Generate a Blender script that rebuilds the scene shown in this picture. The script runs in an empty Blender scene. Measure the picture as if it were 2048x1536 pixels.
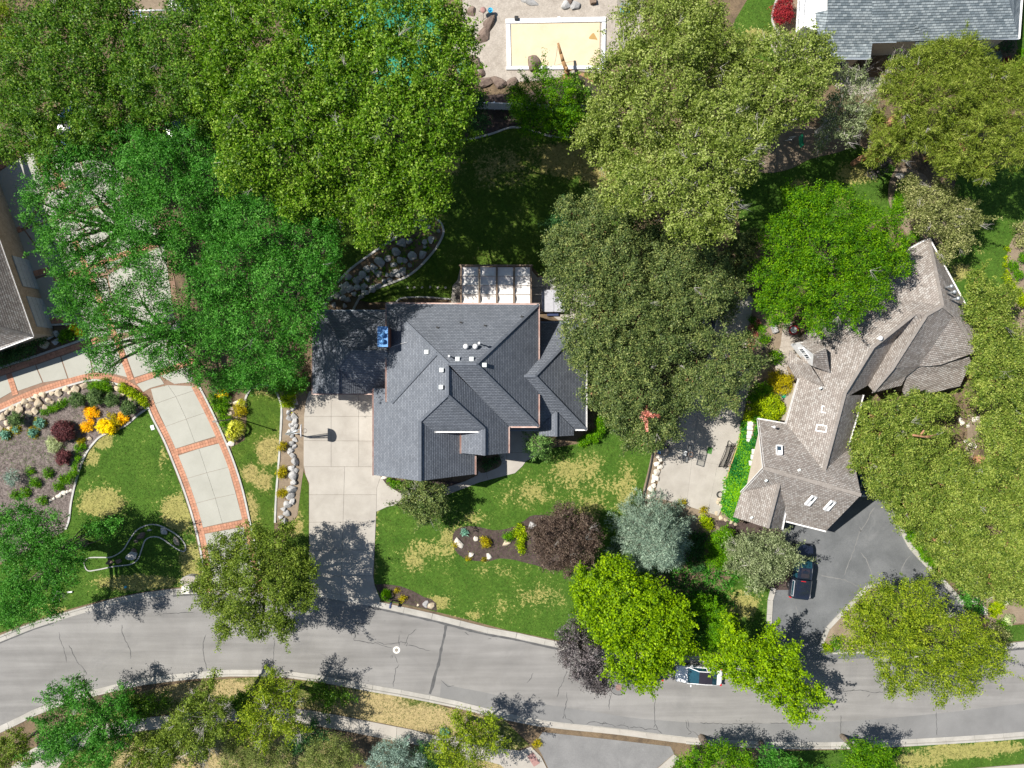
import bpy, bmesh, math, random
import numpy as np
from mathutils import Vector, Matrix, geometry, noise as mnoise

# ---------------------------------------------------------------- camera, sky, sun, exposure
SC = bpy.context.scene
COL = SC.collection
H, F = 75.0, 1420.0                     # drone height in metres, focal length in photo pixels (2048 wide)
cam_d = bpy.data.cameras.new('camera')
cam_d.sensor_width = 36.0
cam_d.lens = 36.0 * F / 2048.0
cam_d.clip_end = 5000.0
cam = bpy.data.objects.new('camera', cam_d)
cam.location = (0, 0, H)
COL.objects.link(cam)
SC.camera = cam

SUN_EL = math.radians(53.0)
SUN_DIR = Vector((0.956 * math.cos(SUN_EL), -0.292 * math.cos(SUN_EL), -math.sin(SUN_EL)))
world = bpy.data.worlds.new('World')
SC.world = world
world.use_nodes = True
wn = world.node_tree
wn.nodes.clear()
sky = wn.nodes.new('ShaderNodeTexSky')
sky.sky_type = 'NISHITA'
sky.sun_disc = False
sky.sun_elevation = SUN_EL
sky.sun_rotation = math.atan2(-0.956, 0.292)
sky.air_density = 1.0
sky.dust_density = 0.6
bg = wn.nodes.new('ShaderNodeBackground')
bg.inputs['Strength'].default_value = 0.066
wo = wn.nodes.new('ShaderNodeOutputWorld')
wn.links.new(sky.outputs[0], bg.inputs[0])
wn.links.new(bg.outputs[0], wo.inputs[0])
sun_d = bpy.data.lights.new('sun', 'SUN')
sun_d.energy = 5.0
sun_d.angle = math.radians(0.5)
sun_d.color = (1.0, 0.955, 0.89)
sun = bpy.data.objects.new('sun', sun_d)
sun.rotation_euler = SUN_DIR.to_track_quat('-Z', 'Y').to_euler()
sun.location = (-40, 12, 60)
COL.objects.link(sun)
vs = SC.view_settings
vs.view_transform = 'Standard'
vs.look = 'None'
vs.exposure = 0.62
vs.gamma = 1.0
vs.use_curve_mapping = False
try:
    SC.cycles.max_bounces = 6
    SC.cycles.transparent_max_bounces = 8
    SC.cycles.use_denoising = True
except Exception:
    pass

random.seed(7)
RNG = np.random.default_rng(11)


# ---------------------------------------------------------------- helpers
def P(px, py, z=0.0):
    """The place at height z that the photo shows at pixel (px, py)."""
    k = (H - z) / F
    return Vector(((px - 1024.0) * k, -(py - 768.0) * k, z))


def M2PX(z=0.0):
    return F / (H - z)


def lin(r, g, b):
    f = lambda v: (v / 255.0 / 12.92) if v <= 10 else (((v / 255.0) + 0.055) / 1.055) ** 2.4
    return (f(r), f(g), f(b))


def props(o, label=None, cat=None, group=None, kind=None):
    if label: o['label'] = label
    if cat: o['category'] = cat
    if group: o['group'] = group
    if kind: o['kind'] = kind
    return o


def link(o, parent=None):
    COL.objects.link(o)
    if parent is not None:
        o.parent = parent
        o.matrix_parent_inverse = parent.matrix_basis.inverted()
    return o


def empty(name, loc=(0, 0, 0)):
    o = bpy.data.objects.new(name, None)
    o.location = loc
    o.empty_display_size = 0.3
    COL.objects.link(o)
    return o


def thing(name, label, cat, loc=(0, 0, 0), group=None):
    return props(empty(name, loc), label, cat, group)


def mesh_obj(name, verts, faces, mat, parent=None, smooth=False, uvs=None):
    me = bpy.data.meshes.new(name)
    me.from_pydata([tuple(v) for v in verts], [], faces)
    if mat is not None:
        for m in (mat if isinstance(mat, (list, tuple)) else [mat]):
            me.materials.append(m)
    if smooth:
        me.polygons.foreach_set('use_smooth', [True] * len(me.polygons))
    if uvs is not None:
        uvl = me.uv_layers.new(name='UVMap')
        uvl.data.foreach_set('uv', [c for uv in uvs for c in uv])
    me.update()
    return link(bpy.data.objects.new(name, me), parent)


def bm_obj(name, bm, mat, parent=None, smooth=False):
    me = bpy.data.meshes.new(name)
    bm.to_mesh(me)
    bm.free()
    if mat is not None:
        for m in (mat if isinstance(mat, (list, tuple)) else [mat]):
            me.materials.append(m)
    if smooth:
        me.polygons.foreach_set('use_smooth', [True] * len(me.polygons))
    me.update()
    return link(bpy.data.objects.new(name, me), parent)


def smooth_line(pts, n=4, closed=False):
    out = []
    N = len(pts)
    if N < 3:
        return [tuple(p) for p in pts]
    rng = range(N if closed else N - 1)
    for i in rng:
        if closed:
            p0, p1, p2, p3 = pts[(i - 1) % N], pts[i], pts[(i + 1) % N], pts[(i + 2) % N]
        else:
            p0, p1, p2, p3 = pts[max(i - 1, 0)], pts[i], pts[i + 1], pts[min(i + 2, N - 1)]
        for k in range(n):
            t = k / n
            out.append(tuple(0.5 * ((2 * b) + (-a + c) * t + (2 * a - 5 * b + 4 * c - d) * t * t + (-a + 3 * b - 3 * c + d) * t ** 3)
                             for a, b, c, d in zip(p0, p1, p2, p3)))
    if not closed:
        out.append(tuple(pts[-1]))
    return out


def pip(x, y, poly):
    c = False
    j = len(poly) - 1
    for i in range(len(poly)):
        xi, yi = poly[i][0], poly[i][1]
        xj, yj = poly[j][0], poly[j][1]
        if (yi > y) != (yj > y) and x < (xj - xi) * (y - yi) / (yj - yi + 1e-12) + xi:
            c = not c
        j = i
    return c


def pip_np(x, y, poly):
    c = np.zeros(len(x), bool)
    j = len(poly) - 1
    for i in range(len(poly)):
        xi, yi = poly[i][0], poly[i][1]
        xj, yj = poly[j][0], poly[j][1]
        t = ((yi > y) != (yj > y)) & (x < (xj - xi) * (y - yi) / (yj - yi + 1e-12) + xi)
        c ^= t
        j = i
    return c


def tess(pts3):
    return [tuple(t) for t in geometry.tessellate_polygon([[Vector(p) for p in pts3]])]


def sheet(name, pts_px, z, mat, kind='structure', parent=None):
    v = [P(x, y, z) for x, y in pts_px]
    tris = tess(v)
    fs = []
    for a, b, c in tris:
        n = (v[b] - v[a]).cross(v[c] - v[a])
        fs.append((a, b, c) if n.z > 0 else (a, c, b))
    o = mesh_obj(name, v, fs, mat, parent)
    if kind: o['kind'] = kind
    return o


def slab(name, pts_w, z0, z1, mat, parent=None, inset=0.0):
    """A polygonal slab between z0 and z1 (world xy points)."""
    p = [Vector((q[0], q[1])) for q in pts_w]
    if sum(p[i].x * p[(i + 1) % len(p)].y - p[(i + 1) % len(p)].x * p[i].y for i in range(len(p))) < 0:
        p.reverse()
    if inset:
        p = offset_poly(p, -inset)
    n = len(p)
    v = [(q.x, q.y, z1) for q in p] + [(q.x, q.y, z0) for q in p]
    fs = []
    for a, b, c in tess([(q.x, q.y, 0) for q in p]):
        cr = (p[b] - p[a]).cross(p[c] - p[a])
        fs.append((a, b, c) if cr > 0 else (a, c, b))
    for i in range(n):
        j = (i + 1) % n
        fs.append((i, n + i, n + j, j))
    return mesh_obj(name, v, fs, mat, parent)


def offset_poly(p, d):
    """Offset a counter-clockwise polygon outwards by d (negative: inwards)."""
    n = len(p)
    out = []
    for i in range(n):
        a, b, c = p[i - 1], p[i], p[(i + 1) % n]
        e1 = (b - a).normalized() if (b - a).length > 1e-6 else Vector((1, 0))
        e2 = (c - b).normalized() if (c - b).length > 1e-6 else e1
        n1, n2 = Vector((e1.y, -e1.x)), Vector((e2.y, -e2.x))
        m = n1 + n2
        if m.length < 1e-4:
            m = n1
        m.normalize()
        k = d / max(0.35, m.dot(n1))
        out.append(b + m * k)
    return out


def ribbon(name, pts_w, width, z0, z1, mat, parent=None, jitter=0.0, closed=False):
    """A kerb-like strip with real height along world xy points (width is centred)."""
    p = [Vector((q[0], q[1])) for q in pts_w]
    n = len(p)
    v, fs = [], []
    for i in range(n):
        if closed:
            d = (p[(i + 1) % n] - p[i - 1])
        else:
            d = p[min(i + 1, n - 1)] - p[max(i - 1, 0)]
        d = d.normalized() if d.length > 1e-9 else Vector((1, 0))
        nn = Vector((-d.y, d.x))
        w = width * 0.5 * (1 + (random.uniform(-jitter, jitter) if jitter else 0))
        a, b = p[i] + nn * w, p[i] - nn * w
        v += [(a.x, a.y, z0), (a.x, a.y, z1), (b.x, b.y, z1), (b.x, b.y, z0)]
    for i in range(n if closed else n - 1):
        k, m = 4 * i, 4 * ((i + 1) % n)
        fs += [(k, m, m + 1, k + 1), (k + 1, m + 1, m + 2, k + 2), (k + 2, m + 2, m + 3, k + 3)]
    if not closed:
        fs += [(0, 1, 2, 3), (4 * n - 1, 4 * n - 2, 4 * n - 3, 4 * n - 4)]
    return mesh_obj(name, v, fs, mat, parent)


def flat_ribbon(pts_w, width, z, v, fs, taper=False):
    p = [Vector((q[0], q[1])) for q in pts_w]
    n = len(p)
    base = len(v)
    for i in range(n):
        d = p[min(i + 1, n - 1)] - p[max(i - 1, 0)]
        d = d.normalized() if d.length > 1e-9 else Vector((1, 0))
        nn = Vector((-d.y, d.x))
        w = width * 0.5 * random.uniform(0.6, 1.3)
        if taper and i in (0, n - 1):
            w *= 0.3
        a, b = p[i] + nn * w, p[i] - nn * w
        v += [(a.x, a.y, z), (b.x, b.y, z)]
    for i in range(n - 1):
        k = base + 2 * i
        fs.append((k, k + 1, k + 3, k + 2))


def resample(pts, step):
    p = [Vector((q[0], q[1])) for q in pts]
    out = [p[0].copy()]
    acc = 0.0
    for a, b in zip(p[:-1], p[1:]):
        L = (b - a).length
        t = step - acc
        while t <= L:
            out.append(a + (b - a) * (t / L))
            t += step
        acc = (acc + L) % step
    if (out[-1] - p[-1]).length > step * 0.3:
        out.append(p[-1].copy())
    return out


def offset_line(pts, d):
    p = [Vector((q[0], q[1])) for q in pts]
    out = []
    for i in range(len(p)):
        e = p[min(i + 1, len(p) - 1)] - p[max(i - 1, 0)]
        e.normalize()
        out.append(p[i] + Vector((-e.y, e.x)) * d)
    return out


def add_box(bm, c, s, rz=0.0, tilt=None):
    m = Matrix.Translation(c) @ Matrix.Rotation(rz, 4, 'Z')
    if tilt is not None:
        m = m @ tilt
    m = m @ Matrix.Diagonal((s[0], s[1], s[2], 1))
    bmesh.ops.create_cube(bm, size=1.0, matrix=m)


def box(name, c, s, mat, parent=None, rz=0.0, bevel=0.0, tilt=None):
    bm = bmesh.new()
    add_box(bm, Vector(c), s, rz, tilt)
    if bevel:
        bmesh.ops.bevel(bm, geom=bm.edges[:], offset=bevel, segments=2, affect='EDGES')
    return bm_obj(name, bm, mat, parent)


def add_tube(bm, a, b, r1, r2=None, n=8, caps=True):
    a, b = Vector(a), Vector(b)
    r2 = r1 if r2 is None else r2
    d = b - a
    q = d.to_track_quat('Z', 'Y').to_matrix().to_4x4()
    m = Matrix.Translation((a + b) / 2) @ q
    bmesh.ops.create_cone(bm, cap_ends=caps, segments=n, radius1=r1, radius2=max(r2, 1e-4), depth=d.length, matrix=m)


def tube(name, pts, r, mat, parent=None, n=8):
    bm = bmesh.new()
    rr = r if isinstance(r, (list, tuple)) else [r] * len(pts)
    for i in range(len(pts) - 1):
        add_tube(bm, pts[i], pts[i + 1], rr[i], rr[i + 1], n)
    return bm_obj(name, bm, mat, parent, smooth=True)


def lathe(name, prof, loc, mat, parent=None, n=20, smooth=True):
    v, fs = [], []
    for r, z in prof:
        for k in range(n):
            a = 2 * math.pi * k / n
            v.append((loc[0] + r * math.cos(a), loc[1] + r * math.sin(a), loc[2] + z))
    for i in range(len(prof) - 1):
        for k in range(n):
            k2 = (k + 1) % n
            fs.append((i * n + k, i * n + k2, (i + 1) * n + k2, (i + 1) * n + k))
    return mesh_obj(name, v, fs, mat, parent, smooth=smooth)


# ---------------------------------------------------------------- materials
def nodes(name):
    m = bpy.data.materials.new(name)
    m.use_nodes = True
    t = m.node_tree
    t.nodes.clear()
    out = t.nodes.new('ShaderNodeOutputMaterial')
    b = t.nodes.new('ShaderNodeBsdfPrincipled')
    t.links.new(b.outputs[0], out.inputs[0])
    return m, t, b, out


def N(t, typ, **kw):
    n = t.nodes.new(typ)
    for k, v in kw.items():
        if k in n.inputs:
            n.inputs[k].default_value = v
        else:
            setattr(n, k, v)
    return n


def mixc(t, fac, a, b, blend='MIX'):
    n = t.nodes.new('ShaderNodeMix')
    n.data_type = 'RGBA'
    n.blend_type = blend
    for idx, val in ((0, fac), (6, a), (7, b)):
        if isinstance(val, (int, float)):
            n.inputs[idx].default_value = val
        elif isinstance(val, (tuple, list)):
            n.inputs[idx].default_value = (*val[:3], 1)
        else:
            t.links.new(val, n.inputs[idx])
    return n.outputs[2]


def ramp(t, fac, stops):
    r = t.nodes.new('ShaderNodeValToRGB')
    e = r.color_ramp.elements
    while len(e) < len(stops):
        e.new(0.5)
    for i, (p, c) in enumerate(stops):
        e[i].position = p
        e[i].color = (*(c if isinstance(c, (tuple, list)) else (c, c, c))[:3], 1)
    t.links.new(fac, r.inputs[0])
    return r.outputs[0]


def noise_fac(t, vec, scale, detail=5, rough=0.6, dist=0.0):
    n = N(t, 'ShaderNodeTexNoise', Scale=scale, Detail=detail, Roughness=rough, Distortion=dist)
    t.links.new(vec, n.inputs['Vector'])
    return n.outputs[0]


def add_bump(t, b, h, strength, dist=0.02):
    bp = N(t, 'ShaderNodeBump', Strength=strength, Distance=dist)
    t.links.new(h, bp.inputs['Height'])
    t.links.new(bp.outputs[0], b.inputs['Normal'])


def mat_rough(name, c1, c2, scale=1.0, fine=25.0, fine_amt=0.25, rough=0.85, bump=0.3, spec=0.3, metallic=0.0, c3=None, obj_rand=0.0, stain=None, lanes=None):
    """A worn surface: two or three colours in patches, fine speckle and relief."""
    m, t, b, _ = nodes(name)
    tc = N(t, 'ShaderNodeTexCoord')
    vec = tc.outputs['Object']
    f = noise_fac(t, vec, scale, 7, 0.62, 0.3)
    stops = [(0.32, c1), (0.68, c2)] if c3 is None else [(0.3, c1), (0.5, c2), (0.7, c3)]
    col = ramp(t, f, stops)
    g = noise_fac(t, vec, fine, 4, 0.7)
    col = mixc(t, 1.0, col, ramp(t, g, [(0.3, 1 - fine_amt), (0.7, 1 + fine_amt * 0.6)]), 'MULTIPLY')
    if stain is not None:
        s = noise_fac(t, vec, stain[0], 6, 0.7, 0.8)
        col = mixc(t, ramp(t, s, [(stain[1], 0.0), (stain[1] + 0.12, stain[3])]), col, stain[2])
    if lanes:
        mp = N(t, 'ShaderNodeMapping')
        mp.inputs['Scale'].default_value = (lanes[0], lanes[1], 1)
        t.links.new(vec, mp.inputs['Vector'])
        s2 = noise_fac(t, mp.outputs[0], 1.0, 5, 0.6, 0.2)
        col = mixc(t, 1.0, col, ramp(t, s2, [(0.36, 1 - lanes[2]), (0.6, 1.03)]), 'MULTIPLY')
    if obj_rand:
        oi = N(t, 'ShaderNodeObjectInfo')
        col = mixc(t, 1.0, col, ramp(t, oi.outputs['Random'], [(0.0, 1 - obj_rand), (1.0, 1 + obj_rand)]), 'MULTIPLY')
    t.links.new(col, b.inputs['Base Color'])
    b.inputs['Roughness'].default_value = rough
    b.inputs['Specular IOR Level'].default_value = spec
    b.inputs['Metallic'].default_value = metallic
    if bump:
        add_bump(t, b, g, bump, 0.03)
    return m


def mat_plain(name, c, rough=0.5, spec=0.5, metallic=0.0, var=0.12, scale=3.0, coat=0.0, alpha=1.0):
    m, t, b, _ = nodes(name)
    tc = N(t, 'ShaderNodeTexCoord')
    f = noise_fac(t, tc.outputs['Object'], scale, 5, 0.6)
    col = mixc(t, 1.0, c, ramp(t, f, [(0.3, 1 - var), (0.7, 1 + var * 0.5)]), 'MULTIPLY')
    t.links.new(col, b.inputs['Base Color'])
    b.inputs['Roughness'].default_value = rough
    b.inputs['Specular IOR Level'].default_value = spec
    b.inputs['Metallic'].default_value = metallic
    b.inputs['Coat Weight'].default_value = coat
    b.inputs['Alpha'].default_value = alpha
    return m


def mat_shingle(name, cols, w=0.34, h=0.2, bump=0.7, patch=0.2, patch_scale=0.5):
    """Roof shingles in courses: each shingle its own shade, stepped relief along the courses (UV in metres)."""
    m, t, b, _ = nodes(name)
    uv = N(t, 'ShaderNodeUVMap')
    br = N(t, 'ShaderNodeTexBrick', offset=0.5, squash=1.0)
    br.inputs['Scale'].default_value = 1.0
    br.inputs['Brick Width'].default_value = w
    br.inputs['Row Height'].default_value = h
    br.inputs['Mortar Size'].default_value = 0.012
    br.inputs['Mortar Smooth'].default_value = 0.2
    br.inputs['Color1'].default_value = (0, 0, 0, 1)
    br.inputs['Color2'].default_value = (1, 1, 1, 1)
    br.inputs['Mortar'].default_value = (0.1, 0.1, 0.1, 1)
    t.links.new(uv.outputs[0], br.inputs['Vector'])
    col = ramp(t, br.outputs['Color'], [(i / (len(cols) - 1) * 0.9 + 0.05, c) for i, c in enumerate(cols)])
    col = mixc(t, br.outputs['Fac'], col, tuple(0.35 * v for v in cols[0]))
    tc = N(t, 'ShaderNodeTexCoord')
    f = noise_fac(t, tc.outputs['Object'], patch_scale, 6, 0.6, 0.4)
    col = mixc(t, 1.0, col, ramp(t, f, [(0.3, 1 - patch), (0.7, 1 + patch)]), 'MULTIPLY')
    g = noise_fac(t, tc.outputs['Object'], 30.0, 3, 0.7)
    col = mixc(t, 1.0, col, ramp(t, g, [(0.3, 0.8), (0.7, 1.15)]), 'MULTIPLY')
    t.links.new(col, b.inputs['Base Color'])
    b.inputs['Roughness'].default_value = 0.9
    b.inputs['Specular IOR Level'].default_value = 0.25
    # each course rises towards its lower edge: a saw-tooth across the slope
    sep = N(t, 'ShaderNodeSeparateXYZ')
    t.links.new(uv.outputs[0], sep.inputs[0])
    d = N(t, 'ShaderNodeMath', operation='DIVIDE')
    t.links.new(sep.outputs['Y'], d.inputs[0])
    d.inputs[1].default_value = h
    fr = N(t, 'ShaderNodeMath', operation='FRACT')
    t.links.new(d.outputs[0], fr.inputs[0])
    iv = ramp(t, fr.outputs[0], [(0.0, 0.0), (0.22, 1.0), (1.0, 0.72)])
    ad = N(t, 'ShaderNodeMath', operation='MULTIPLY_ADD')
    t.links.new(br.outputs['Color'], ad.inputs[0])
    ad.inputs[1].default_value = 0.25
    t.links.new(iv, ad.inputs[2])
    add_bump(t, b, ad.outputs[0], bump, 0.04)
    return m


def mat_grass(name, green1, green2, straw, dry_amt=0.0):
    m, t, b, _ = nodes(name)
    tc = N(t, 'ShaderNodeTexCoord')
    vec = tc.outputs['Object']
    f = noise_fac(t, vec, 0.45, 7, 0.65, 0.6)
    g = noise_fac(t, vec, 4.5, 6, 0.75, 0.3)
    h = noise_fac(t, vec, 45.0, 3, 0.8)
    col = ramp(t, f, [(0.3, green1), (0.7, green2)])
    at = N(t, 'ShaderNodeAttribute', attribute_name='dry')
    # straw shows where the patch mask, the broad noise and the fine noise add up
    a1 = N(t, 'ShaderNodeMath', operation='MULTIPLY_ADD')
    t.links.new(f, a1.inputs[0]); a1.inputs[1].default_value = 0.55
    t.links.new(at.outputs['Fac'], a1.inputs[2])
    a2 = N(t, 'ShaderNodeMath', operation='MULTIPLY_ADD')
    t.links.new(g, a2.inputs[0]); a2.inputs[1].default_value = 1.0
    t.links.new(a1.outputs[0], a2.inputs[2])
    col = mixc(t, ramp(t, a2.outputs[0], [(0.90 - dry_amt, 0.0), (2.0 - dry_amt, 0.95)]), col, straw)
    col = mixc(t, 1.0, col, ramp(t, g, [(0.28, 0.5), (0.7, 1.4)]), 'MULTIPLY')
    col = mixc(t, 1.0, col, ramp(t, h, [(0.3, 0.5), (0.7, 1.45)]), 'MULTIPLY')
    t.links.new(col, b.inputs['Base Color'])
    b.inputs['Roughness'].default_value = 0.9
    b.inputs['Specular IOR Level'].default_value = 0.15
    add_bump(t, b, h, 0.9, 0.06)
    return m


def mat_leaf(name, dark, mid, light, trans=0.28, rough=0.5, spec=0.2):
    """Foliage: every leaf has its own tint from the attribute stored on its face."""
    m, t, b, out = nodes(name)
    at = N(t, 'ShaderNodeAttribute', attribute_name='tint')
    col = ramp(t, at.outputs['Fac'], [(0.05, dark), (0.5, mid), (0.95, light)])
    oi = N(t, 'ShaderNodeObjectInfo')
    t.links.new(col, b.inputs['Base Color'])
    b.inputs['Roughness'].default_value = rough
    b.inputs['Specular IOR Level'].default_value = spec
    tr = N(t, 'ShaderNodeBsdfTranslucent')
    tcol = mixc(t, 1.0, col, (1.15, 1.25, 0.55), 'MULTIPLY')
    t.links.new(tcol, tr.inputs[0])
    mx = N(t, 'ShaderNodeMixShader')
    mx.inputs[0].default_value = trans
    t.links.new(b.outputs[0], mx.inputs[1])
    t.links.new(tr.outputs[0], mx.inputs[2])
    t.links.new(mx.outputs[0], out.inputs[0])
    return m


MT = {}
MT['asphalt'] = mat_rough('asphalt', (0.21, 0.202, 0.19), (0.262, 0.253, 0.239), 0.25, 18, 0.14, 0.9, 0.25, stain=(0.12, 0.56, (0.185, 0.18, 0.173), 0.6), lanes=(0.05, 0.8, 0.2))
MT['drive_asphalt'] = mat_rough('drive_asphalt', (0.105, 0.11, 0.113), (0.16, 0.165, 0.168), 0.35, 14, 0.2, 0.85, 0.25, stain=(0.3, 0.57, (0.2, 0.2, 0.2), 0.45))
MT['bay_asphalt'] = mat_rough('bay_asphalt', (0.17, 0.168, 0.164), (0.225, 0.222, 0.215), 0.5, 14, 0.18, 0.9, 0.25, stain=(0.8, 0.6, (0.3, 0.3, 0.29), 0.4))
MT['tar'] = mat_rough('tar', (0.075, 0.075, 0.075), (0.11, 0.11, 0.108), 2, 30, 0.2, 0.8, 0.2)
MT['crack'] = mat_rough('crack', (0.055, 0.055, 0.055), (0.09, 0.09, 0.088), 2, 30, 0.2, 0.9, 0.1)
MT['concrete'] = mat_rough('concrete', (0.335, 0.308, 0.268), (0.41, 0.382, 0.335), 0.6, 20, 0.1, 0.9, 0.15, obj_rand=0.05, stain=(1.1, 0.6, (0.27, 0.245, 0.21), 0.4))
MT['concrete_cool'] = mat_rough('concrete_cool', (0.33, 0.325, 0.28), (0.375, 0.37, 0.322), 0.5, 20, 0.06, 0.9, 0.1, obj_rand=0.03, stain=(1.5, 0.66, (0.34, 0.33, 0.3), 0.3))
MT['kerb'] = mat_rough('kerb', (0.31, 0.295, 0.262), (0.42, 0.40, 0.36), 0.7, 20, 0.12, 0.9, 0.15, obj_rand=0.06, stain=(0.7, 0.58, (0.3, 0.28, 0.25), 0.5))
MT['edging'] = mat_rough('edging', (0.36, 0.35, 0.32), (0.50, 0.49, 0.46), 1.2, 20, 0.14, 0.9, 0.2)
MT['brick'] = mat_rough('brick', (0.36, 0.17, 0.105), (0.52, 0.27, 0.17), 1.3, 20, 0.15, 0.9, 0.2, obj_rand=0.16)
MT['mortar'] = mat_rough('mortar', (0.20, 0.12, 0.08), (0.26, 0.17, 0.12), 3, 30, 0.2)
MT['soil'] = mat_rough('soil', (0.075, 0.055, 0.038), (0.16, 0.115, 0.07), 0.8, 16, 0.5, 0.95, 0.6, c3=(0.21, 0.15, 0.09))
MT['tan_soil'] = mat_rough('tan_soil', (0.19, 0.145, 0.10), (0.28, 0.22, 0.155), 1.0, 18, 0.35, 0.95, 0.5)
MT['bark'] = mat_rough('bark_mulch', (0.055, 0.038, 0.034), (0.11, 0.08, 0.07), 2.5, 22, 0.8, 0.95, 1.0)
MT['grey_mulch'] = mat_rough('grey_mulch', (0.09, 0.07, 0.062), (0.24, 0.2, 0.18), 3.5, 12, 0.9, 0.95, 0.9)
MT['paver'] = mat_rough('paver_stone', (0.32, 0.28, 0.235), (0.43, 0.385, 0.33), 1.0, 7, 0.25, 0.9, 0.3)
MT['court_green'] = mat_rough('court_green', (0.02, 0.19, 0.12), (0.03, 0.25, 0.15), 1, 30, 0.1, 0.8, 0.1)
MT['court_teal'] = mat_rough('court_teal', (0.02, 0.36, 0.42), (0.03, 0.43, 0.5), 1, 30, 0.1, 0.8, 0.1)
MT['lawn'] = mat_grass('lawn_grass', (0.055, 0.115, 0.012), (0.095, 0.155, 0.018), (0.36, 0.30, 0.11))
MT['lawn_rich'] = mat_grass('lawn_grass_rich', (0.048, 0.115, 0.012), (0.085, 0.165, 0.02), (0.34, 0.31, 0.10), -0.05)
MT['verge'] = mat_grass('verge_grass', (0.08, 0.12, 0.02), (0.14, 0.16, 0.035), (0.42, 0.33, 0.16), 0.12)
MT['roof_slate'] = mat_shingle('slate_shingle', [(0.135, 0.149, 0.172), (0.155, 0.170, 0.195), (0.18, 0.196, 0.222)], 0.3, 0.2, 1.0, 0.1)
MT['roof_brown'] = mat_shingle('brown_shingle', [(0.235, 0.205, 0.18), (0.285, 0.25, 0.222), (0.32, 0.288, 0.258), (0.37, 0.345, 0.315)], 0.24, 0.2, 0.8, 0.12)
MT['roof_blue'] = mat_shingle('blue_shingle', [(0.15, 0.185, 0.205), (0.23, 0.27, 0.29), (0.34, 0.385, 0.4)], 0.42, 0.24, 0.8, 0.12)
MT['ridge_slate'] = mat_rough('ridge_slate', (0.10, 0.112, 0.13), (0.145, 0.16, 0.185), 3, 20, 0.25)
MT['ridge_brown'] = mat_rough('ridge_brown', (0.22, 0.195, 0.17), (0.3, 0.27, 0.24), 3, 20, 0.25)
MT['gutter_pink'] = mat_rough('gutter_pink', (0.5, 0.30, 0.24), (0.68, 0.56, 0.50), 1.2, 10, 0.2, 0.6, 0.05)
MT['gutter_white'] = mat_plain('gutter_white', (0.78, 0.77, 0.75), 0.5, 0.4)
MT['gutter_blue'] = mat_plain('gutter_bluegrey', (0.36, 0.41, 0.46), 0.5, 0.4)
MT['stucco'] = mat_rough('stucco', (0.42, 0.36, 0.29), (0.5, 0.44, 0.36), 0.7, 30, 0.1)
MT['wall_brick'] = mat_rough('wall_brick', (0.22, 0.09, 0.065), (0.3, 0.14, 0.1), 2, 14, 0.3)
MT['wall_stone'] = mat_rough('wall_stone', (0.3, 0.24, 0.18), (0.42, 0.35, 0.27), 2, 10, 0.3)
MT['white_paint'] = mat_plain('white_paint', (0.80, 0.80, 0.79), 0.55, 0.4, var=0.06)
MT['vinyl'] = mat_plain('white_vinyl', (0.74, 0.76, 0.78), 0.5, 0.4, var=0.05)
MT['glass'] = mat_plain('window_glass', (0.035, 0.06, 0.085), 0.08, 0.8, var=0.2)
MT['dark_metal'] = mat_plain('dark_metal', (0.03, 0.03, 0.032), 0.45, 0.5)
MT['grey_metal'] = mat_plain('galvanised_metal', (0.45, 0.47, 0.48), 0.4, 0.5, 0.6)
MT['vent_white'] = mat_plain('vent_white', (0.70, 0.75, 0.72), 0.5, 0.4)
MT['vent_dark'] = mat_plain('vent_dark', (0.03, 0.03, 0.03), 0.6, 0.3)
MT['blue_metal'] = mat_plain('blue_metal', (0.10, 0.27, 0.55), 0.45, 0.5, 0.1)
MT['wood_brown'] = mat_rough('wood_brown', (0.17, 0.12, 0.085), (0.27, 0.2, 0.145), 3, 16, 0.25)
MT['canvas'] = mat_plain('cream_canvas', (0.78, 0.75, 0.71), 0.9, 0.1, var=0.05)
MT['tub_grey'] = mat_plain('tub_cover_grey', (0.40, 0.40, 0.43), 0.6, 0.4)
MT['tub_blue'] = mat_plain('tub_skirt', (0.03, 0.045, 0.11), 0.5, 0.4)
MT['rock'] = mat_rough('rock_grey', (0.30, 0.295, 0.285), (0.5, 0.49, 0.475), 1.6, 9, 0.3, 0.9, 0.6, obj_rand=0.22)
MT['rock_tan'] = mat_rough('rock_tan', (0.42, 0.33, 0.22), (0.62, 0.53, 0.4), 1.6, 9, 0.3, 0.9, 0.6, obj_rand=0.2)
MT['rock_brown'] = mat_rough('rock_brown', (0.12, 0.085, 0.07), (0.25, 0.19, 0.15), 1.6, 9, 0.3, 0.9, 0.6, obj_rand=0.15)
MT['rock_white'] = mat_rough('rock_white', (0.55, 0.50, 0.42), (0.7, 0.65, 0.57), 1.6, 9, 0.2, 0.9, 0.5, obj_rand=0.12)
MT['trunk'] = mat_rough('trunk_bark', (0.10, 0.08, 0.06), (0.2, 0.165, 0.13), 3, 14, 0.35)
MT['pale_bark'] = mat_rough('pale_bark', (0.36, 0.33, 0.29), (0.52, 0.49, 0.45), 3, 14, 0.25)
MT['red_bark'] = mat_rough('red_bark', (0.3, 0.14, 0.07), (0.42, 0.24, 0.13), 3, 14, 0.25)
MT['log'] = mat_rough('peeled_log', (0.25, 0.135, 0.06), (0.40, 0.245, 0.12), 2, 10, 0.3)
MT['log_end'] = mat_rough('log_end', (0.55, 0.42, 0.26), (0.68, 0.54, 0.36), 3, 20, 0.15)
MT['pool_cover'] = mat_rough('pool_cover', (0.56, 0.46, 0.31), (0.63, 0.53, 0.37), 0.6, 12, 0.06, 0.7, 0.08)
MT['coping'] = mat_plain('white_coping', (0.66, 0.67, 0.69), 0.7, 0.3, var=0.06)
MT['pond'] = mat_plain('pond_water', (0.10, 0.20, 0.11), 0.08, 0.6, var=0.3, scale=1.0)
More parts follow.
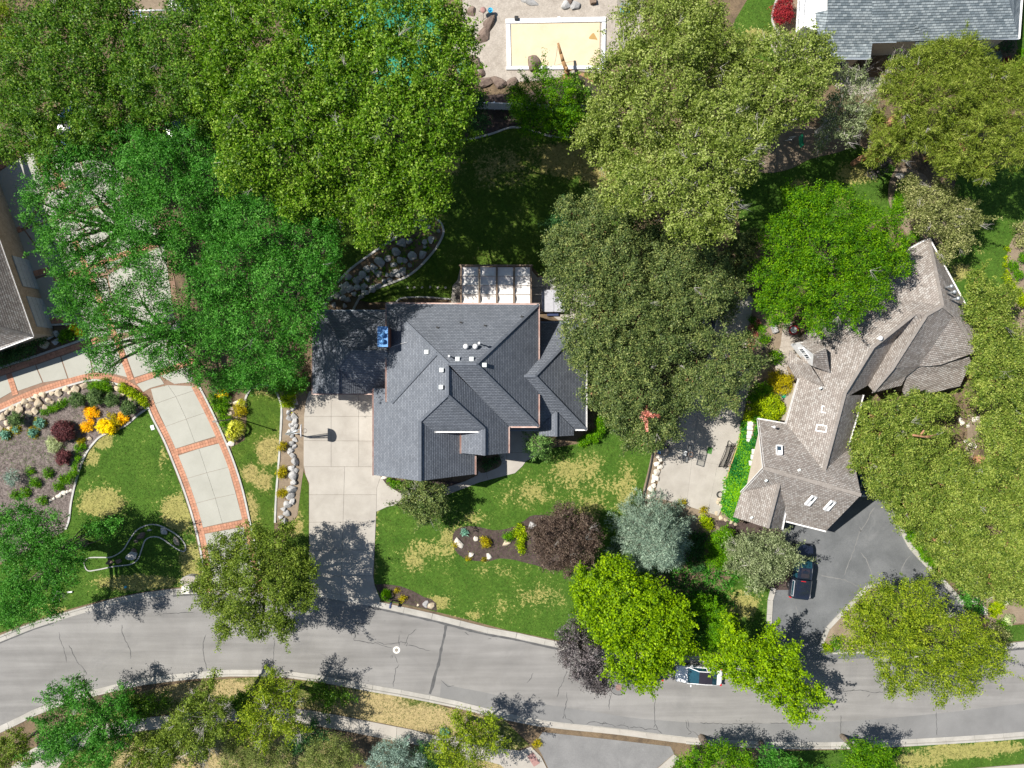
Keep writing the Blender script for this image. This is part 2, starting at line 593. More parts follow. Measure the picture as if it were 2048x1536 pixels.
MT['puddle'] = mat_plain('puddle', (0.42, 0.27, 0.10), 0.1, 0.5)
MT['black_net'] = mat_plain('black_net', (0.02, 0.02, 0.022), 0.8, 0.2)
MT['green_mat'] = mat_plain('green_mat', (0.08, 0.21, 0.05), 0.95, 0.1, var=0.3, scale=12)
MT['orange_rail'] = mat_plain('orange_rail', (0.55, 0.36, 0.16), 0.7, 0.3, var=0.3)
MT['car_black'] = mat_plain('car_black', (0.012, 0.016, 0.03), 0.18, 0.5, 0.0, coat=1.0, var=0.1)
MT['car_white'] = mat_plain('car_white', (0.82, 0.82, 0.82), 0.25, 0.5, 0.0, coat=1.0, var=0.02)
MT['car_navy'] = mat_plain('car_navy', (0.015, 0.02, 0.04), 0.2, 0.5, 0.0, coat=1.0, var=0.1)
MT['car_silver'] = mat_plain('car_silver', (0.34, 0.37, 0.41), 0.3, 0.5, 0.5, coat=1.0, var=0.05)
MT['car_blue'] = mat_plain('car_blue', (0.03, 0.06, 0.25), 0.25, 0.5, 0.1, coat=1.0, var=0.05)
MT['car_glass'] = mat_plain('car_glass', (0.015, 0.06, 0.085), 0.06, 0.8, var=0.2)
MT['sunroof'] = mat_plain('sunroof_glass', (0.03, 0.026, 0.034), 0.1, 0.7)
MT['tyre'] = mat_plain('tyre_rubber', (0.02, 0.02, 0.02), 0.85, 0.2)
MT['red_lamp'] = mat_plain('red_lamp', (0.55, 0.015, 0.02), 0.25, 0.6)
MT['clear_lamp'] = mat_plain('clear_lamp', (0.55, 0.57, 0.6), 0.15, 0.7)
MT['chrome'] = mat_plain('chrome', (0.6, 0.6, 0.62), 0.2, 0.6, 0.9)
MT['board_white'] = mat_plain('board_white', (0.72, 0.72, 0.74), 0.5, 0.4)
MT['hoop_orange'] = mat_plain('hoop_orange', (0.5, 0.2, 0.08), 0.6, 0.4)
MT['slide_green'] = mat_plain('slide_green', (0.02, 0.33, 0.16), 0.4, 0.5)
MT['play_blue'] = mat_plain('play_blue', (0.03, 0.16, 0.6), 0.5, 0.4)
MT['cyan'] = mat_plain('cyan_plastic', (0.05, 0.42, 0.65), 0.5, 0.4)
MT['red_plastic'] = mat_plain('red_plastic', (0.5, 0.02, 0.04), 0.5, 0.4)
MT['orange_plastic'] = mat_plain('orange_plastic', (0.7, 0.25, 0.04), 0.5, 0.4)
MT['terracotta'] = mat_rough('terracotta', (0.30, 0.17, 0.15), (0.36, 0.21, 0.19), 3, 20, 0.2)
MT['iron'] = mat_rough('manhole_iron', (0.22, 0.13, 0.11), (0.3, 0.2, 0.17), 6, 30, 0.3)
MT['iron_grey'] = mat_rough('valve_lid', (0.2, 0.18, 0.15), (0.32, 0.29, 0.25), 6, 30, 0.3)
MT['white_concrete'] = mat_rough('white_concrete', (0.62, 0.59, 0.52), (0.72, 0.70, 0.64), 3, 20, 0.1)
MT['pane_clear'] = None
_m, _t, _b, _o = nodes('clear_acrylic')
_tr = N(_t, 'ShaderNodeBsdfTransparent')
_tr.inputs[0].default_value = (0.95, 0.96, 0.96, 1)
_mx = N(_t, 'ShaderNodeMixShader'); _mx.inputs[0].default_value = 0.85
_b.inputs['Base Color'].default_value = (0.55, 0.57, 0.58, 1)
_b.inputs['Roughness'].default_value = 0.1
_t.links.new(_b.outputs[0], _mx.inputs[1]); _t.links.new(_tr.outputs[0], _mx.inputs[2]); _t.links.new(_mx.outputs[0], _o.inputs[0])
MT['pane_clear'] = _m
# ---------------------------------------------------------------- the setting: ground, road, kerbs, drives, lawns, beds
S0, Z_ROAD, Z_SOIL, Z_LAWN, Z_BED, Z_CON = -0.06, 0.0, 0.08, 0.098, 0.112, 0.16


def wl(pts_px, z=0.0):
    return [P(x, y, z) for x, y in pts_px]


sz = 900
g = mesh_obj('ground', [(-sz, -sz, S0), (sz, -sz, S0), (sz, sz, S0), (-sz, sz, S0)], [(0, 1, 2, 3)], MT['soil'])
g['kind'] = 'structure'

NORTH = smooth_line([(-900, 1640), (-420, 1450), (-150, 1345), (0, 1284), (62, 1259), (107, 1244), (175, 1224), (250, 1204), (325, 1192), (385, 1187), (460, 1185), (560, 1187), (640, 1194), (737, 1211),
                     (812, 1227), (887, 1244), (962, 1264), (1024, 1275), (1124, 1297), (1220, 1312), (1320, 1321), (1430, 1324), (1560, 1320), (1671, 1316), (1800, 1312), (1900, 1306), (2006, 1299), (2060, 1293), (2300, 1270), (2900, 1180)], 3)
SOUTH = smooth_line([(-900, 1830), (-420, 1640), (-150, 1520), (0, 1452), (50, 1427), (110, 1401), (200, 1376), (290, 1356), (375, 1346), (425, 1341), (475, 1339), (540, 1340), (587, 1343), (660, 1354), (727, 1367), (787, 1377), (857, 1390), (924, 1404),
                     (974, 1417), (1044, 1433), (1089, 1441), (1129, 1446), (1239, 1457), (1344, 1471), (1424, 1478), (1561, 1484), (1686, 1484), (1786, 1480), (1861, 1476), (1961, 1470), (2060, 1462), (2300, 1438), (2900, 1350)], 3)
road = sheet('road', NORTH + SOUTH[::-1], Z_ROAD, MT['asphalt'])
sheet('lot_ground', [(p[0], p[1] - 12) for p in NORTH] + [(2900, -800), (-900, -800)], Z_SOIL, MT['soil'])
sheet('lot_ground', [(p[0], p[1] + 13) for p in SOUTH] + [(2900, 2300), (-900, 2300)], Z_SOIL, MT['soil'])


def kerb_run(edge_px, side, gaps, name, pan=0.42, top=0.24):
    """Concrete gutter pan and raised kerb along the road edge, cast in lengths with open joints."""
    root = props(empty(name), kind='structure')
    pts = resample([P(x, y) for x, y in edge_px if -80 < x < 2130], 3.05)
    for i in range(len(pts) - 1):
        a, b = pts[i], pts[i + 1]
        d = (b - a)
        L = d.length
        d.normalize()
        nn = Vector((-d.y, d.x)) * side
        mid = (a + b) / 2
        mpx = mid.x * F / H + 1024
        drop = any(g0 < mpx < g1 for g0, g1 in gaps)
        hk = 0.045 if drop else 0.145
        a2, b2 = a + d * 0.012, b - d * 0.012
        prof = [(0.0, -0.05), (0.0, 0.012), (pan, 0.03), (pan + 0.05, hk), (pan + top, hk + 0.01), (pan + top, -0.05)]
        v = []
        for q in (a2, b2):
            for o, z in prof:
                w = q + nn * o
                v.append((w.x, w.y, z))
        fs = [(k, k + 1, k + 7, k + 6) for k in range(5)] + [(0, 1, 2, 3, 4, 5), (11, 10, 9, 8, 7, 6)]
        if side < 0:
            fs = [f[::-1] for f in fs]
        mesh_obj('kerb_segment', v, fs, MT['kerb'], root)
    return root


kerb_run(NORTH, 1, [(640, 760), (405, 535), (1535, 1650)], 'kerb')
kerb_run(SOUTH, -1, [(1060, 1350)], 'kerb')

# tar seams and cracks in the road surface
v, fs = [], []
seam = [p for p in NORTH if 375 < p[0] < 1140 or p[0] > 1990 or p[0] < 110]
runs = [[p for p in NORTH if 720 < p[0] < 1130], [p for p in NORTH if 1985 < p[0] < 2100], [p for p in NORTH if 330 < p[0] < 430], [p for p in NORTH if -60 < p[0] < 120]]
for r_, w_ in zip(runs, (0.24, 0.22, 0.2, 0.14)):
    flat_ribbon([Vector((q.x, q.y)) for q in resample(offset_line([P(x, y) for x, y in r_], -w_ / 2 - 0.02), 0.5)], w_, 0.004, v, fs)
flat_ribbon(resample(wl(smooth_line([(892, 1248), (889, 1270), (882, 1300), (878, 1325), (870, 1350), (865, 1372), (859, 1389)], 4)), 0.4), 0.3, 0.005, v, fs)
mesh_obj('tar_seam', v, fs, MT['tar'], road)
CR = [[(118, 1265), (120, 1278), (126, 1292), (130, 1310), (134, 1325)], [(138, 1290), (143, 1300), (150, 1314), (156, 1326), (170, 1340), (174, 1350)],
      [(243, 1250), (245, 1268), (252, 1284), (260, 1298), (262, 1318)], [(412, 1268), (407, 1285), (406, 1300), (409, 1318), (411, 1326), (414, 1340)],
      [(549, 1280), (548, 1300), (546, 1320), (545, 1345)], [(704, 1272), (703, 1264), (709, 1266), (711, 1275), (706, 1279), (714, 1281), (728, 1284), (745, 1287), (752, 1284), (765, 1291), (784, 1295)],
      [(748, 1227), (741, 1240), (739, 1248), (726, 1247), (715, 1246), (708, 1243)], [(716, 1245), (712, 1265), (711, 1278)],
      [(755, 1284), (770, 1289), (790, 1286), (803, 1284), (815, 1286), (812, 1292)], [(832, 1258), (826, 1265), (818, 1270), (813, 1282), (807, 1292)], [(801, 1262), (804, 1265)], [(798, 1292), (797, 1278), (800, 1268)],
      [(815, 1290), (830, 1293), (845, 1298), (860, 1301)], [(786, 1309), (780, 1316)], [(787, 1309), (783, 1319)], [(789, 1309), (793, 1318), (796, 1328)], [(797, 1330), (791, 1338), (790, 1350), (787, 1362), (786, 1376)],
      [(882, 1360), (884, 1362), (896, 1373), (908, 1372)], [(1066, 1346), (1060, 1360), (1054, 1366)], [(1134, 1340), (1126, 1363), (1118, 1378), (1114, 1395)],
      [(1133, 1385), (1134, 1400), (1130, 1420), (1126, 1438)], [(1130, 1427), (1131, 1438), (1141, 1440), (1148, 1447)], [(1171, 1449), (1180, 1444), (1190, 1443), (1200, 1447), (1212, 1446), (1225, 1450), (1232, 1454)],
      [(1204, 1452), (1208, 1443), (1214, 1449)], [(1233, 1452), (1244, 1449), (1254, 1452), (1259, 1458)], [(1248, 1449), (1248, 1443)], [(1259, 1456), (1268, 1454), (1280, 1454), (1292, 1459), (1300, 1457), (1315, 1459), (1323, 1467)],
      [(1309, 1382), (1310, 1400), (1309, 1430), (1310, 1448), (1316, 1458)], [(1310, 1448), (1306, 1456)], [(1372, 1440), (1373, 1456), (1384, 1465), (1376, 1470)], [(1376, 1440), (1377, 1456)], [(1384, 1462), (1394, 1468), (1402, 1474)],
      [(1525, 1446), (1500, 1447), (1470, 1448), (1440, 1447), (1400, 1446)], [(1520, 1448), (1514, 1456), (1511, 1464)], [(1224, 1388), (1219, 1402), (1218, 1420)],
      [(1660, 1380), (1690, 1382), (1720, 1380), (1748, 1385), (1780, 1384)], [(1668, 1388), (1669, 1400), (1672, 1406), (1668, 1398)], [(1676, 1382), (1680, 1388), (1677, 1380)], [(1702, 1382), (1710, 1377)], [(1734, 1395), (1740, 1388)],
      [(1880, 1386), (1900, 1385), (1912, 1383), (1925, 1385)], [(1873, 1425), (1873, 1445), (1874, 1472)], [(1682, 1430), (1681, 1460), (1681, 1478)], [(1540, 1446), (1580, 1447), (1630, 1447)],
      [(770, 1240), (769, 1243)], [(928, 1264), (934, 1267), (938, 1271)], [(975, 1277), (983, 1278)], [(991, 1277), (994, 1278)], [(1204, 1348), (1206, 1371)], [(310, 1230), (330, 1228), (390, 1224)], [(279, 1228), (280, 1245)]]
v, fs = [], []
for c in CR:
    q = resample(wl(c), 0.25)
    q = [p + Vector((random.uniform(-.05, .05), random.uniform(-.05, .05))) for p in q]
    flat_ribbon(q, 0.06, 0.004, v, fs, True)
for k in range(26):                       # ring of the crack round the street manhole
    pass
rg = [(1237 + 16 * math.cos(a), 1375 + 15 * math.sin(a)) for a in np.linspace(-0.6, 4.4, 22)]
flat_ribbon(wl(rg), 0.09, 0.004, v, fs)
mesh_obj('crack', v, fs, MT['crack'], road)
# darker, newer strip of asphalt along the south kerb
strip_px = smooth_line([(880, 1394), (884, 1362), (900, 1371), (960, 1383), (1030, 1398), (1110, 1412), (1180, 1422), (1260, 1435), (1340, 1442), (1420, 1447), (1520, 1447), (1660, 1444), (1800, 1434), (1920, 1422), (2060, 1405)], 3)
MT['asphalt_patch'] = mat_rough('asphalt_patch', (0.165, 0.163, 0.158), (0.215, 0.212, 0.205), 0.3, 18, 0.14, 0.9, 0.25)
south_edge = [p for p in SOUTH if 880 < p[0] < 2070]
sheet('asphalt_patch', strip_px + south_edge[::-1], 0.002, MT['asphalt_patch'], None, road)

for (px, py, lab, m1, m2, r1, r2) in ((793, 1300, 'small round valve lid set in a white concrete collar in the road', 'iron_grey', 'white_concrete', 0.19, 0.38),
                                      (1237, 1375, 'rust red round manhole cover in the road beside the purple leaved tree', 'iron', 'asphalt_patch', 0.34, 0.72)):
    c = P(px, py)
    t = thing('manhole', lab, 'manhole cover', c, 'covers set in the street')
    lathe('collar', [(r2, 0.0), (r2, 0.010), (r1 + 0.01, 0.012), (0.0, 0.012)], c, MT[m2], t, 24, False)
    lathe('cover', [(r1, 0.01), (r1, 0.018), (r1 * 0.8, 0.02), (r1 * 0.78, 0.016), (r1 * 0.4, 0.016), (r1 * 0.38, 0.02), (0.0, 0.02)], c, MT[m1], t, 20, False)


# ---------------------------------------------------------------- lawns with worn, straw-coloured patches
GRASS_SPOTS = []


def lawn(name, pts_px, dry, mat='lawn', step=0.7, z=Z_LAWN):
    poly = [P(x, y) for x, y in pts_px]
    poly = [Vector((p.x, p.y)) for p in poly]
    xs, ys = [p.x for p in poly], [p.y for p in poly]
    gx, gy = np.meshgrid(np.arange(min(xs), max(xs), step), np.arange(min(ys), max(ys), step))
    gx, gy = gx.ravel() + RNG.uniform(-.2, .2, gx.size), gy.ravel() + RNG.uniform(-.2, .2, gy.size)
    inside = pip_np(gx, gy, poly)
    ins = [Vector((x, y)) for x, y in zip(gx[inside], gy[inside])]
    n = len(poly)
    r = geometry.delaunay_2d_cdt(poly + ins, [(i, (i + 1) % n) for i in range(n)], [], 0, 1e-5)
    V, Fc = r[0], r[2]
    ff = []
    for f in Fc:
        cx, cy = sum(V[i].x for i in f) / len(f), sum(V[i].y for i in f) / len(f)
        if pip(cx, cy, poly):
            ff.append(tuple(f))
    z += 0.0006 * len(GRASS_SPOTS)
    o = mesh_obj(name, [(q.x, q.y, z) for q in V], ff, MT[mat])
    d = np.zeros(len(V))
    vx, vy = np.array([q.x for q in V]), np.array([q.y for q in V])
    for (x, y, rx, ry, a) in dry:
        c = P(x, y)
        k = H / F
        d = np.maximum(d, a * np.exp(-(((vx - c.x) / (rx * k)) ** 2 + ((vy - c.y) / (ry * k)) ** 2)))
    if len(dry) > 12:
        d = d * 0.5
    at = o.data.attributes.new('dry', 'FLOAT', 'POINT')
    at.data.foreach_set('value', d.astype(np.float32))
    o['kind'] = 'structure'
    GRASS_SPOTS.append((poly, z))
    return o


FRONT = [(753, 1023), (775, 1013), (800, 1008), (890, 991), (960, 964), (1030, 946), (1045, 932), (1052, 922), (1080, 900), (1200, 880), (1225, 800), (1262, 780), (1330, 870), (1304, 905), (1293, 957), (1282, 1010),
         (1275, 1090), (1330, 1190), (1450, 1180), (1480, 1120), (1540, 1180), (1533, 1250), (1536, 1298), (1430, 1306), (1320, 1304), (1220, 1296), (1119, 1281), (1012, 1259), (937, 1239), (873, 1223), (812, 1209), (755, 1200), (748, 1160)]
lawn('lawn', FRONT, [(1150, 950, 70, 45, .55), (1060, 985, 60, 30, .5), (1250, 985, 30, 60, .5), (850, 1100, 45, 30, .5), (900, 1080, 25, 55, .55), (830, 1120, 30, 25, .6), (1075, 1190, 60, 30, .45), (880, 1205, 22, 14, 1.0),
                     (945, 1232, 20, 10, .8), (1180, 1010, 60, 30, .4), (1480, 1210, 50, 30, .75), (950, 1035, 40, 14, .5), (1210, 970, 60, 20, .4), (1000, 1140, 90, 14, .35), (752, 1090, 6, 90, .7), (1010, 1215, 60, 30, .25)], 'lawn_rich')
lawn('lawn', [(503, 782), (512, 775), (530, 770), (546, 776), (560, 800), (563, 818), (560, 868), (556, 930), (551, 993), (549, 1045), (549, 1170), (520, 1180), (505, 1050), (489, 983), (470, 925), (463, 895), (490, 880), (494, 840), (491, 800)],
     [(540, 905, 22, 20, .8), (500, 945, 12, 14, .8), (520, 775, 14, 10, .5), (500, 1020, 16, 30, .5), (530, 960, 20, 20, .4)])
lawn('lawn', [(607, 942), (613, 955), (618, 970), (618, 1040), (618, 1180), (560, 1180), (575, 1045), (594, 1035), (600, 985)], [(590, 1050, 12, 20, .5)])
lawn('lawn', [(297, 817), (277, 830), (250, 852), (207, 870), (187, 888), (172, 910), (162, 935), (152, 968), (144, 1005), (140, 1038), (128, 1062), (60, 1100), (-60, 1160), (-60, 1290), (0, 1266), (37, 1251), (87, 1234), (145, 1216), (207, 1199), (275, 1185), (325, 1177), (380, 1172),
              (402, 1160), (400, 1110), (385, 1043), (365, 980), (345, 928), (325, 880), (303, 835)],
     [(205, 1005, 35, 22, 1.0), (357, 1025, 26, 30, 1.0), (200, 880, 25, 16, .7), (185, 915, 14, 20, .6), (385, 1130, 20, 40, .7), (280, 1165, 70, 12, .8), (110, 1225, 30, 10, .6), (330, 920, 12, 40, .3)], 'lawn_rich')
lawn('lawn', [(880, 300), (905, 279), (950, 277), (985, 268), (1025, 256), (1060, 262), (1090, 272), (1140, 274), (1200, 260), (1300, 330), (1260, 480), (1160, 500), (1090, 560), (1060, 530), (922, 530), (915, 600), (890, 597), (850, 596), (810, 598), (790, 603),
              (740, 605), (716, 600), (760, 575), (820, 550), (862, 510), (886, 470), (882, 446), (860, 438), (820, 448), (800, 470), (740, 510), (700, 540), (676, 565), (640, 560), (620, 420), (660, 260)],
     [(1130, 320, 50, 30, .6), (1190, 345, 30, 20, .7), (890, 330, 22, 16, 1.2), (690, 320, 18, 20, 1.0), (1010, 330, 80, 40, .2), (1210, 370, 22, 14, .9), (800, 430, 60, 20, .8)])
lawn('lawn', [(1470, 40), (1500, -10), (1560, -20), (1552, 30), (1545, 60), (1580, 110), (1600, 200), (1560, 130), (1480, 110), (1460, 70)], [(1515, 70, 20, 12, .6), (1500, 95, 12, 18, .4)], 'lawn_rich')
lawn('lawn', [(1470, 350), (1530, 345), (1570, 338), (1620, 305), (1700, 280), (1790, 335), (1782, 380), (1786, 422), (1700, 470), (1480, 470)], [(1710, 350, 40, 20, .4), (1685, 405, 16, 12, .6), (1600, 380, 20, 20, .6)], 'lawn_rich')
lawn('lawn', [(1870, 560), (1880, 480), (1900, 400), (1920, 330), (2100, 330), (2100, 440), (2045, 445), (2018, 495), (2010, 560), (2014, 600), (1960, 680), (1900, 620)], [(1920, 545, 18, 14, .6), (1960, 500, 10, 8, .4)], 'lawn_rich')
lawn('lawn', [(2015, -20), (2040, -20), (2100, 60), (2100, 120), (2035, 100)], [], 'lawn_rich')
lawn('lawn', [(1990, 1262), (2020, 1250), (2048, 1248), (2120, 1245), (2120, 1275), (2048, 1281), (2000, 1284)], [], 'lawn_rich')
lawn('lawn', [(1560, 1501), (1686, 1499), (1796, 1494), (1911, 1484), (2060, 1474), (2120, 1470), (2120, 1522), (2048, 1526), (1920, 1537), (1700, 1560), (1560, 1560)], [(1920, 1500, 80, 12, .7), (1840, 1520, 50, 16, .5), (2000, 1490, 50, 10, .6)], 'lawn_rich')
lawn('verge', [(330, 1372), (375, 1363), (470, 1356), (512, 1353), (612, 1361), (712, 1377), (787, 1389), (849, 1399), (924, 1424), (985, 1436), (1010, 1440), (1060, 1490), (1000, 1510), (882, 1472), (824, 1457), (732, 1439), (672, 1427), (620, 1418), (560, 1412), (480, 1414), (400, 1420), (330, 1428), (200, 1448), (120, 1470), (150, 1430), (250, 1390)],
     [(720, 1410, 60, 22, 1.0), (840, 1440, 60, 22, .9), (355, 1380, 30, 14, .9), (455, 1375, 40, 12, .8), (930, 1440, 40, 20, .8), (790, 1415, 22, 12, -.6)], 'verge')
lawn('lawn', [(20, 1500), (60, 1540), (300, 1545), (420, 1540), (700, 1545), (690, 1465), (560, 1440), (420, 1440), (340, 1452), (250, 1470)], [(400, 1520, 60, 20, 1.0), (270, 1520, 30, 30, .6), (600, 1480, 100, 40, .6)], 'verge')
lawn('lawn', [(880, 1560), (870, 1500), (990, 1505), (1030, 1536), (1020, 1570)], [(1000, 1530, 40, 20, .6)], 'verge')


BED_N = 0


def bed(pts, mat='bark', z=Z_BED, name='flower_bed', n=3):
    global BED_N
    BED_N += 1
    return sheet(name, smooth_line(pts, n, True), z + 0.0012 * BED_N, MT[mat])


KIDNEY = [(905, 1078), (908, 1064), (918, 1056), (937, 1052), (958, 1054), (985, 1060), (1007, 1059), (1030, 1052), (1049, 1041), (1070, 1030), (1130, 1040), (1160, 1100), (1120, 1140), (1070, 1130), (1045, 1124), (1024, 1119), (999, 1117), (984, 1121), (969, 1123), (940, 1120), (920, 1111), (908, 1096)]
bed(KIDNEY)
bed([(749, 1169), (768, 1168), (800, 1172), (824, 1181), (848, 1194), (862, 1198), (872, 1206), (874, 1222), (850, 1218), (812, 1209), (765, 1199)], n=1)
bed([(762, 956), (800, 960), (890, 962), (930, 965), (880, 985), (840, 990), (800, 985), (782, 974)], n=1)
bed([(-60, 830), (0, 824), (70, 795), (142, 773), (187, 764), (225, 769), (260, 781), (283, 797), (294, 808), (297, 817), (277, 830), (250, 852), (207, 870), (187, 888), (172, 910), (162, 935), (152, 968), (144, 1005), (140, 1038), (128, 1062), (60, 1100), (-60, 1150)], 'grey_mulch', n=1)
bed([(396, 772), (420, 768), (470, 760), (545, 760), (560, 790), (520, 768), (500, 780), (490, 800), (493, 840), (488, 880), (463, 893), (455, 870), (428, 815)], 'soil', n=1)
bed([(549, 778), (600, 770), (622, 790), (612, 815), (609, 850), (609, 930), (604, 960), (595, 1030), (586, 1042), (560, 1050), (553, 1040), (553, 993), (558, 930), (562, 868), (566, 818), (563, 800)], 'tan_soil', n=1)
bed([(660, 590), (676, 567), (700, 542), (740, 512), (800, 472), (820, 450), (860, 440), (880, 448), (885, 470), (860, 508), (820, 548), (760, 573), (716, 598), (705, 625), (640, 625)], 'soil', n=2)
bed([(905, 278), (950, 276), (985, 267), (1025, 255), (1060, 261), (1090, 271), (1140, 273), (1200, 255), (1250, 200), (1160, 150), (1060, 185), (975, 190), (900, 170), (880, 250)], 'bark', n=1)
bed([(1485, 330), (1500, 290), (1540, 262), (1600, 250), (1660, 262), (1720, 270), (1690, 300), (1620, 318), (1580, 338), (1530, 346)], 'tan_soil')
bed([(1786, 420), (1778, 385), (1784, 350), (1800, 335), (1850, 350), (1880, 400), (1930, 420), (1900, 470), (1850, 480), (1815, 470)], 'tan_soil')
bed([(2048, 440), (2022, 490), (2012, 540), (2014, 600), (2030, 680), (2100, 690), (2100, 440)], 'tan_soil', n=1)
bed([(1282, 1012), (1309, 994), (1369, 1010), (1436, 1031), (1450, 1020), (1500, 1050), (1530, 1062), (1500, 1085), (1440, 1100), (1330, 1040), (1282, 1040)], 'tan_soil', n=1)
bed([(1304, 905), (1318, 905), (1308, 950), (1296, 1000), (1284, 1012), (1286, 980), (1296, 940)], 'tan_soil', n=1)
bed([(1560, -30), (1545, 20), (1543, 45), (1556, 66), (1600, 80), (1640, 40), (1640, -30)], 'tan_soil', n=1)
bed([(1648, 1268), (1662, 1251), (1696, 1215), (1731, 1177), (1748, 1170), (1790, 1180), (1850, 1210), (1930, 1240), (1985, 1270), (1985, 1286), (1800, 1298), (1668, 1300), (1645, 1290), (1646, 1272)], 'tan_soil', n=1)
bed([(1960, 1200), (2060, 1195), (2120, 1240), (2048, 1246), (2020, 1248), (1990, 1260), (1970, 1240)], 'tan_soil', n=1)
bed([(1460, 610), (1500, 590), (1600, 660), (1600, 760), (1572, 845), (1516, 838), (1494, 820), (1500, 740), (1490, 660)], 'tan_soil', n=1, name='garden_soil')
bed([(1430, 1040), (1560, 1050), (1600, 1180), (1540, 1180), (1480, 1130)], 'bark', n=1)
bed([(1935, 830), (1960, 830), (1960, 870), (1950, 900), (1940, 925), (1928, 910), (1935, 870)], 'tan_soil', name='garden_path')
bed([(240, -40), (420, -40), (430, 60), (330, 80), (240, 60)], 'tan_soil', n=1, name='play_ground_soil')

# garden edging strips
EDGE = [('kidney', [(170, 1125), (180, 1115), (205, 1114), (225, 1113), (247, 1100), (260, 1080), (275, 1060), (295, 1050), (315, 1049), (337, 1058), (360, 1073), (372, 1090), (370, 1102), (357, 1098), (342, 1088), (322, 1075), (305, 1073), (292, 1080), (285, 1098), (277, 1118), (262, 1128), (230, 1132), (195, 1139), (177, 1140)], True, .11, 'pale concrete edging looping round the dog bone shaped bed on the shaded lawn'),
        ('left', [(297, 816), (277, 830), (250, 852), (207, 870), (187, 888), (172, 910), (162, 935), (152, 968), (144, 1005), (140, 1038), (133, 1058)], False, .2, 'white concrete edging between the shrub bed and the left lawn'),
        ('mid', [(492, 815), (492, 798), (500, 781), (514, 772), (530, 769), (540, 772), (551, 780), (560, 798), (564, 818), (562, 868), (558, 930), (553, 993), (551, 1045)], False, .2, 'white concrete edging curving round the narrow lawn beside the rock row'),
        ('rock', [(676, 565), (700, 540), (740, 510), (800, 470), (820, 448), (860, 437), (878, 442), (887, 460), (882, 480), (862, 510), (820, 550), (760, 575), (725, 592), (714, 606), (706, 622)], False, .22, 'grey concrete edging round the shaded rock garden behind the house'),
        ('back', [(790, 608), (800, 598), (820, 595), (860, 595), (903, 599)], False, .16, 'short grey edging strip along the rear wall of the grey roofed house'),
        ('fence', [(880, 277), (920, 280), (950, 277), (985, 268), (1020, 256), (1045, 258), (1075, 266), (1105, 274), (1150, 275)], False, .18, 'curving pale edging along the lawn in front of the white fence'),
        ('pink', [(1784, 422), (1778, 395), (1780, 365), (1792, 345)], False, .3, 'tan edging strip at the end of the shaded back lawn'),
        ('top', [(1556, -10), (1546, 20), (1544, 45), (1556, 68)], False, .2, 'white curved edging round the dark red bush by the deck'),
        ('far', [(2030, 470), (2016, 500), (2011, 545), (2014, 600)], False, .16, 'tan edging along the flower bed at the edge of the sunny lawn')]
for nm, pts, cl, w, lab in EDGE:
    s = smooth_line(pts, 5, cl)
    o = ribbon('garden_edging', [P(x, y) for x, y in s], w, 0.08, 0.2, MT['edging'] if nm not in ('pink', 'far') else MT['tan_soil'], closed=cl, jitter=.08)
    props(o, lab, 'garden edging', 'edging strips round beds')
o = ribbon('garden_edging', resample(wl(smooth_line([(1306, 900), (1299, 940), (1291, 975), (1283, 1012)], 4)), .6), .1, .08, .3, MT['vent_dark'])
props(o, 'thin black edging between the front lawn and the boulder row', 'garden edging', 'edging strips round beds')


# ---------------------------------------------------------------- paving cut into slabs along its joints
def cut_slabs(name, outline_px, lines_px, mat, z1=Z_CON, gap=0.012, piece='slab', z0=0.0):
    root = props(empty(name), kind='structure')
    bm = bmesh.new()
    pts = [P(x, y) for x, y in outline_px]
    f = bm.faces.new([bm.verts.new((p.x, p.y, 0)) for p in pts])
    for (a, b, lim) in lines_px:
        A, B = P(*a), P(*b)
        d = B - A
        nrm = Vector((-d.y, d.x, 0)).normalized()
        fsel = []
        for q in bm.faces:
            c = q.calc_center_median()
            cx, cy = c.x * F / H + 1024, 768 - c.y * F / H
            if lim is None or (lim[0] <= cx <= lim[2] and lim[1] <= cy <= lim[3]):
                fsel.append(q)
        geom = list({v for q in fsel for v in q.verts}) + list({e for q in fsel for e in q.edges}) + fsel
        if fsel:
            bmesh.ops.bisect_plane(bm, geom=geom, dist=1e-5, plane_co=A, plane_no=nrm)
    polys = []
    for q in bm.faces:
        if q.calc_area() > 0.02:
            polys.append([Vector((l.vert.co.x, l.vert.co.y)) for l in q.loops])
    bm.free()
    for p in polys:
        slab(piece, p, z0, z1 + random.uniform(-.006, .006), mat, root, inset=gap)
    return root


MAIN_DRIVE = [(619, 782), (612, 805), (609, 830), (608, 880), (608, 930), (612, 950), (619, 966), (619, 1020), (619, 1100), (619, 1182), (639, 1186), (690, 1194), (755, 1207), (762, 1200), (750, 1170), (747, 1152), (750, 1090), (753, 1023), (754, 975), (762, 953), (760, 900), (760, 782)]
LIN = [((663, 782), (663, 933), (600, 770, 800, 931)), ((718, 782), (718, 933), (600, 770, 800, 931)), ((600, 832.5), (770, 832.5), (600, 770, 800, 931)), ((600, 881), (770, 882), (600, 770, 800, 931))]
cut_slabs('driveway', MAIN_DRIVE, [((590, 933), (790, 933), None)] + LIN + [((690, 933), (683, 1170), (600, 934, 800, 1215)), ((590, 989), (780, 989), (600, 934, 800, 1215)), ((590, 1044), (780, 1043), (600, 934, 800, 1215)), ((590, 1100), (780, 1099), (600, 934, 800, 1215)), ((590, 1152), (780, 1150), (600, 934, 800, 1215)),
          ((600, 1176), (800, 1206), (600, 1152, 800, 1230))], MT['concrete'])
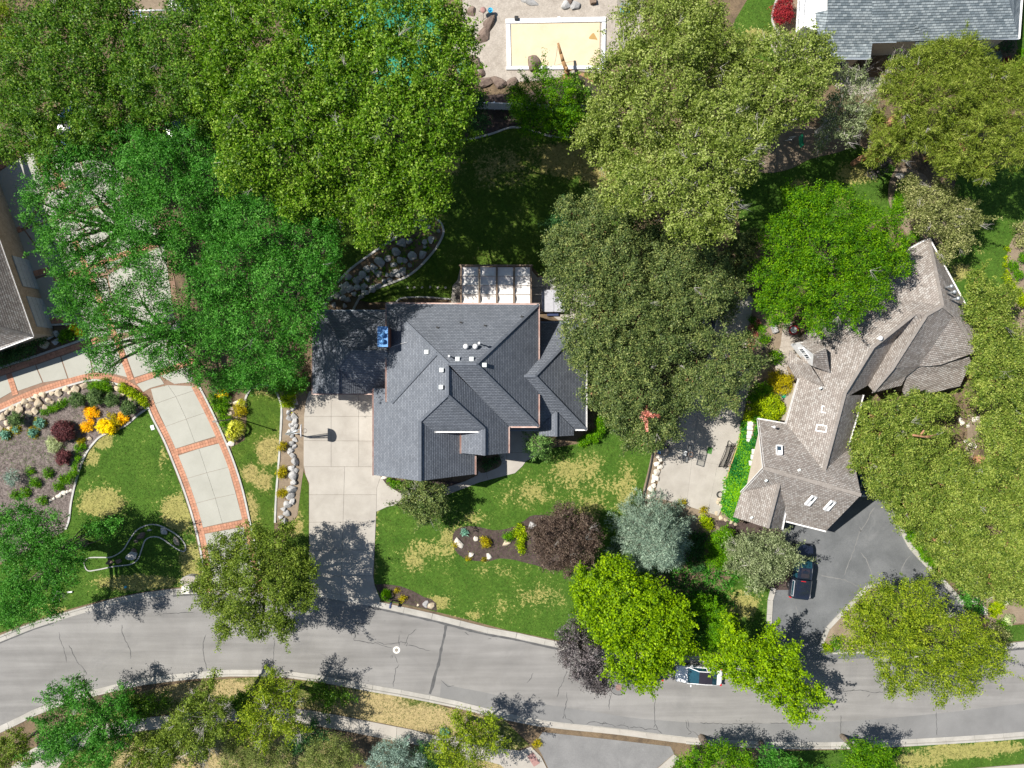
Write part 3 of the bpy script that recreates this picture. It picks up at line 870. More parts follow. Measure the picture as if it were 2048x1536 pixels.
cut_slabs('walkway', [(762, 953), (775, 970), (800, 985), (850, 988), (890, 975), (930, 962), (955, 950), (962, 920), (955, 880), (1010, 852), (1085, 852), (1085, 905), (1052, 922), (1045, 932), (1030, 946), (960, 964), (890, 991), (800, 1008), (775, 1013), (753, 1023), (754, 975)],
          [((800, 960), (806, 1020), None), ((880, 960), (900, 1010), None), ((960, 900), (985, 990), None), ((1013, 910), (1016, 980), None), ((1013, 935), (1060, 960), (1010, 915, 1100, 990)), ((940, 905), (1100, 905), None)], MT['concrete'])
# porch planting bed under the entry gable
bed([(958, 908), (990, 906), (1000, 915), (1002, 930), (985, 940), (962, 946), (955, 930)], 'soil', Z_CON + .012)

# left driveway: pale slabs between brick bands
LD_L = [(295, 805), (307, 835), (330, 880), (350, 928), (370, 980), (390, 1043), (405, 1110), (410, 1152), (412, 1184)]
LD_R = [(397, 768), (425, 823), (450, 878), (470, 928), (487, 983), (502, 1050), (515, 1110), (524, 1150), (530, 1184)]
ld = props(empty('driveway'), kind='structure')
LD_OUT = [(-80, 285), (0, 320), (60, 270), (150, 262), (262, 330), (335, 470), (360, 620), (380, 720)] + LD_R + LD_L[::-1] + [(285, 795), (262, 778), (225, 764), (187, 759), (142, 769), (70, 792), (0, 822), (-80, 852), (-80, 768), (0, 737), (160, 684), (150, 668), (128, 650), (70, 650), (0, 480), (-80, 310)]
pb = slab('paving_base', wl(LD_OUT), 0.0, Z_CON - 0.03, MT['mortar'], ld)


def brick_band(pts_px, width, parent, pitch=0.27, off=0.0, name='brick_band', zt=Z_CON + .014, gap=.018):
    """A soldier course: single bricks laid crosswise along a line."""
    global BRICKS
    line = resample([P(x, y) for x, y in pts_px], pitch)
    band = empty(name)
    band.parent = parent
    for a, b in zip(line[:-1], line[1:]):
        d = b - a
        L = d.length
        if L < 0.1:
            continue
        nn = Vector((-d.y, d.x)).normalized()
        rows = 1 if width < 0.45 else 2
        for r in range(rows):
            c = (a + b) / 2 + nn * (off + (r - (rows - 1) / 2) * width / rows)
            o = bpy.data.objects.new('brick', BRICK_ME)
            o.location = (c.x, c.y, zt - 0.03 + random.uniform(-.004, .004))
            o.rotation_euler = (0, 0, math.atan2(d.y, d.x) + random.uniform(-.02, .02))
            o.scale = (L - gap, width / rows - gap, 0.06)
            link(o, band)
    return band


bm = bmesh.new()
bmesh.ops.create_cube(bm, size=1.0)
BRICK_ME = bpy.data.meshes.new('brick')
bm.to_mesh(BRICK_ME)
bm.free()
BRICK_ME.materials.append(MT['brick'])
BW = 0.62
WL_L = smooth_line(LD_L, 4)
WL_R = smooth_line(LD_R, 4)
brick_band([(x, y) for x, y in WL_R], BW, ld, off=-(BW / 2 + .12), pitch=.3)
brick_band([(x, y) for x, y in WL_L], BW, ld, off=(BW / 2 + .12), pitch=.3)
ARC = smooth_line([(-60, 842), (0, 815), (70, 785), (142, 762), (187, 752), (225, 757), (258, 768), (282, 786), (297, 803)], 5)
brick_band(ARC, BW, ld, pitch=.3, off=0.0)
UP = [(-60, 765), (0, 744), (80, 718), (160, 690), (200, 676)]
brick_band(UP, BW, ld, pitch=.3, off=-.1)
for a, b in (((352, 904), (440, 879)), ((404, 1062), (489, 1045)), ((235, 680), (264, 760)), ((272, 762), (345, 738)), ((20, 748), (33, 790)), ((345, 738), (392, 720)), ((12, 470), (45, 458)), ((40, 556), (100, 540)), ((70, 645), (130, 640)), ((0, 335), (60, 290)), ((90, 300), (130, 380)), ((110, 560), (330, 480)), ((150, 480), (235, 680))):
    brick_band([a, b], BW, ld, pitch=.3)
# white concrete kerb outside the bricks
for nm, ln, o_ in (('a', WL_R, 0.02), ('b', WL_L, -0.02)):
    ribbon('drive_kerb', offset_line([P(x, y) for x, y in ln], o_), .2, .0, .22, MT['edging'], ld)
ribbon('drive_kerb', offset_line([P(x, y) for x, y in ARC], -.42), .2, .0, .22, MT['edging'], ld)
ribbon('drive_kerb', offset_line([P(x, y) for x, y in UP], .38), .2, .0, .3, MT['edging'], ld)
ribbon('drive_kerb', wl([(78, 652), (110, 650), (145, 648)]), .2, .0, .3, MT['edging'], ld)


def quad_slab(a, b, c, d, parent, mat=None, inset=.012):
    slab('slab', wl([a, b, c, d]), 0.02, Z_CON + random.uniform(-.004, .004), mat or MT['concrete_cool'], parent, inset)


ST = [((303, 778), (337, 770), (388, 772)), ((311, 808), (353, 793), (396, 779)), ((332, 853), (374, 838), (415, 824)), ((350, 898), (391, 885), (434, 872))]
for (l0, c0, r0), (l1, c1, r1) in zip(ST[:-1], ST[1:]):
    quad_slab(l0, c0, c1, l1, ld); quad_slab(c0, r0, r1, c1, ld)
ST = [((357, 911), (399, 897), (441, 886)), ((374, 957), (415, 945), (458, 934)), ((390, 1007), (432, 996), (473, 987)), ((401, 1056), (446, 1046), (486, 1038))]
for (l0, c0, r0), (l1, c1, r1) in zip(ST[:-1], ST[1:]):
    quad_slab(l0, c0, c1, l1, ld); quad_slab(c0, r0, r1, c1, ld)
ST = [((406, 1068), (450, 1060), (490, 1053)), ((416, 1112), (460, 1108), (503, 1104)), ((423, 1150), (468, 1148), (512, 1146)), ((426, 1182), (470, 1182), (518, 1182))]
for (l0, c0, r0), (l1, c1, r1) in zip(ST[:-1], ST[1:]):
    quad_slab(l0, c0, c1, l1, ld); quad_slab(c0, r0, r1, c1, ld)
for q in ([(0, 754), (14, 749), (27, 783), (0, 798)], [(25, 746), (72, 730), (87, 765), (38, 782)], [(74, 730), (122, 713), (137, 757), (89, 765)], [(124, 713), (176, 694), (187, 745), (139, 757)], [(178, 693), (230, 676), (257, 755), (225, 747), (189, 744)],
          [(243, 680), (330, 650), (340, 732), (270, 755)], [(275, 768), (320, 752), (330, 768), (302, 776), (288, 784)], [(332, 650), (362, 640), (388, 764), (350, 768), (322, 752), (342, 735)],
          [(8, 480), (50, 462), (110, 546), (42, 560)], [(47, 568), (112, 546), (150, 640), (73, 645)], [(52, 460), (150, 430), (215, 545), (112, 546)], [(114, 556), (215, 556), (240, 668), (160, 680), (152, 640)], [(152, 430), (250, 400), (330, 470), (217, 540)], [(217, 550), (330, 488), (350, 640), (240, 668)],
          [(0, 345), (66, 300), (95, 380), (50, 455), (5, 470)], [(66, 292), (130, 272), (175, 350), (100, 375)], [(135, 275), (250, 335), (250, 395), (152, 425), (180, 350)], [(60, 455), (100, 385), (170, 360), (150, 420)]):
    slab('slab', wl(q), .02, Z_CON + random.uniform(-.004, .004), MT['concrete_cool'], ld, .012)

# bottom pavement, crossing and bay
cut_slabs('pavement', smooth_line([(20, 1536), (60, 1500), (110, 1472), (200, 1448), (275, 1436), (330, 1430), (400, 1422), (480, 1416), (560, 1414), (620, 1419), (672, 1428), (732, 1440), (824, 1458), (882, 1473), (960, 1490), (1040, 1500), (1062, 1492), (1082, 1512), (1096, 1540), (1040, 1560), (1000, 1528), (930, 1510), (857, 1493), (762, 1475), (697, 1462), (620, 1448), (560, 1440), (480, 1440), (400, 1446), (330, 1455), (275, 1462), (200, 1478), (140, 1505), (110, 1545), (60, 1570)], 1),
          [((x, 1380), (x + dx, 1560), None) for x, dx in ((80, 40), (150, 30), (220, 20), (290, 12), (360, 6), (430, 2), (500, -2), (570, -8), (640, -14), (705, -16), (733, -14), (800, -14), (860, -16), (920, -18), (985, -20))], MT['concrete'])
cut_slabs('crossing', [(1024, 1432), (1086, 1442), (1129, 1447), (1239, 1458), (1344, 1472), (1400, 1478), (1424, 1481), (1418, 1492), (1362, 1516), (1348, 1506), (1341, 1492), (1239, 1480), (1129, 1468), (1085, 1463), (1071, 1484), (1058, 1486), (1020, 1456), (1012, 1442)],
          [((1088, 1430), (1085, 1470), None), ((1129, 1430), (1126, 1480), None), ((1185, 1440), (1183, 1490), None), ((1240, 1440), (1238, 1500), None), ((1294, 1440), (1292, 1500), None), ((1345, 1460), (1341, 1500), None)], MT['concrete'], z1=.05)
sheet('bay', [(1085, 1464), (1129, 1469), (1239, 1481), (1341, 1493), (1348, 1507), (1310, 1540), (1290, 1600), (1110, 1600), (1096, 1536), (1084, 1510), (1071, 1486)], Z_SOIL + .02, MT['bay_asphalt'])
cut_slabs('pavement', [(1347, 1507), (1362, 1517), (1312, 1560), (1285, 1600), (1290, 1560), (1312, 1538)], [], MT['concrete'])
cut_slabs('pavement', [(1921, 1537), (2048, 1527), (2120, 1520), (2120, 1560), (1921, 1570)], [((1985, 1500), (1990, 1600), None), ((2050, 1500), (2055, 1600), None)], MT['concrete'])
t = box('utility_cover', P(1067, 1519, Z_CON + .012), (.75, 1.35, .02), MT['terracotta'], rz=math.radians(32))
props(t, 'brown rectangular utility cover set in the pavement by the bay', 'utility cover')

# right house: asphalt drive, concrete kerbs, concrete court
sheet('asphalt_drive', smooth_line([(1560, 1030), (1660, 1040), (1730, 960), (1760, 968), (1770, 985), (1783, 1020), (1798, 1057), (1813, 1090), (1836, 1117), (1871, 1153), (1923, 1210), (1960, 1250), (1985, 1284), (1975, 1305), (1800, 1315), (1560, 1322), (1536, 1300), (1538, 1250), (1543, 1182), (1552, 1100)], 1), Z_SOIL + .012, MT['drive_asphalt'])
for pts, w, lab in (([(1762, 962), (1772, 985), (1786, 1018), (1801, 1055), (1816, 1088), (1839, 1115), (1874, 1151), (1926, 1208)], .5, ''), ([(1546, 1175), (1541, 1182), (1537, 1250), (1536, 1292)], .55, ''),
                    ([(1760, 1167), (1745, 1168), (1729, 1177), (1695, 1214), (1660, 1249), (1645, 1272), (1643, 1294)], .42, '')):
    root = props(empty('drive_kerb'), kind='structure')
    q = resample(wl(smooth_line(pts, 4)), 1.5)
    for a, b in zip(q[:-1], q[1:]):
        d = (b - a).normalized()
        ribbon('kerb_segment', [a + d * .01, b - d * .01], w, .05, .2, MT['kerb'], root)
v, fs = [], []
for c in ([(1750, 1015), (1742, 1022), (1736, 1035), (1725, 1055), (1718, 1065), (1712, 1085), (1705, 1105), (1695, 1130), (1688, 1150)], [(1717, 1052), (1722, 1060), (1716, 1064)], [(1720, 1105), (1733, 1120), (1740, 1140), (1743, 1152)], [(1640, 1150), (1665, 1155), (1690, 1160), (1715, 1172)], [(1590, 1210), (1596, 1235), (1590, 1250)], [(1820, 1110), (1805, 1130), (1800, 1150)]):
    flat_ribbon([p + Vector((random.uniform(-.05, .05), random.uniform(-.05, .05))) for p in resample(wl(smooth_line(c, 3)), .3)], .08, Z_SOIL + .017, v, fs, True)
mesh_obj('pale_crack', v, fs, MT['asphalt_patch'])['kind'] = 'structure'
cut_slabs('court', [(1486, 828), (1484, 846), (1474, 890), (1459, 932), (1449, 970), (1446, 1010), (1436, 1031), (1369, 1010), (1309, 994), (1311, 980), (1324, 930), (1334, 905), (1330, 870), (1380, 800), (1420, 700), (1410, 560), (1470, 545), (1505, 600), (1496, 680), (1505, 750)],
          [((1300, 905), (1500, 940), None), ((1400, 780), (1370, 1030), (1300, 780, 1520, 1060)), ((1300, 800), (1520, 820), None), ((1380, 700), (1520, 712), None), ((1440, 900), (1412, 1040), (1380, 906, 1520, 1060)), ((1380, 620), (1520, 632), None)], MT['concrete'], gap=.006)
cut_slabs('brick_path', [(1580, 640), (1604, 690), (1590, 720), (1572, 735), (1580, 760), (1598, 800), (1575, 845), (1560, 800), (1558, 760), (1548, 730), (1560, 690), (1565, 650)], [((1540, y), (1620, y - 8), None) for y in range(655, 840, 14)], MT['brick'] if False else MT['paver'], gap=.008)
# pool terrace and sports court at the top
sheet('terrace', [(925, -60), (1290, -60), (1290, 60), (1215, 120), (1212, 150), (1160, 142), (1100, 160), (1010, 165), (965, 155), (940, 120), (900, 100), (925, 50)], Z_SOIL + .03, MT['paver'])
sheet('sports_court', [(600, -60), (890, -60), (880, 150), (810, 175), (690, 170), (600, 120)], Z_SOIL + .03, MT['court_green'])
sheet('court_key', [(590, -20), (735, -20), (720, 110), (640, 125), (585, 60)], Z_SOIL + .034, MT['court_teal'])
sheet('bare_soil', [(1125, 148), (1185, 146), (1190, 190), (1120, 190)], Z_SOIL + .034, MT['log'])
cut_slabs('patio', [(922, 530), (915, 560), (905, 572), (902, 600), (905, 615), (1080, 615), (1130, 650), (1180, 640), (1180, 560), (1110, 555), (1075, 555), (1062, 540)], [((985, 500), (985, 660), None), ((1040, 500), (1040, 660), None), ((1090, 500), (1090, 660), None), ((880, 575), (1200, 575), None)], MT['concrete'])
sheet('white_gravel', smooth_line([(1540, 70), (1600, 70), (1650, 110), (1700, 150), (1760, 155), (1800, 165), (1700, 190), (1620, 130), (1560, 120)], 3, True), Z_BED + .004, MT['paver'])
# ---------------------------------------------------------------- buildings
def zx(px, X0, z0, s):
    """Height where the sight line through column px meets the roof plane z = z0 + s (X - X0)."""
    k = (px - 1024.0) / F
    return (z0 + s * (k * H - X0)) / (1 + s * k)


def roof_part(name, facets, mat, parent, th=0.16, px=True):
    """Roof slopes with real thickness, shingle courses running along each slope (UV in metres)."""
    verts, faces, uvs = [], [], []
    for fc in facets:
        p = [P(*q) for q in fc] if px else [Vector(q) for q in fc]
        ar = sum(p[i].x * p[(i + 1) % len(p)].y - p[(i + 1) % len(p)].x * p[i].y for i in range(len(p)))
        if ar < 0:
            p.reverse()
        n = len(p)
        nr = Vector((0, 0, 0))
        for i in range(n):
            a, b = p[i], p[(i + 1) % n]
            nr += Vector(((a.y - b.y) * (a.z + b.z), (a.z - b.z) * (a.x + b.x), (a.x - b.x) * (a.y + b.y)))
        nr.normalize()
        if nr.z < 0: nr = -nr
        hz = Vector((-nr.y, nr.x, 0))
        hz = hz.normalized() if hz.length > 1e-3 else Vector((1, 0, 0))
        up = nr.cross(hz)
        uv = [(q.dot(hz), q.dot(up)) for q in p]
        base = len(verts)
        verts += [tuple(q) for q in p] + [(q.x, q.y, q.z - th) for q in p]
        uv2 = uv + uv
        tr = tess([(q.x, q.y, 0) for q in p])
        for a, b, c in tr:
            cr = (p[b].x - p[a].x) * (p[c].y - p[a].y) - (p[b].y - p[a].y) * (p[c].x - p[a].x)
            f = (a, b, c) if cr > 0 else (a, c, b)
            faces.append(tuple(base + i for i in f)); uvs += [uv2[i] for i in f]
            f = f[::-1]
            faces.append(tuple(base + n + i for i in f)); uvs += [uv2[i] for i in f]
        for i in range(n):
            j = (i + 1) % n
            faces.append((base + i, base + n + i, base + n + j, base + j)); uvs += [uv[i], uv[i], uv[j], uv[j]]
    return mesh_obj(name, verts, faces, mat, parent, uvs=uvs)


def caps(name, lines, mat, parent, w=0.26, h=0.05):
    """Ridge and hip caps laid over the roof lines, tile by tile, one run per line."""
    for a, b in lines:
        a, b = P(*a), P(*b)
        d = b - a
        L = d.length
        n = max(1, int(L / 0.32))
        q = d.to_track_quat('X', 'Z').to_matrix().to_4x4()
        bm = bmesh.new()
        for k in range(n):
            c = a + d * ((k + .5) / n) + Vector((0, 0, h * 0.4 + (k % 2) * 0.012))
            bmesh.ops.create_cube(bm, size=1.0, matrix=Matrix.Translation(c) @ q @ Matrix.Diagonal((L / n * 1.02, w, h, 1)))
        bm_obj(name, bm, mat, parent)


def gutter(name, pts, mat, parent, w=0.13, h=0.12, drop=0.02):
    """A run of eaves gutter with a hollow channel."""
    bm = bmesh.new()
    for a, b in zip(pts[:-1], pts[1:]):
        a, b = P(*a), P(*b)
        d = (b - a)
        L = d.length
        q = d.to_track_quat('X', 'Z').to_matrix().to_4x4()
        m0 = Matrix.Translation((a + b) / 2 - Vector((0, 0, drop))) @ q
        for yy, zz, sy, szz in ((w * .45, 0, .02, h), (-w * .45, 0, .02, h), (0, -h * .45, w * .88, .02)):
            bmesh.ops.create_cube(bm, size=1.0, matrix=m0 @ Matrix.Translation((0, yy, zz)) @ Matrix.Diagonal((L + .02, sy, szz, 1)))
    return bm_obj(name, bm, mat, parent)


def wall_block(name, outline_px, z_eave, mat, parent, inset=.45, z0=0.0, top=None):
    p = [P(x, y, z_eave) for x, y in outline_px]
    p = [Vector((q.x, q.y)) for q in p]
    if sum(p[i].x * p[(i + 1) % len(p)].y - p[(i + 1) % len(p)].x * p[i].y for i in range(len(p))) < 0:
        p.reverse()
    p = offset_poly(p, -inset)
    return slab(name, p, z0, (top or z_eave) - .12, mat, parent)


def window(parent, c, w, h, facing, mat_frame='white_paint', name='window'):
    """A framed window with its pane; facing is the wall's outward angle in degrees."""
    a = math.radians(facing)
    R = Matrix.Rotation(a, 4, 'Z')
    bm = bmesh.new()
    T = Matrix.Translation(c) @ R
    for yy, zz, sy, szz in ((0, h / 2, w + .16, .08), (0, -h / 2, w + .16, .08), (w / 2, 0, .08, h), (-w / 2, 0, .08, h), (0, 0, .04, h)):
        bmesh.ops.create_cube(bm, size=1, matrix=T @ Matrix.Translation((.03, yy, zz)) @ Matrix.Diagonal((.1, sy, szz, 1)))
    o = bm_obj(name, bm, MT[mat_frame], parent)
    bm = bmesh.new()
    bmesh.ops.create_cube(bm, size=1, matrix=T @ Matrix.Translation((.025, 0, 0)) @ Matrix.Diagonal((.03, w - .08, h - .08, 1)))
    bm_obj('pane', bm, MT['glass'], o)
    return o


def garage_door(parent, c, w, h, facing, mat='white_paint'):
    a = math.radians(facing)
    T = Matrix.Translation(c) @ Matrix.Rotation(a, 4, 'Z')
    bm = bmesh.new()
    bmesh.ops.create_cube(bm, size=1, matrix=T @ Matrix.Diagonal((.06, w, h, 1)))
    o = bm_obj('garage_door', bm, MT[mat], parent)
    for r in range(4):
        for k in range(4):
            bm = bmesh.new()
            bmesh.ops.create_cube(bm, size=1, matrix=T @ Matrix.Translation((.04, (k - 1.5) * w / 4, (r - 1.5) * h / 4)) @ Matrix.Diagonal((.03, w / 4 - .1, h / 4 - .1, 1)))
            bm_obj('panel', bm, MT[mat], o)
    return o


# --- the grey roofed house in the middle
hs = thing('house', 'large house with dark grey hipped roofs in the middle of the picture', 'house', P(930, 780, 0))
U, R_ = 5.6, 10.6
sA = 0.78
XA = P(773, 700, U).x
zw = lambda px, d=0.0: zx(px, XA, U - d, sA)
zb = lambda px: zw(px, .15)
roof_part('roof', [[(897, 728, R_), (773, 607, U), (1077, 609, U), (952, 728, R_)],
                   [(952, 728, R_), (1077, 609, U), (1077, 853, U)],
                   [(897, 728, R_), (952, 728, R_), (1077, 853, U), (1015, 853, U)],
                   [(773, 607, U), (773, 803, U), (783, 806, zw(783)), (874, 706, zw(874))]], MT['roof_slate'], hs)
roof_part('roof', [[(747, 777, zb(747)), (772, 777, zb(772)), (772, 800, zb(772)), (783, 806, zb(783)), (874, 706, zb(874)), (897, 728, R_ - .1), (895, 790, 10.4), (840, 842, zb(840)), (840, 962, zb(840)), (747, 950, zb(747))],
                   [(840, 842, zb(840)), (840, 962, zb(840)), (950, 948, 4.34), (950, 858, 4.34)],
                   [(895, 790, 10.42), (840, 842, zb(840)), (866, 863, 7.27), (962, 863, 7.27), (968, 857, 7.7)]], MT['roof_slate'], hs)
roof_part('roof', [[(897, 732, 10.45), (895, 790, 10.42), (968, 857, 7.7), (968, 911, 7.7), (1017, 906, 5.7), (1017, 852, 5.7)],
                   [(922, 864, 5.7), (966, 857, 7.62), (968, 857, 7.7), (968, 911, 7.7), (922, 906, 5.7)]], MT['roof_slate'], hs)
roof_part('roof', [[(1070, 752, 6.8), (1172, 645, 2.7), (1172, 859, 2.7)],
                   [(1045, 752, 6.8), (1070, 752, 6.8), (1172, 645, 2.7), (1060, 645, 2.7)],
                   [(1045, 752, 6.8), (1070, 752, 6.8), (1172, 859, 2.7), (1010, 859, 2.7)],
                   [(1112, 822, 4.25), (1112, 873, 4.25), (1078, 872, 2.9), (1078, 858, 2.9)],
                   [(1112, 822, 4.25), (1148, 858, 2.88), (1148, 871, 2.9), (1112, 873, 4.25)]], MT['roof_slate'], hs)
roof_part('roof', [[(625, 622, 3.0), (775, 622, 3.0), (775, 703, 6.0), (700, 703, 6.0)],
                   [(625, 622, 3.0), (700, 703, 6.0), (675, 736, 5.0), (675, 787, 5.0), (625, 787, 3.0)],
                   [(700, 703, 6.0), (775, 703, 6.0), (775, 787, 3.0), (735, 787, 3.0), (675, 736, 5.0)],
                   [(675, 736, 5.0), (675, 787, 5.0), (735, 787, 3.05)]], MT['roof_slate'], hs)
caps('ridge_cap', [((897, 728, R_), (952, 728, R_)), ((952, 728, R_), (1077, 609, U)), ((952, 728, R_), (1077, 853, U)), ((897, 728, R_), (773, 607, U)), ((895, 733, 10.5), (895, 790, 10.42)),
                   ((895, 790, 10.42), (840, 842, zb(840))), ((840, 842, zb(840)), (840, 962, zb(840))), ((895, 790, 10.42), (968, 857, 7.72)), ((968, 857, 7.7), (968, 911, 7.7)),
                   ((874, 706, zw(874)), (783, 806, zw(783))), ((1048, 752, 6.82), (1070, 752, 6.82)), ((1070, 752, 6.82), (1172, 645, 2.72)), ((1070, 752, 6.82), (1172, 859, 2.72)), ((1112, 824, 4.25), (1112, 873, 4.25)),
                   ((700, 703, 6.0), (773, 703, 6.0)), ((625, 622, 3.0), (700, 703, 6.0)), ((700, 703, 6.0), (675, 736, 5.0)), ((675, 736, 5.0), (675, 787, 5.0))], MT['ridge_slate'], hs)
gutter('gutter', [(774, 606, U), (1078, 608, U), (1078, 730, U)], MT['gutter_pink'], hs)
gutter('gutter', [(1078, 789, U), (1078, 854, U), (1018, 854, U)], MT['gutter_pink'], hs)
gutter('gutter', [(1018, 854, 5.7), (1018, 906, 5.7)], MT['gutter_pink'], hs)
gutter('gutter', [(772, 606, U), (772, 804, U)], MT['gutter_pink'], hs)
gutter('gutter', [(746, 777, zb(747)), (746, 951, zb(747))], MT['gutter_pink'], hs)
gutter('gutter', [(951, 912, 4.34), (951, 949, 4.34)], MT['gutter_pink'], hs)
gutter('gutter', [(921, 863, 5.7), (921, 907, 5.7)], MT['gutter_pink'], hs)
gutter('gutter', [(866, 864, 7.27), (962, 864, 7.27)], MT['gutter_white'], hs)
gutter('gutter', [(1173, 645, 2.7), (1173, 860, 2.7), (1147, 860, 2.7)], MT['gutter_white'], hs)
gutter('gutter', [(1017, 861, 2.7), (1078, 861, 2.7)], MT['gutter_blue'], hs)  # blue-grey tone here paints in the upper roof's shade on this gutter
gutter('gutter', [(1060, 644, 2.7), (1172, 644, 2.7)], MT['gutter_blue'], hs)
gutter('gutter', [(625, 621, 3.0), (773, 621, 3.0)], MT['gutter_blue'], hs)
gutter('gutter', [(625, 622, 3.0), (625, 788, 3.0), (746, 788, 3.0)], MT['gutter_pink'], hs)
w1 = wall_block('wall', [(773, 607), (1077, 609), (1077, 853), (773, 853)], U, MT['wall_brick'], hs)
w2 = wall_block('wall', [(747, 777), (950, 777), (950, 948), (747, 950)], 4.2, MT['wall_brick'], hs)
w3 = wall_block('wall', [(922, 840), (1017, 840), (1017, 880), (922, 880)], 5.6, MT['stucco'], hs)
w4 = wall_block('wall', [(1040, 645), (1172, 645), (1172, 859), (1040, 859)], 2.7, MT['wall_brick'], hs)
w5 = wall_block('wall', [(625, 622), (780, 622), (780, 787), (625, 787)], 3.0, MT['wall_brick'], hs)
gx = P(747, 860, 4.2).x + .46
for py in (812, 860, 912):
    q = P(747, py, 4.2)
    garage_door(w2, (gx - .03, q.y, 1.2), 2.3, 2.2, 180)
for px in (650, 705):
    q = P(px, 787, 3.0)
    garage_door(w5, (q.x, q.y + .44, 1.25), 2.5, 2.3, -90)
for (px, py, z, f, w) in ((830, 609, 4, 90, 1.6), (920, 609, 4, 90, 2.0), (1010, 609, 4, 90, 1.6), (830, 609, 1.5, 90, 1.8), (1040, 609, 1.6, 90, 1.4)):
    q = P(px, py, U)
    window(w1, (q.x, q.y - .43, z), w, 1.3, f)
for (px, py) in ((800, 949), (880, 949)):
    q = P(px, py, 4.2)
    window(w2, (q.x, q.y + .44, 1.6), 1.5, 1.3, -90)
for py in (700, 790):
    q = P(1172, py, 2.7)
    window(w4, (q.x - .43, q.y, 1.5), 1.4, 1.2, 0)
q = P(985, 880, 5.6)
dr = box('front_door', (q.x, q.y + .40, 1.15), (1.1, .08, 2.2), MT['wood_brown'], w3)
box('handle', (q.x + .4, q.y + .34, 1.1), (.05, .06, .2), MT['chrome'], dr)
# roof fittings
def on_roof(kind, px, py, z):
    c = P(px, py, z)
    if kind == 'box':
        o = box('roof_vent', c, (.34, .34, .2), MT['vent_white'], hs, bevel=.03)
        box('vent_lid', c + Vector((0, 0, .14)), (.38, .38, .05), MT['vent_white'], o)
    elif kind == 'dome':
        lathe('roof_vent', [(.1, -.35), (.1, .1), (.23, .1), (.25, .2), (.18, .32), (.07, .38), (0, .39)], c, MT['gutter_white'], hs, 16)
    elif kind == 'dark':
        o = box('vent_boot', c, (.26, .16, .07), MT['vent_dark'], hs, rz=-.35)
        tube('pipe', [c, c + Vector((.1, -.02, .13))], .035, MT['vent_dark'], o, 6)
for px, py in ((883, 740), (882, 774), (853, 704)):
    on_roof('box', px, py, zw(px) + .15)
for px, py, z in ((915, 718, 10.25), (943, 718, 10.25), (969, 730, 10.0)):
    on_roof('box', px, py, z)
on_roof('dome', 932, 693, 9.5); on_roof('dome', 951, 693, 9.5)
for px, py, z in ((875, 655, 7.75), (922, 645, 7.35), (970, 651, 7.6), (1044, 633, 6.85)):
    on_roof('dark', px, py, z)
def pipe(parent, px, py, z, h, r=.07, cap=True, name='vent_pipe', mat='gutter_white'):
    c = P(px, py, z)
    o = tube(name, [c - Vector((0, 0, .3)), c + Vector((0, 0, h))], r, MT[mat], parent, 10)
    if cap:
        lathe('cap', [(r * 1.2, 0), (r * 2, .02), (r * 2, .1), (r * 1.2, .2), (0, .22)], c + Vector((0, 0, h)), MT[mat], o, 12)
    return o
pipe(hs, 960, 688, 9.2, 1.25)
pipe(hs, 900, 713, 10.0, .7, .06)
tube('cable', [P(783, 694, 6.4), P(800, 688, 7.0), P(814, 684, 7.6)], .015, MT['gutter_white'], hs, 4)
c = P(765.5, 673.5, 8.3)
ch = box('chimney', (c.x, c.y, 4.15), (.86, 1.78, 8.2), MT['wall_brick'], hs)
box('chimney_cap', (c.x, c.y, 8.31), (.98, 1.92, .12), MT['blue_metal'], ch)
for dy in (.15, -.45):
    lathe('flue', [(.17, .06), (.17, .3), (.24, .3), (.24, .36), (.0, .4)], (c.x, c.y + dy, 8.3), MT['blue_metal'], ch, 12)

# --- the brown roofed house on the right
hb = thing('house', 'rambling house with light brown shingle roofs and skylights on the right', 'house', P(1680, 830, 0))
E, = (3.6,)
FB = [[(1598, 757, E), (1690, 785, 6.6), (1746, 694, 7.0), (1610, 672, E)], [(1610, 672, E), (1746, 694, 7.0), (1829, 628, 6.8), (1700, 580, E)], [(1700, 580, E), (1829, 628, 6.8), (1853, 630, 7.0), (1885, 612, 6.8), (1870, 535, 6.0), (1817, 499, E)],
      [(1817, 499, E), (1870, 535, 6.0), (1858, 478, 3.9)], [(1858, 478, 3.9), (1870, 535, 6.0), (1885, 612, 6.8), (1965, 672, 4.2)], [(1885, 612, 6.8), (1908, 631, 6.0), (1946, 690, 4.6), (1965, 672, 4.2)]]
roof_part('roof', FB, MT['roof_brown'], hb)
roof_part('roof', [[(1829, 628, 6.8), (1746, 694, 7.0), (1690, 785, 6.6), (1697, 792, 6.0), (1737, 770, 4.2), (1793, 675, 4.9)],
                   [(1829, 628, 6.8), (1793, 675, 4.9), (1737, 770, 4.2), (1747, 782, 5.0), (1783, 736, 5.9), (1853, 630, 7.0)],
                   [(1853, 630, 7.02), (1885, 613, 6.8), (1908, 631, 5.7), (1838, 733, 4.1), (1785, 737, 5.9)],
                   [(1783, 736, 5.9), (1747, 782, 5.0), (1745, 786, 4.9), (1803, 771, 3.9), (1812, 753, 4.0), (1838, 733, 4.1)],
                   [(1908, 631, 5.7), (1946, 690, 4.6), (1952, 704, 4.2), (1880, 730, 4.1), (1838, 733, 4.1)]], MT['roof_brown'], hb)
roof_part('roof', [[(1812, 753, 3.6), (1838, 731, 3.9), (1880, 728, 3.8), (1938, 713, 3.3), (1944, 727, 3.0), (1936, 738, 2.9), (1920, 772, 2.6), (1853, 788, 2.6), (1853, 778, 2.8), (1811, 793, 2.7), (1806, 782, 2.9)]], MT['roof_brown'], hb)
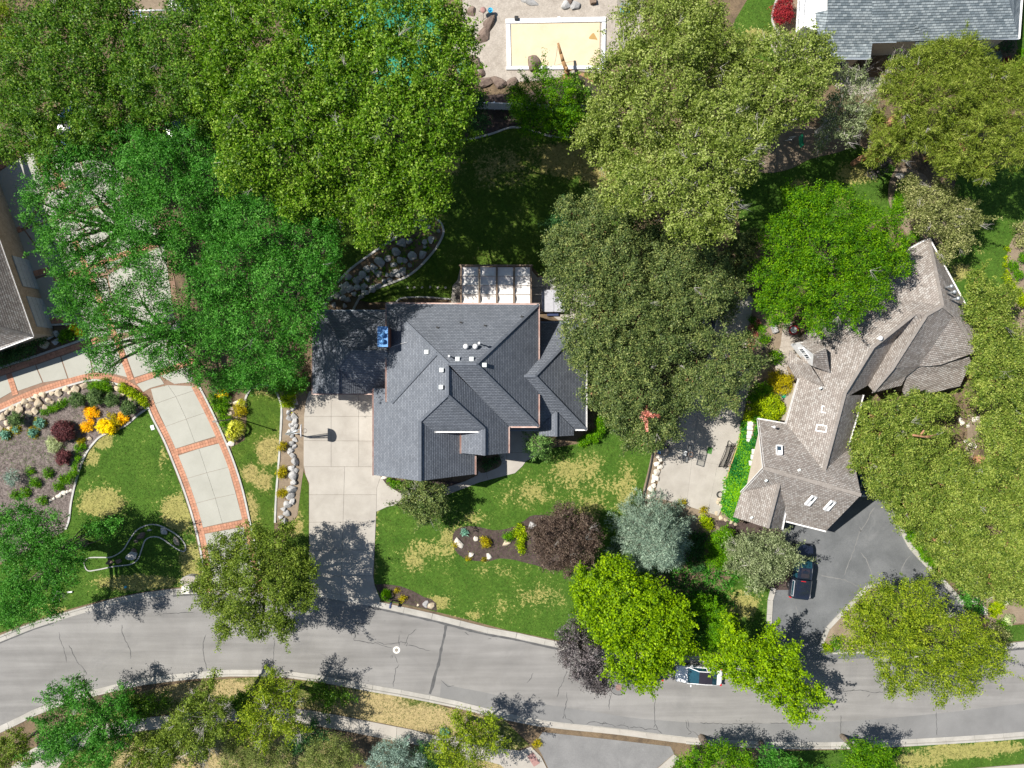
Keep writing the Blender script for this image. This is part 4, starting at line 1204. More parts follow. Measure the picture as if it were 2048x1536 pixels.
roof_part('roof', [[(1690, 785, 6.6), (1697, 791, 6.2), (1726, 790, 3.9), (1697, 889, 3.9), (1648, 942, 6.4)],
                   [(1598, 757, E), (1690, 785, 6.6), (1648, 942, 6.4), (1572, 848, E)]], MT['roof_brown'], hb)
roof_part('roof', [[(1516, 838, E), (1572, 847, E), (1648, 942, 6.4), (1697, 889, 3.95), (1702, 893, E), (1722, 990, 7.4), (1527, 936, 7.0)],
                   [(1527, 936, 7.0), (1722, 990, 7.4), (1652, 1062, E), (1572, 1042, E), (1572, 1015, 4.6), (1558, 967, 6.3)],
                   [(1527, 936, 7.0), (1558, 967, 6.3), (1535, 1056, 5.4), (1467, 1034, 3.0), (1483, 985, 3.6)],
                   [(1558, 967, 6.28), (1572, 1015, 4.4), (1563, 1059, 3.4), (1535, 1056, 5.4)]], MT['roof_brown'], hb)
roof_part('roof', [[(1580, 700, 3.0), (1575, 727, 3.0), (1592, 757, 3.0), (1648, 772, 5.6), (1618, 727, 5.2), (1611, 727, 4.6)],
                   [(1628, 709, 6.8), (1652, 696, 6.75), (1660, 745, 5.6), (1626, 733, 5.3)], [(1600, 686, 5.3), (1628, 709, 6.8), (1652, 696, 6.75), (1625, 672, 5.0)]], MT['roof_brown'], hb, .12)
# dormer gable with its windows
pts = [P(1581, 689, 3.0), P(1611, 727, 3.0), P(1626, 732, 5.25), P(1628, 709, 6.72), P(1600, 686, 5.25)]
dn = (pts[1] - pts[0]).cross(Vector((0, 0, 1))).normalized()
nrm = -dn if dn.x > 0 else dn
v = [q + nrm * .02 for q in pts] + [q - nrm * .2 for q in pts]
gw = mesh_obj('gable_wall', v, [(0, 1, 2, 3, 4), (9, 8, 7, 6, 5)] + [(i, 5 + i, 5 + (i + 1) % 5, (i + 1) % 5) for i in range(5)], MT['white_paint'], hb)
ax = (pts[1] - pts[0]).normalized()
mid = (pts[0] + pts[1]) / 2
ang = math.degrees(math.atan2(nrm.y, nrm.x))
for dx in (-.36, .36):
    cc = mid + ax * dx + nrm * .02
    window(gw, (cc.x, cc.y, 4.75), .52, 1.1, ang)
caps('ridge_cap', [((1690, 785, 6.6), (1746, 694, 7.0)), ((1746, 694, 7.0), (1829, 628, 6.8)), ((1853, 630, 7.0), (1885, 612, 6.8)), ((1853, 630, 7.02), (1785, 737, 5.9)), ((1785, 737, 5.9), (1747, 782, 5.0)), ((1885, 612, 6.8), (1870, 535, 6.0)), ((1870, 535, 6.0), (1858, 478, 3.95)),
                   ((1885, 612, 6.8), (1908, 631, 5.9)), ((1908, 631, 5.9), (1946, 690, 4.6)), ((1690, 785, 6.6), (1648, 942, 6.4)), ((1527, 936, 7.0), (1722, 990, 7.4)), ((1558, 967, 6.3), (1535, 1056, 5.4))], MT['ridge_brown'], hb, .3)
gutter('gutter', [(1817, 498, E), (1838, 486, E), (1858, 477, 3.9)], MT['gutter_white'], hb)
gutter('gutter', [(1859, 477, 3.9), (1966, 672, 4.2)], MT['gutter_white'], hb)
gutter('gutter', [(1727, 790, 3.9), (1698, 889, 3.9)], MT['gutter_white'], hb)
gutter('gutter', [(1597, 757, E), (1571, 848, E)], MT['gutter_white'], hb)
gutter('gutter', [(1516, 838, E), (1527, 935, 6.95)], MT['gutter_white'], hb, .2)
gutter('gutter', [(1526, 937, 6.9), (1482, 985, 3.6)], MT['gutter_white'], hb, .2)
gutter('gutter', [(1516, 837, E), (1572, 847, E)], MT['gutter_white'], hb)
gutter('gutter', [(1572, 1043, E), (1652, 1063, E)], MT['gutter_white'], hb)
gutter('gutter', [(1573, 1015, 4.4), (1564, 1059, 3.4)], MT['gutter_white'], hb, .2)
wb1 = wall_block('wall', [(1598, 757), (1725, 790), (1697, 889), (1572, 848)], E, MT['stucco'], hb, .4)
wb2 = wall_block('wall', [(1516, 838), (1572, 847), (1702, 893), (1684, 980), (1652, 1062), (1572, 1042), (1530, 1040), (1467, 1034), (1483, 985), (1510, 936)], E, MT['stucco'], hb, .5)
wb3 = wall_block('wall', [(1610, 672), (1700, 580), (1817, 499), (1858, 478), (1965, 672), (1952, 704), (1880, 730), (1812, 753), (1745, 784), (1690, 775)], E, MT['stucco'], hb, .6)
wb4 = wall_block('wall', [(1812, 753), (1938, 713), (1944, 727), (1920, 772), (1811, 793)], 2.7, MT['stucco'], hb, .4)
# gable ends under the ridge of the garage wing
for A, B, T_ in (((1702, 893, E), (1652, 1062, E), (1722, 990, 7.3)), ((1516, 838, E), (1483, 985, E), (1527, 936, 6.9)), ((1467, 1034, 3.0), (1563, 1059, 3.3), (1535, 1056, 5.3))):
    a, b, tp = P(*A), P(*B), P(*T_)
    cx = P(1600, 960, 4)
    inn = (Vector((cx.x, cx.y, 0)) - Vector((tp.x, tp.y, 0))).normalized()
    v = [q + inn * .4 - Vector((0, 0, .15)) for q in (a, b, tp)] + [q + inn * .7 - Vector((0, 0, .15)) for q in (a, b, tp)]
    mesh_obj('gable_wall', v, [(0, 1, 2), (5, 4, 3), (0, 3, 4, 1), (1, 4, 5, 2), (2, 5, 3, 0)], MT['stucco'], hb)
a, b = P(1575, 1043, E), P(1648, 1061, E)
d = (b - a).normalized()
for k in (.28, .75):
    c = a + (b - a) * k + Vector((-d.y, d.x, 0)) * .48
    garage_door(wb2, (c.x, c.y, 1.2), 1.5, 2.2, math.degrees(math.atan2(-d.x, d.y)))


def skylight(px, py, z, w, l, ang, tilt_dir, tilt):
    c = P(px, py, z)
    R3 = Matrix.Rotation(math.radians(tilt), 4, Vector((-math.sin(math.radians(tilt_dir)), math.cos(math.radians(tilt_dir)), 0)))
    Tm = Matrix.Translation(c) @ R3 @ Matrix.Rotation(math.radians(ang), 4, 'Z')
    bm = bmesh.new()
    for x, y, sx, sy in ((w / 2, 0, .1, l + .1), (-w / 2, 0, .1, l + .1), (0, l / 2, w, .1), (0, -l / 2, w, .1)):
        bmesh.ops.create_cube(bm, size=1, matrix=Tm @ Matrix.Translation((x, y, .08)) @ Matrix.Diagonal((sx, sy, .22, 1)))
    o = bm_obj('skylight', bm, MT['white_paint'], hb)
    bm = bmesh.new()
    bmesh.ops.create_cube(bm, size=1, matrix=Tm @ Matrix.Translation((0, 0, .06)) @ Matrix.Diagonal((w - .1, l - .1, .03, 1)))
    bm_obj('pane', bm, MT['glass'], o)
    bm = bmesh.new()
    bmesh.ops.create_cube(bm, size=1, matrix=Tm @ Matrix.Translation((w * .12, -l * .25, .10)) @ Matrix.Diagonal((w * .75, l * .4, .02, 1)))
    bm_obj('blind', bm, MT['canvas'], o)


skylight(1654, 820, 5.62, .6, .9, 80, 163, 33)
skylight(1643.5, 857, 5.62, .6, .9, 80, 163, 33)
skylight(1558, 901, 5.75, .5, .95, -8, 106, 36)
skylight(1621, 1000, 6.05, .5, 1.15, -22, -74, 38)
skylight(1658.6, 1010, 6.1, .5, 1.15, -22, -74, 38)
for px, py, z in ((1897, 574, 6.2), (1903, 585, 6.2), (1910, 598, 6.1)):
    pipe(hb, px - 6, py + 1, z, .9, .1, mat='grey_metal')
pipe(hb, 1755, 677, 6.7, .5, .12)
pipe(hb, 1543, 853, 4.4, .7, .07)
for px, py, z in ((1598, 940, 6.75), (1641, 776, 5.6), (1532, 961, 6.4), (1503, 1035, 4.6)):
    box('vent_boot', P(px, py, z), (.28, .18, .14), MT['vent_white'], hb, rz=.5)

# --- the blue grey house at the top right
ht = thing('house', 'blue grey shingled house with white deck at the top right', 'house', P(1850, 0, 0))
roof_part('roof', [[(1745, 84, 4.6), (2037, 76, 4.6), (1990, -110, 9.4), (1745, -110, 9.6)], [(2037, 76, 4.6), (2060, -300, 4.6), (1990, -110, 9.4)],
                   [(1656, -110, 9.5), (1656, 20, 6.4), (1632, 25, 5.8), (1640, 116, 4.0), (1741, 116, 4.0), (1745, 84, 4.55), (1747, -110, 9.55)],
                   [(1830, 50, 5.6), (1878, 88, 4.2), (1876, 55, 5.2)], [(1830, 50, 5.6), (1832, 90, 4.2), (1878, 88, 4.2)]], MT['roof_blue'], ht)
gutter('gutter', [(1878, 77, 4.6), (2038, 77, 4.6)], MT['gutter_blue'], ht, .22)
gutter('gutter', [(1676, 117, 4.0), (1742, 117, 4.0)], MT['gutter_blue'], ht, .22)
gutter('gutter', [(1745, 84, 4.6), (1793, 83, 4.6)], MT['gutter_blue'], ht, .22)
gutter('gutter', [(2038, 77, 4.6), (2052, -120, 4.6)], MT['gutter_white'], ht, .2)
wt = wall_block('wall', [(1660, -160), (2037, -160), (2037, 76), (1741, 84), (1741, 116), (1650, 116)], 4.2, MT['stucco'], ht, .5)
for px in (1700, 1930, 1980):
    q = P(px, 96 if px < 1800 else 76, 4.3)
    window(wt, (q.x, q.y + .44 - (0 if px > 1800 else .9), 1.6), 1.5, 1.3, -90)
dk = slab('deck', wl([(1592, 66), (1598, -30), (1660, -60), (1655, 0), (1620, 35)], 2.6), 2.45, 2.6, MT['white_paint'], ht)
for a, b in (((1592, 66), (1598, -30)), ((1592, 66), (1640, 20))):
    A, B = P(*a, 2.6), P(*b, 2.6)
    for z in (.25, 1.0):
        tube('rail', [A + Vector((0, 0, z)), B + Vector((0, 0, z))], .045, MT['white_paint'], dk, 6)
    for k in range(9):
        q = A + (B - A) * (k / 8)
        tube('baluster', [q, q + Vector((0, 0, 1.0))], .03, MT['white_paint'], dk, 5)
sw = wall_block('side_wall', [(1600, 60), (1660, -10), (1675, 10), (1625, 70)], 4.4, MT['white_paint'], ht, .05, top=5.2)
for px, py, z in ((1785, 65, 4.95), (1881, 55, 5.1)):
    box('vent_boot', P(px, py, z), (.3, .18, .12), MT['vent_dark'], ht, rz=-.4)

# --- the house at the left edge
hl = thing('house', 'brown shingled garage wing of a house at the left edge, white gutters', 'house', P(-60, 600, 0))
roof_part('roof', [[(65, 672, 4.7), (0, 487, 4.7), (-90, 240, 4.7), (-190, 290, 8.4), (-60, 640, 8.2)], [(65, 672, 4.7), (-60, 640, 8.2), (-190, 660, 8.4), (-230, 772, 4.7), (0, 697, 4.7)]], MT['roof_brown'], hl)
gutter('gutter', [(-90, 240, 4.7), (0, 486, 4.7), (66, 673, 4.7), (0, 698, 4.7), (-230, 773, 4.7)], MT['gutter_white'], hl, .2)
caps('ridge_cap', [((65, 672, 4.7), (-60, 640, 8.2))], MT['ridge_brown'], hl)
wlf = wall_block('wall', [(65, 672), (-90, 240), (-300, 300), (-230, 772)], 4.7, MT['wall_stone'], hl, .55)
a, b = P(65, 672, 4.7), P(0, 487, 4.7)
d = (b - a).normalized()
nn = Vector((d.y, -d.x, 0))
for k in (.31, .76):
    c = a + (b - a) * k - nn * .54
    garage_door(wlf, (c.x, c.y, 1.35), 3.3, 2.5, math.degrees(math.atan2(nn.y, nn.x)), 'gutter_blue')

# --- pergola behind the grey house
pg = thing('pergola', 'cream canvas slide-wire pergola behind the grey house', 'pergola', P(992, 570, 0))
PZ = 2.9
xs = [922, 958.5, 993.5, 1028, 1062]
for x in xs:
    A, B = P(x, 529, PZ), P(x, 612, PZ)
    box('beam', (A + B) / 2, (.13, (A - B).length, .2), MT['wood_brown'], pg)
for y in (531,):
    A, B = P(918, y, PZ - .2), P(1066, y, PZ - .2)
    box('cross_beam', (A + B) / 2, ((B - A).length, .16, .22), MT['wood_brown'], pg)
for x in (922, 993.5, 1062):
    q = P(x, 532, PZ)
    box('post', (q.x, q.y, 1.36), (.18, .18, 2.6), MT['wood_brown'], pg)
for k in range(4):
    xa, xb = P(xs[k], 550, PZ).x + .1, P(xs[k + 1], 550, PZ).x - .1
    y0, y1 = P(0, 534, PZ).y, P(0, 611, PZ).y
    nb = 4
    for j in range(nb + 1):
        f0, f1 = min(1, j / (nb + .25)), min(1, (j + 1) / (nb + .25))
        ya, yb = y0 + (y1 - y0) * f0 + (-.012), y0 + (y1 - y0) * f1 + .012
        v, fs = [], []
        n = 8
        sag = .22 if j < nb else .05
        for i in range(n + 1):
            t = i / n
            zz = PZ - .02 - sag * math.sin(math.pi * t) ** .8
            v += [(xa, ya + (yb - ya) * t, zz), (xb, ya + (yb - ya) * t, zz), (xa, ya + (yb - ya) * t, zz - .006), (xb, ya + (yb - ya) * t, zz - .006)]
        for i in range(n):
            q = 4 * i
            fs += [(q, q + 4, q + 5, q + 1), (q + 2, q + 3, q + 7, q + 6), (q, q + 2, q + 6, q + 4), (q + 1, q + 5, q + 7, q + 3)]
        fs += [(0, 1, 3, 2), (4 * n, 4 * n + 2, 4 * n + 3, 4 * n + 1)]
        mesh_obj('canopy_panel', v, fs, MT['canvas'], pg)
        tube('slide_bar', [(xa, ya, PZ), (xb, ya, PZ)], .016, MT['wood_brown'], pg, 5)

# --- hot tub, patio chairs
tb = thing('hot_tub', 'hot tub under a folded grey cover beside the pergola', 'hot tub', P(1120, 602, 0))
c = P(1108, 602, .9)
box('tub', (c.x, c.y, .55), (2.35, 2.25, .8), MT['tub_blue'], tb, bevel=.08)
for s in (-1, 1):
    box('cover', (c.x + s * .585, c.y, 1.0), (1.15, 2.3, .12), MT['tub_grey'], tb, bevel=.03)
tube('lift_bar', [(c.x - 1.25, c.y - 1.1, .7), (c.x - 1.25, c.y + 1.1, .7)], .04, MT['gutter_white'], tb, 6)
box('step', (c.x - .1, c.y - 1.35, .3), (1.2, .3, .3), MT['tub_blue'], tb)


def patio_chair(label, px, py, rz, mat):
    t = thing('patio_chair', label, 'chair', P(px, py, Z_CON), 'patio chairs by the pergola')
    c = P(px, py, Z_CON)
    R3 = Matrix.Translation(c) @ Matrix.Rotation(rz, 4, 'Z')
    bm = bmesh.new()
    for i in range(6):
        bmesh.ops.create_cube(bm, size=1, matrix=R3 @ Matrix.Translation((-.22 + i * .088, 0, .42)) @ Matrix.Diagonal((.05, .5, .02, 1)))
    bm_obj('seat', bm, MT[mat], t)
    bm = bmesh.new()
    for i in range(6):
        y = -.22 + i * .088
        add_tube(bm, R3 @ Vector((-.24, y, .42)), R3 @ Vector((-.4, y, .95)), .018, n=5)
    bm_obj('backrest', bm, MT[mat], t)
    for sx in (-1, 1):
        for sy in (-1, 1):
            tube('leg', [R3 @ Vector((sx * .22, sy * .23, .42)), R3 @ Vector((sx * .26, sy * .25, 0))], .018, MT[mat], t, 5)
        tube('arm', [R3 @ Vector((-.33, sx * .27, .68)), R3 @ Vector((.2, sx * .27, .64)), R3 @ Vector((.24, sx * .26, .42))], .018, MT[mat], t, 5)


patio_chair('dark wire patio chair left of the pergola, nearest the lawn', 914, 574, 2.6, 'dark_metal')
patio_chair('dark wire patio chair left of the pergola, nearest the house', 916, 594, 3.4, 'dark_metal')
patio_chair('pale patio chair behind the hot tub', 1106, 572, -1.2, 'canvas')
# ---------------------------------------------------------------- vehicles
def loft(name, secs, mat, parent, M4, smooth=True, ends=True):
    """Skin through cross-sections; secs: list of lists of (x, y, z) rings of equal length."""
    n = len(secs[0])
    v = [M4 @ Vector(p) for s in secs for p in s]
    fs = []
    for i in range(len(secs) - 1):
        for k in range(n):
            k2 = (k + 1) % n
            fs.append((i * n + k, i * n + k2, (i + 1) * n + k2, (i + 1) * n + k))
    if ends:
        fs.append(tuple(range(n))[::-1])
        fs.append(tuple((len(secs) - 1) * n + k for k in range(n)))
    o = mesh_obj(name, v, fs, mat, parent, smooth=smooth)
    bm = bmesh.new(); bm.from_mesh(o.data); bmesh.ops.recalc_face_normals(bm, faces=bm.faces[:]); bm.to_mesh(o.data); bm.free()
    if smooth:
        try:
            o.data.polygons.foreach_set('use_smooth', [True] * len(o.data.polygons))
            m = o.modifiers.new('edge', 'EDGE_SPLIT'); m.split_angle = math.radians(38)
        except Exception:
            pass
    return o


def ring(x, w, z0, z1, r=.12, top_in=0.0):
    """Rounded cross-section of half-width w between z0 and z1 at station x."""
    return [(x, -w + r * .3, z0), (x, -w, z0 + r), (x, -w, z1 - r * 1.2), (x, -w + r * .4 + top_in * .5, z1 - r * .3), (x, -w + r * 1.3 + top_in, z1),
            (x, w - r * 1.3 - top_in, z1), (x, w - r * .4 - top_in * .5, z1 - r * .3), (x, w, z1 - r * 1.2), (x, w, z0 + r), (x, w - r * .3, z0)]


def wheel(parent, M4, x, y, r, w):
    t = None
    prof = [(r * .55, -w / 2), (r * .92, -w / 2), (r, -w * .36), (r, w * .36), (r * .92, w / 2), (r * .55, w / 2)]
    n = 20
    v, fs = [], []
    for rr, yy in prof:
        for k in range(n):
            a = 2 * math.pi * k / n
            v.append(M4 @ Vector((x + rr * math.cos(a), y + yy, r + rr * math.sin(a))))
    for i in range(len(prof) - 1):
        for k in range(n):
            k2 = (k + 1) % n
            fs.append((i * n + k, i * n + k2, (i + 1) * n + k2, (i + 1) * n + k))
    tw = mesh_obj('wheel', v, fs, MT['tyre'], parent, smooth=True)
    bm = bmesh.new()
    s = 1 if y > 0 else -1
    for k in range(6):
        a = 2 * math.pi * k / 6
        bmesh.ops.create_cube(bm, size=1, matrix=M4 @ Matrix.Translation((x, y + s * w * .3, r)) @ Matrix.Rotation(-a, 4, 'Y') @ Matrix.Translation((r * .3, 0, 0)) @ Matrix.Diagonal((r * .55, w * .25, r * .16, 1)))
    add_tube(bm, M4 @ Vector((x, y + s * w * .1, r)), M4 @ Vector((x, y + s * w * .44, r)), r * .17, n=10)
    add_tube(bm, M4 @ Vector((x, y - w * .2, r)), M4 @ Vector((x, y + s * w * .12, r)), r * .56, n=16)
    bm_obj('rim', bm, MT['chrome'], tw)
    return tw


def car(label, cat, group, px, py, heading, paint, L=4.75, W=1.84, style='sedan', zg=0.0):
    """heading: degrees of the front's direction in plan; px, py: where the photo shows the middle of the roof."""
    c = P(px, py, zg)
    Hc = {'sedan': 1.45, 'truck': 1.9, 'suv': 1.72}[style]
    t = thing('parked_car' if style != 'truck' else 'pickup_truck', label, cat, c, group)
    M4 = Matrix.Translation(c) @ Matrix.Rotation(math.radians(heading), 4, 'Z')
    w = W / 2
    hl_ = L / 2
    if style == 'truck':
        belt, base = 1.15, .42
        st = [(-hl_, w * .90, base + .12, belt - .08), (-hl_ + .12, w * .98, base, belt), (-hl_ + 1.2, w, base, belt), (-.3, w, base, belt), (hl_ - 1.75, w, base, belt), (hl_ - 1.2, w * .99, base, belt - .02), (hl_ - .5, w * .96, base, belt - .07), (hl_ - .15, w * .88, base + .03, belt - .16), (hl_, w * .74, base + .12, belt - .32)]
        cab = [(-.75, 1.10, .80, belt - .04), (-.62, 1.84, .70, belt), (.1, Hc, .70, belt), (.55, Hc - .03, .70, belt), (1.32, belt - .01, .86, belt - .02)]
    else:
        belt, base = .95 if style == 'sedan' else 1.05, .24
        st = [(-hl_, w * .72, base + .15, belt - .12), (-hl_ + .15, w * .88, base + .02, belt - .02), (-hl_ + .7, w * .98, base, belt), (-.5, w, base, belt), (.7, w, base, belt - .03), (1.3, w * .98, base, belt - .1), (hl_ - .5, w * .93, base, belt - .22), (hl_ - .15, w * .82, base + .03, belt - .32), (hl_, w * .6, base + .12, belt - .42)]
        cab = [(-hl_ + .55, belt, .84, belt - .03), (-hl_ + 1.15, Hc - .12, .72, belt), (-.55, Hc, .70, belt), (.15, Hc - .03, .69, belt), (1.2, belt - .05, .86, belt - .06)]
    loft('body', [ring(x, ww, z0, z1) for x, ww, z0, z1 in st], MT[paint], t, M4)
    # glasshouse
    gl = [[(x, -w * .90, zb_), (x, -w * k, zt), (x, w * k, zt), (x, w * .90, zb_)] for x, zt, k, zb_ in cab]
    loft('glasshouse', gl, MT['car_glass'], t, M4, smooth=False)
    # roof panel, pillars
    v, fs = [], []
    roof_st = cab[1:-1]
    secs = []
    for x, zt, k, _ in roof_st:
        secs.append([(x, -w * k - .02, zt - .07), (x, -w * k + .02, zt + .012), (x, 0, zt + .035), (x, w * k - .02, zt + .012), (x, w * k + .02, zt - .07), (x, 0, zt - .1)])
    loft('roof', secs, MT[paint if style == 'truck' else 'sunroof'], t, M4)
    bm = bmesh.new()
    for s in (-1, 1):
        for i in range(len(cab) - 1):
            (xa, za, ka, ba), (xb, zb_, kb, bb) = cab[i], cab[i + 1]
            if i in (0, len(cab) - 2):
                add_tube(bm, M4 @ Vector((xa, s * w * (.9 if i == 0 else ka), za + .01)), M4 @ Vector((xb, s * w * (kb if i == 0 else .9), zb_ + .01)), .045, n=6)
        for i in range(1, len(cab) - 2):
            add_tube(bm, M4 @ Vector((cab[i][0], s * w * cab[i][2], cab[i][1] - .02)), M4 @ Vector((cab[i + 1][0], s * w * cab[i + 1][2], cab[i + 1][1] - .02)), .05, n=6)
        x, zt, k, bl = cab[2]
        add_tube(bm, M4 @ Vector((x - .15, s * w * .9, bl)), M4 @ Vector((x - .15, s * w * k, zt)), .05, n=6)
    bm_obj('pillar', bm, MT[paint], t)
    # sunroof panels
    x0, x1 = cab[1][0] + .12, cab[3][0] - .1
    nz = 2
    for j in range(nz if style == 'truck' else 0):
        xa, xb = x0 + (x1 - x0) * (j / nz) + .03, x0 + (x1 - x0) * ((j + 1) / nz) - .03
        xm = (xa + xb) / 2
        bm = bmesh.new()
        bmesh.ops.create_cube(bm, size=1, matrix=M4 @ Matrix.Translation((xm, 0, Hc + .016 - (0.01 if j == nz - 1 else 0.0) - (.03 if style != 'truck' and j == 0 else 0))) @ Matrix.Diagonal((xb - xa, W * (.42 if style == 'truck' else .6), .03, 1)))
        bm_obj('sunroof', bm, MT['sunroof'], t)
    if style == 'truck':
        # canopy over the load bed with its long side windows
        cs = [(-hl_ + .1, 1.70, .80), (-hl_ + .35, 1.86, .84), (-1.6, 1.92, .85), (-.74, 1.92, .85), (-.70, 1.80, .84)]
        loft('canopy', [[(x, -w * .94, belt - .02), (x, -w * k, zt - .12), (x, -w * k + .12, zt), (x, w * k - .12, zt), (x, w * k, zt - .12), (x, w * .94, belt - .02)] for x, zt, k in cs], MT[paint], t, M4)
        for s in (-1, 1):
            bm = bmesh.new()
            T2 = M4 @ Matrix.Translation((-1.75, s * (w * .915), 1.48)) @ Matrix.Rotation(s * math.radians(9), 4, 'X')
            bmesh.ops.create_cube(bm, size=1, matrix=T2 @ Matrix.Diagonal((1.62, .05, .42, 1)))
            o = bm_obj('side_window', bm, MT['tub_grey'], t)
            bm = bmesh.new()
            bmesh.ops.create_cube(bm, size=1, matrix=T2 @ Matrix.Diagonal((1.5, .08, .30, 1)))
            bm_obj('pane', bm, MT['car_glass'], o)
        bm = bmesh.new()
        bmesh.ops.create_cube(bm, size=1, matrix=M4 @ Matrix.Translation((-.86, .1, 1.93)) @ Matrix.Diagonal((.06, .5, .04, 1)))
        bm_obj('brake_lamp', bm, MT['red_lamp'], t)
    for s in (-1, 1):
        bm = bmesh.new()
        bmesh.ops.create_cube(bm, size=1, matrix=M4 @ Matrix.Translation((cab[-1][0] - .35, s * (w + .1), belt + .08)) @ Matrix.Diagonal((.12, .24, .16, 1)))
        bmesh.ops.bevel(bm, geom=bm.edges[:], offset=.03, segments=2, affect='EDGES')
        bm_obj('wing_mirror', bm, MT[paint], t)
        bm = bmesh.new()
        bmesh.ops.create_cube(bm, size=1, matrix=M4 @ Matrix.Translation((hl_ - .22, s * w * .70, belt - .34)) @ Matrix.Rotation(-s * .35, 4, 'Z') @ Matrix.Diagonal((.28, .34, .16, 1)))
        bmesh.ops.bevel(bm, geom=bm.edges[:], offset=.04, segments=2, affect='EDGES')
        bm_obj('headlight', bm, MT['clear_lamp'], t)
        bm = bmesh.new()
        bmesh.ops.create_cube(bm, size=1, matrix=M4 @ Matrix.Translation((-hl_ + .07, s * w * .86, belt - .22)) @ Matrix.Diagonal((.2, .2, .34, 1)))
        bmesh.ops.bevel(bm, geom=bm.edges[:], offset=.03, segments=2, affect='EDGES')
        bm_obj('tail_light', bm, MT['red_lamp'], t)
    wr = .40 if style == 'truck' else .33
    for x in (-hl_ + 1.15, hl_ - .95):
        for s in (-1, 1):
            wheel(t, M4, x, s * (w - .10), wr, .26)
    bm = bmesh.new()
    for s in (-1, 1):
        for x in (-.55, .35):
            bmesh.ops.create_cube(bm, size=1, matrix=M4 @ Matrix.Translation((x, s * (w + .01), belt - .14)) @ Matrix.Diagonal((.18, .03, .04, 1)))
    bm_obj('door_handle', bm, MT['chrome'], t)
    bm = bmesh.new()
    for s in (-1, 1):
        add_tube(bm, M4 @ Vector((cab[-1][0] + .02, s * .45 - .3, belt + .01)), M4 @ Vector((cab[-1][0] - .18, s * .45 + .25, belt + .17)), .014, n=5)
    bm_obj('wiper', bm, MT['dark_metal'], t)
    return t


gt = lambda px: px
car('black pickup truck with canopy and glass roof on the asphalt drive', 'pickup truck', None, 1596, 1137, 83, 'car_black', 5.75, 1.98, 'truck', Z_SOIL + .012)
car('white car with dark glass roof parked at the kerb, half under the bright green tree', 'car', 'cars parked in the street', 1394, 1345, 176, 'car_white', 4.8, 1.86, 'sedan')
car('dark navy car in the street hidden under the bright green tree', 'car', 'cars parked in the street', 1278, 1334, 175, 'car_navy', 4.9, 1.86, 'suv')
car('black car beside the right house wall at the top of the asphalt drive', 'car', None, 1722, 948, -75, 'car_black', 4.6, 1.84, 'sedan', Z_SOIL + .012)
car('blue car parked in the shade of the trees at the left', 'car', None, 146, 256, 80, 'car_blue', 4.6, 1.8, 'sedan', Z_SOIL)
car('silver car hidden under the trees at the upper left', 'car', None, 362, 266, 35, 'car_silver', 4.6, 1.8, 'sedan', Z_SOIL)
car('silver grey car on the concrete court under the olive oak', 'car', None, 1412, 640, 78, 'car_silver', 4.7, 1.84, 'suv', Z_CON)

# ---------------------------------------------------------------- basketball hoops, lamp, mailboxes, court things
def hoop_left():
    t = thing('basketball_hoop', 'white fan shaped basketball backboard beside the main driveway', 'basketball hoop', P(588, 864, Z_SOIL))
    b = P(586, 865, Z_SOIL)
    ctr = P(602, 862, 3.35)
    tube('pole', [b, (b.x, b.y, 2.4), (ctr.x - .35, ctr.y, 3.3)], [.08, .075, .06], MT['grey_metal'], t, 10)
    for s in (-1, 1):
        tube('arm', [(b.x, b.y + s * .06, 2.3), (ctr.x - .04, ctr.y + s * .2, 3.1)], .035, MT['grey_metal'], t, 6)
        tube('arm', [(b.x, b.y + s * .06, 2.6), (ctr.x - .04, ctr.y + s * .2, 3.5)], .035, MT['grey_metal'], t, 6)
    n = 14
    out = [(-.68, -.45), (.68, -.45)] + [(.68 * math.cos(a), -.05 + .6 * math.sin(a)) for a in np.linspace(.1, math.pi - .1, n)]
    v = [(ctr.x + .03 - y_ * 0.0, ctr.y + x_, ctr.z + y_) for x_, y_ in out] + [(ctr.x - .03, ctr.y + x_, ctr.z + y_) for x_, y_ in out]
    m = len(out)
    # slight backward lean of the fan board
    v = [(p[0] + (p[2] - ctr.z) * .18, p[1], p[2]) for p in v]
    mesh_obj('backboard', v, [tuple(range(m)), tuple(range(2 * m - 1, m - 1, -1))] + [(i, m + i, m + (i + 1) % m, (i + 1) % m) for i in range(m)], MT['board_white'], t)
    rim(t, Vector((ctr.x + .28, ctr.y, 3.05)))


def rim(t, c):
    bm = bmesh.new()
    pts = [c + Vector((.23 * math.cos(a), .23 * math.sin(a), 0)) for a in np.linspace(0, 2 * math.pi, 15)]
    for a, b in zip(pts[:-1], pts[1:]):
        add_tube(bm, a, b, .014, n=5)
    add_tube(bm, c - Vector((.34, 0, 0)), c - Vector((.22, 0, 0)), .03, n=6)
    r = bm_obj('rim', bm, MT['hoop_orange'], t)
    bm = bmesh.new()
    for k in range(10):
        a = 2 * math.pi * k / 10
        for s in (-1, 1):
            a2 = a + s * .6
            add_tube(bm, c + Vector((.22 * math.cos(a), .22 * math.sin(a), 0)), c + Vector((.13 * math.cos(a2), .13 * math.sin(a2), -.4)), .006, n=4)
    bm_obj('net', bm, MT['canvas'], r)


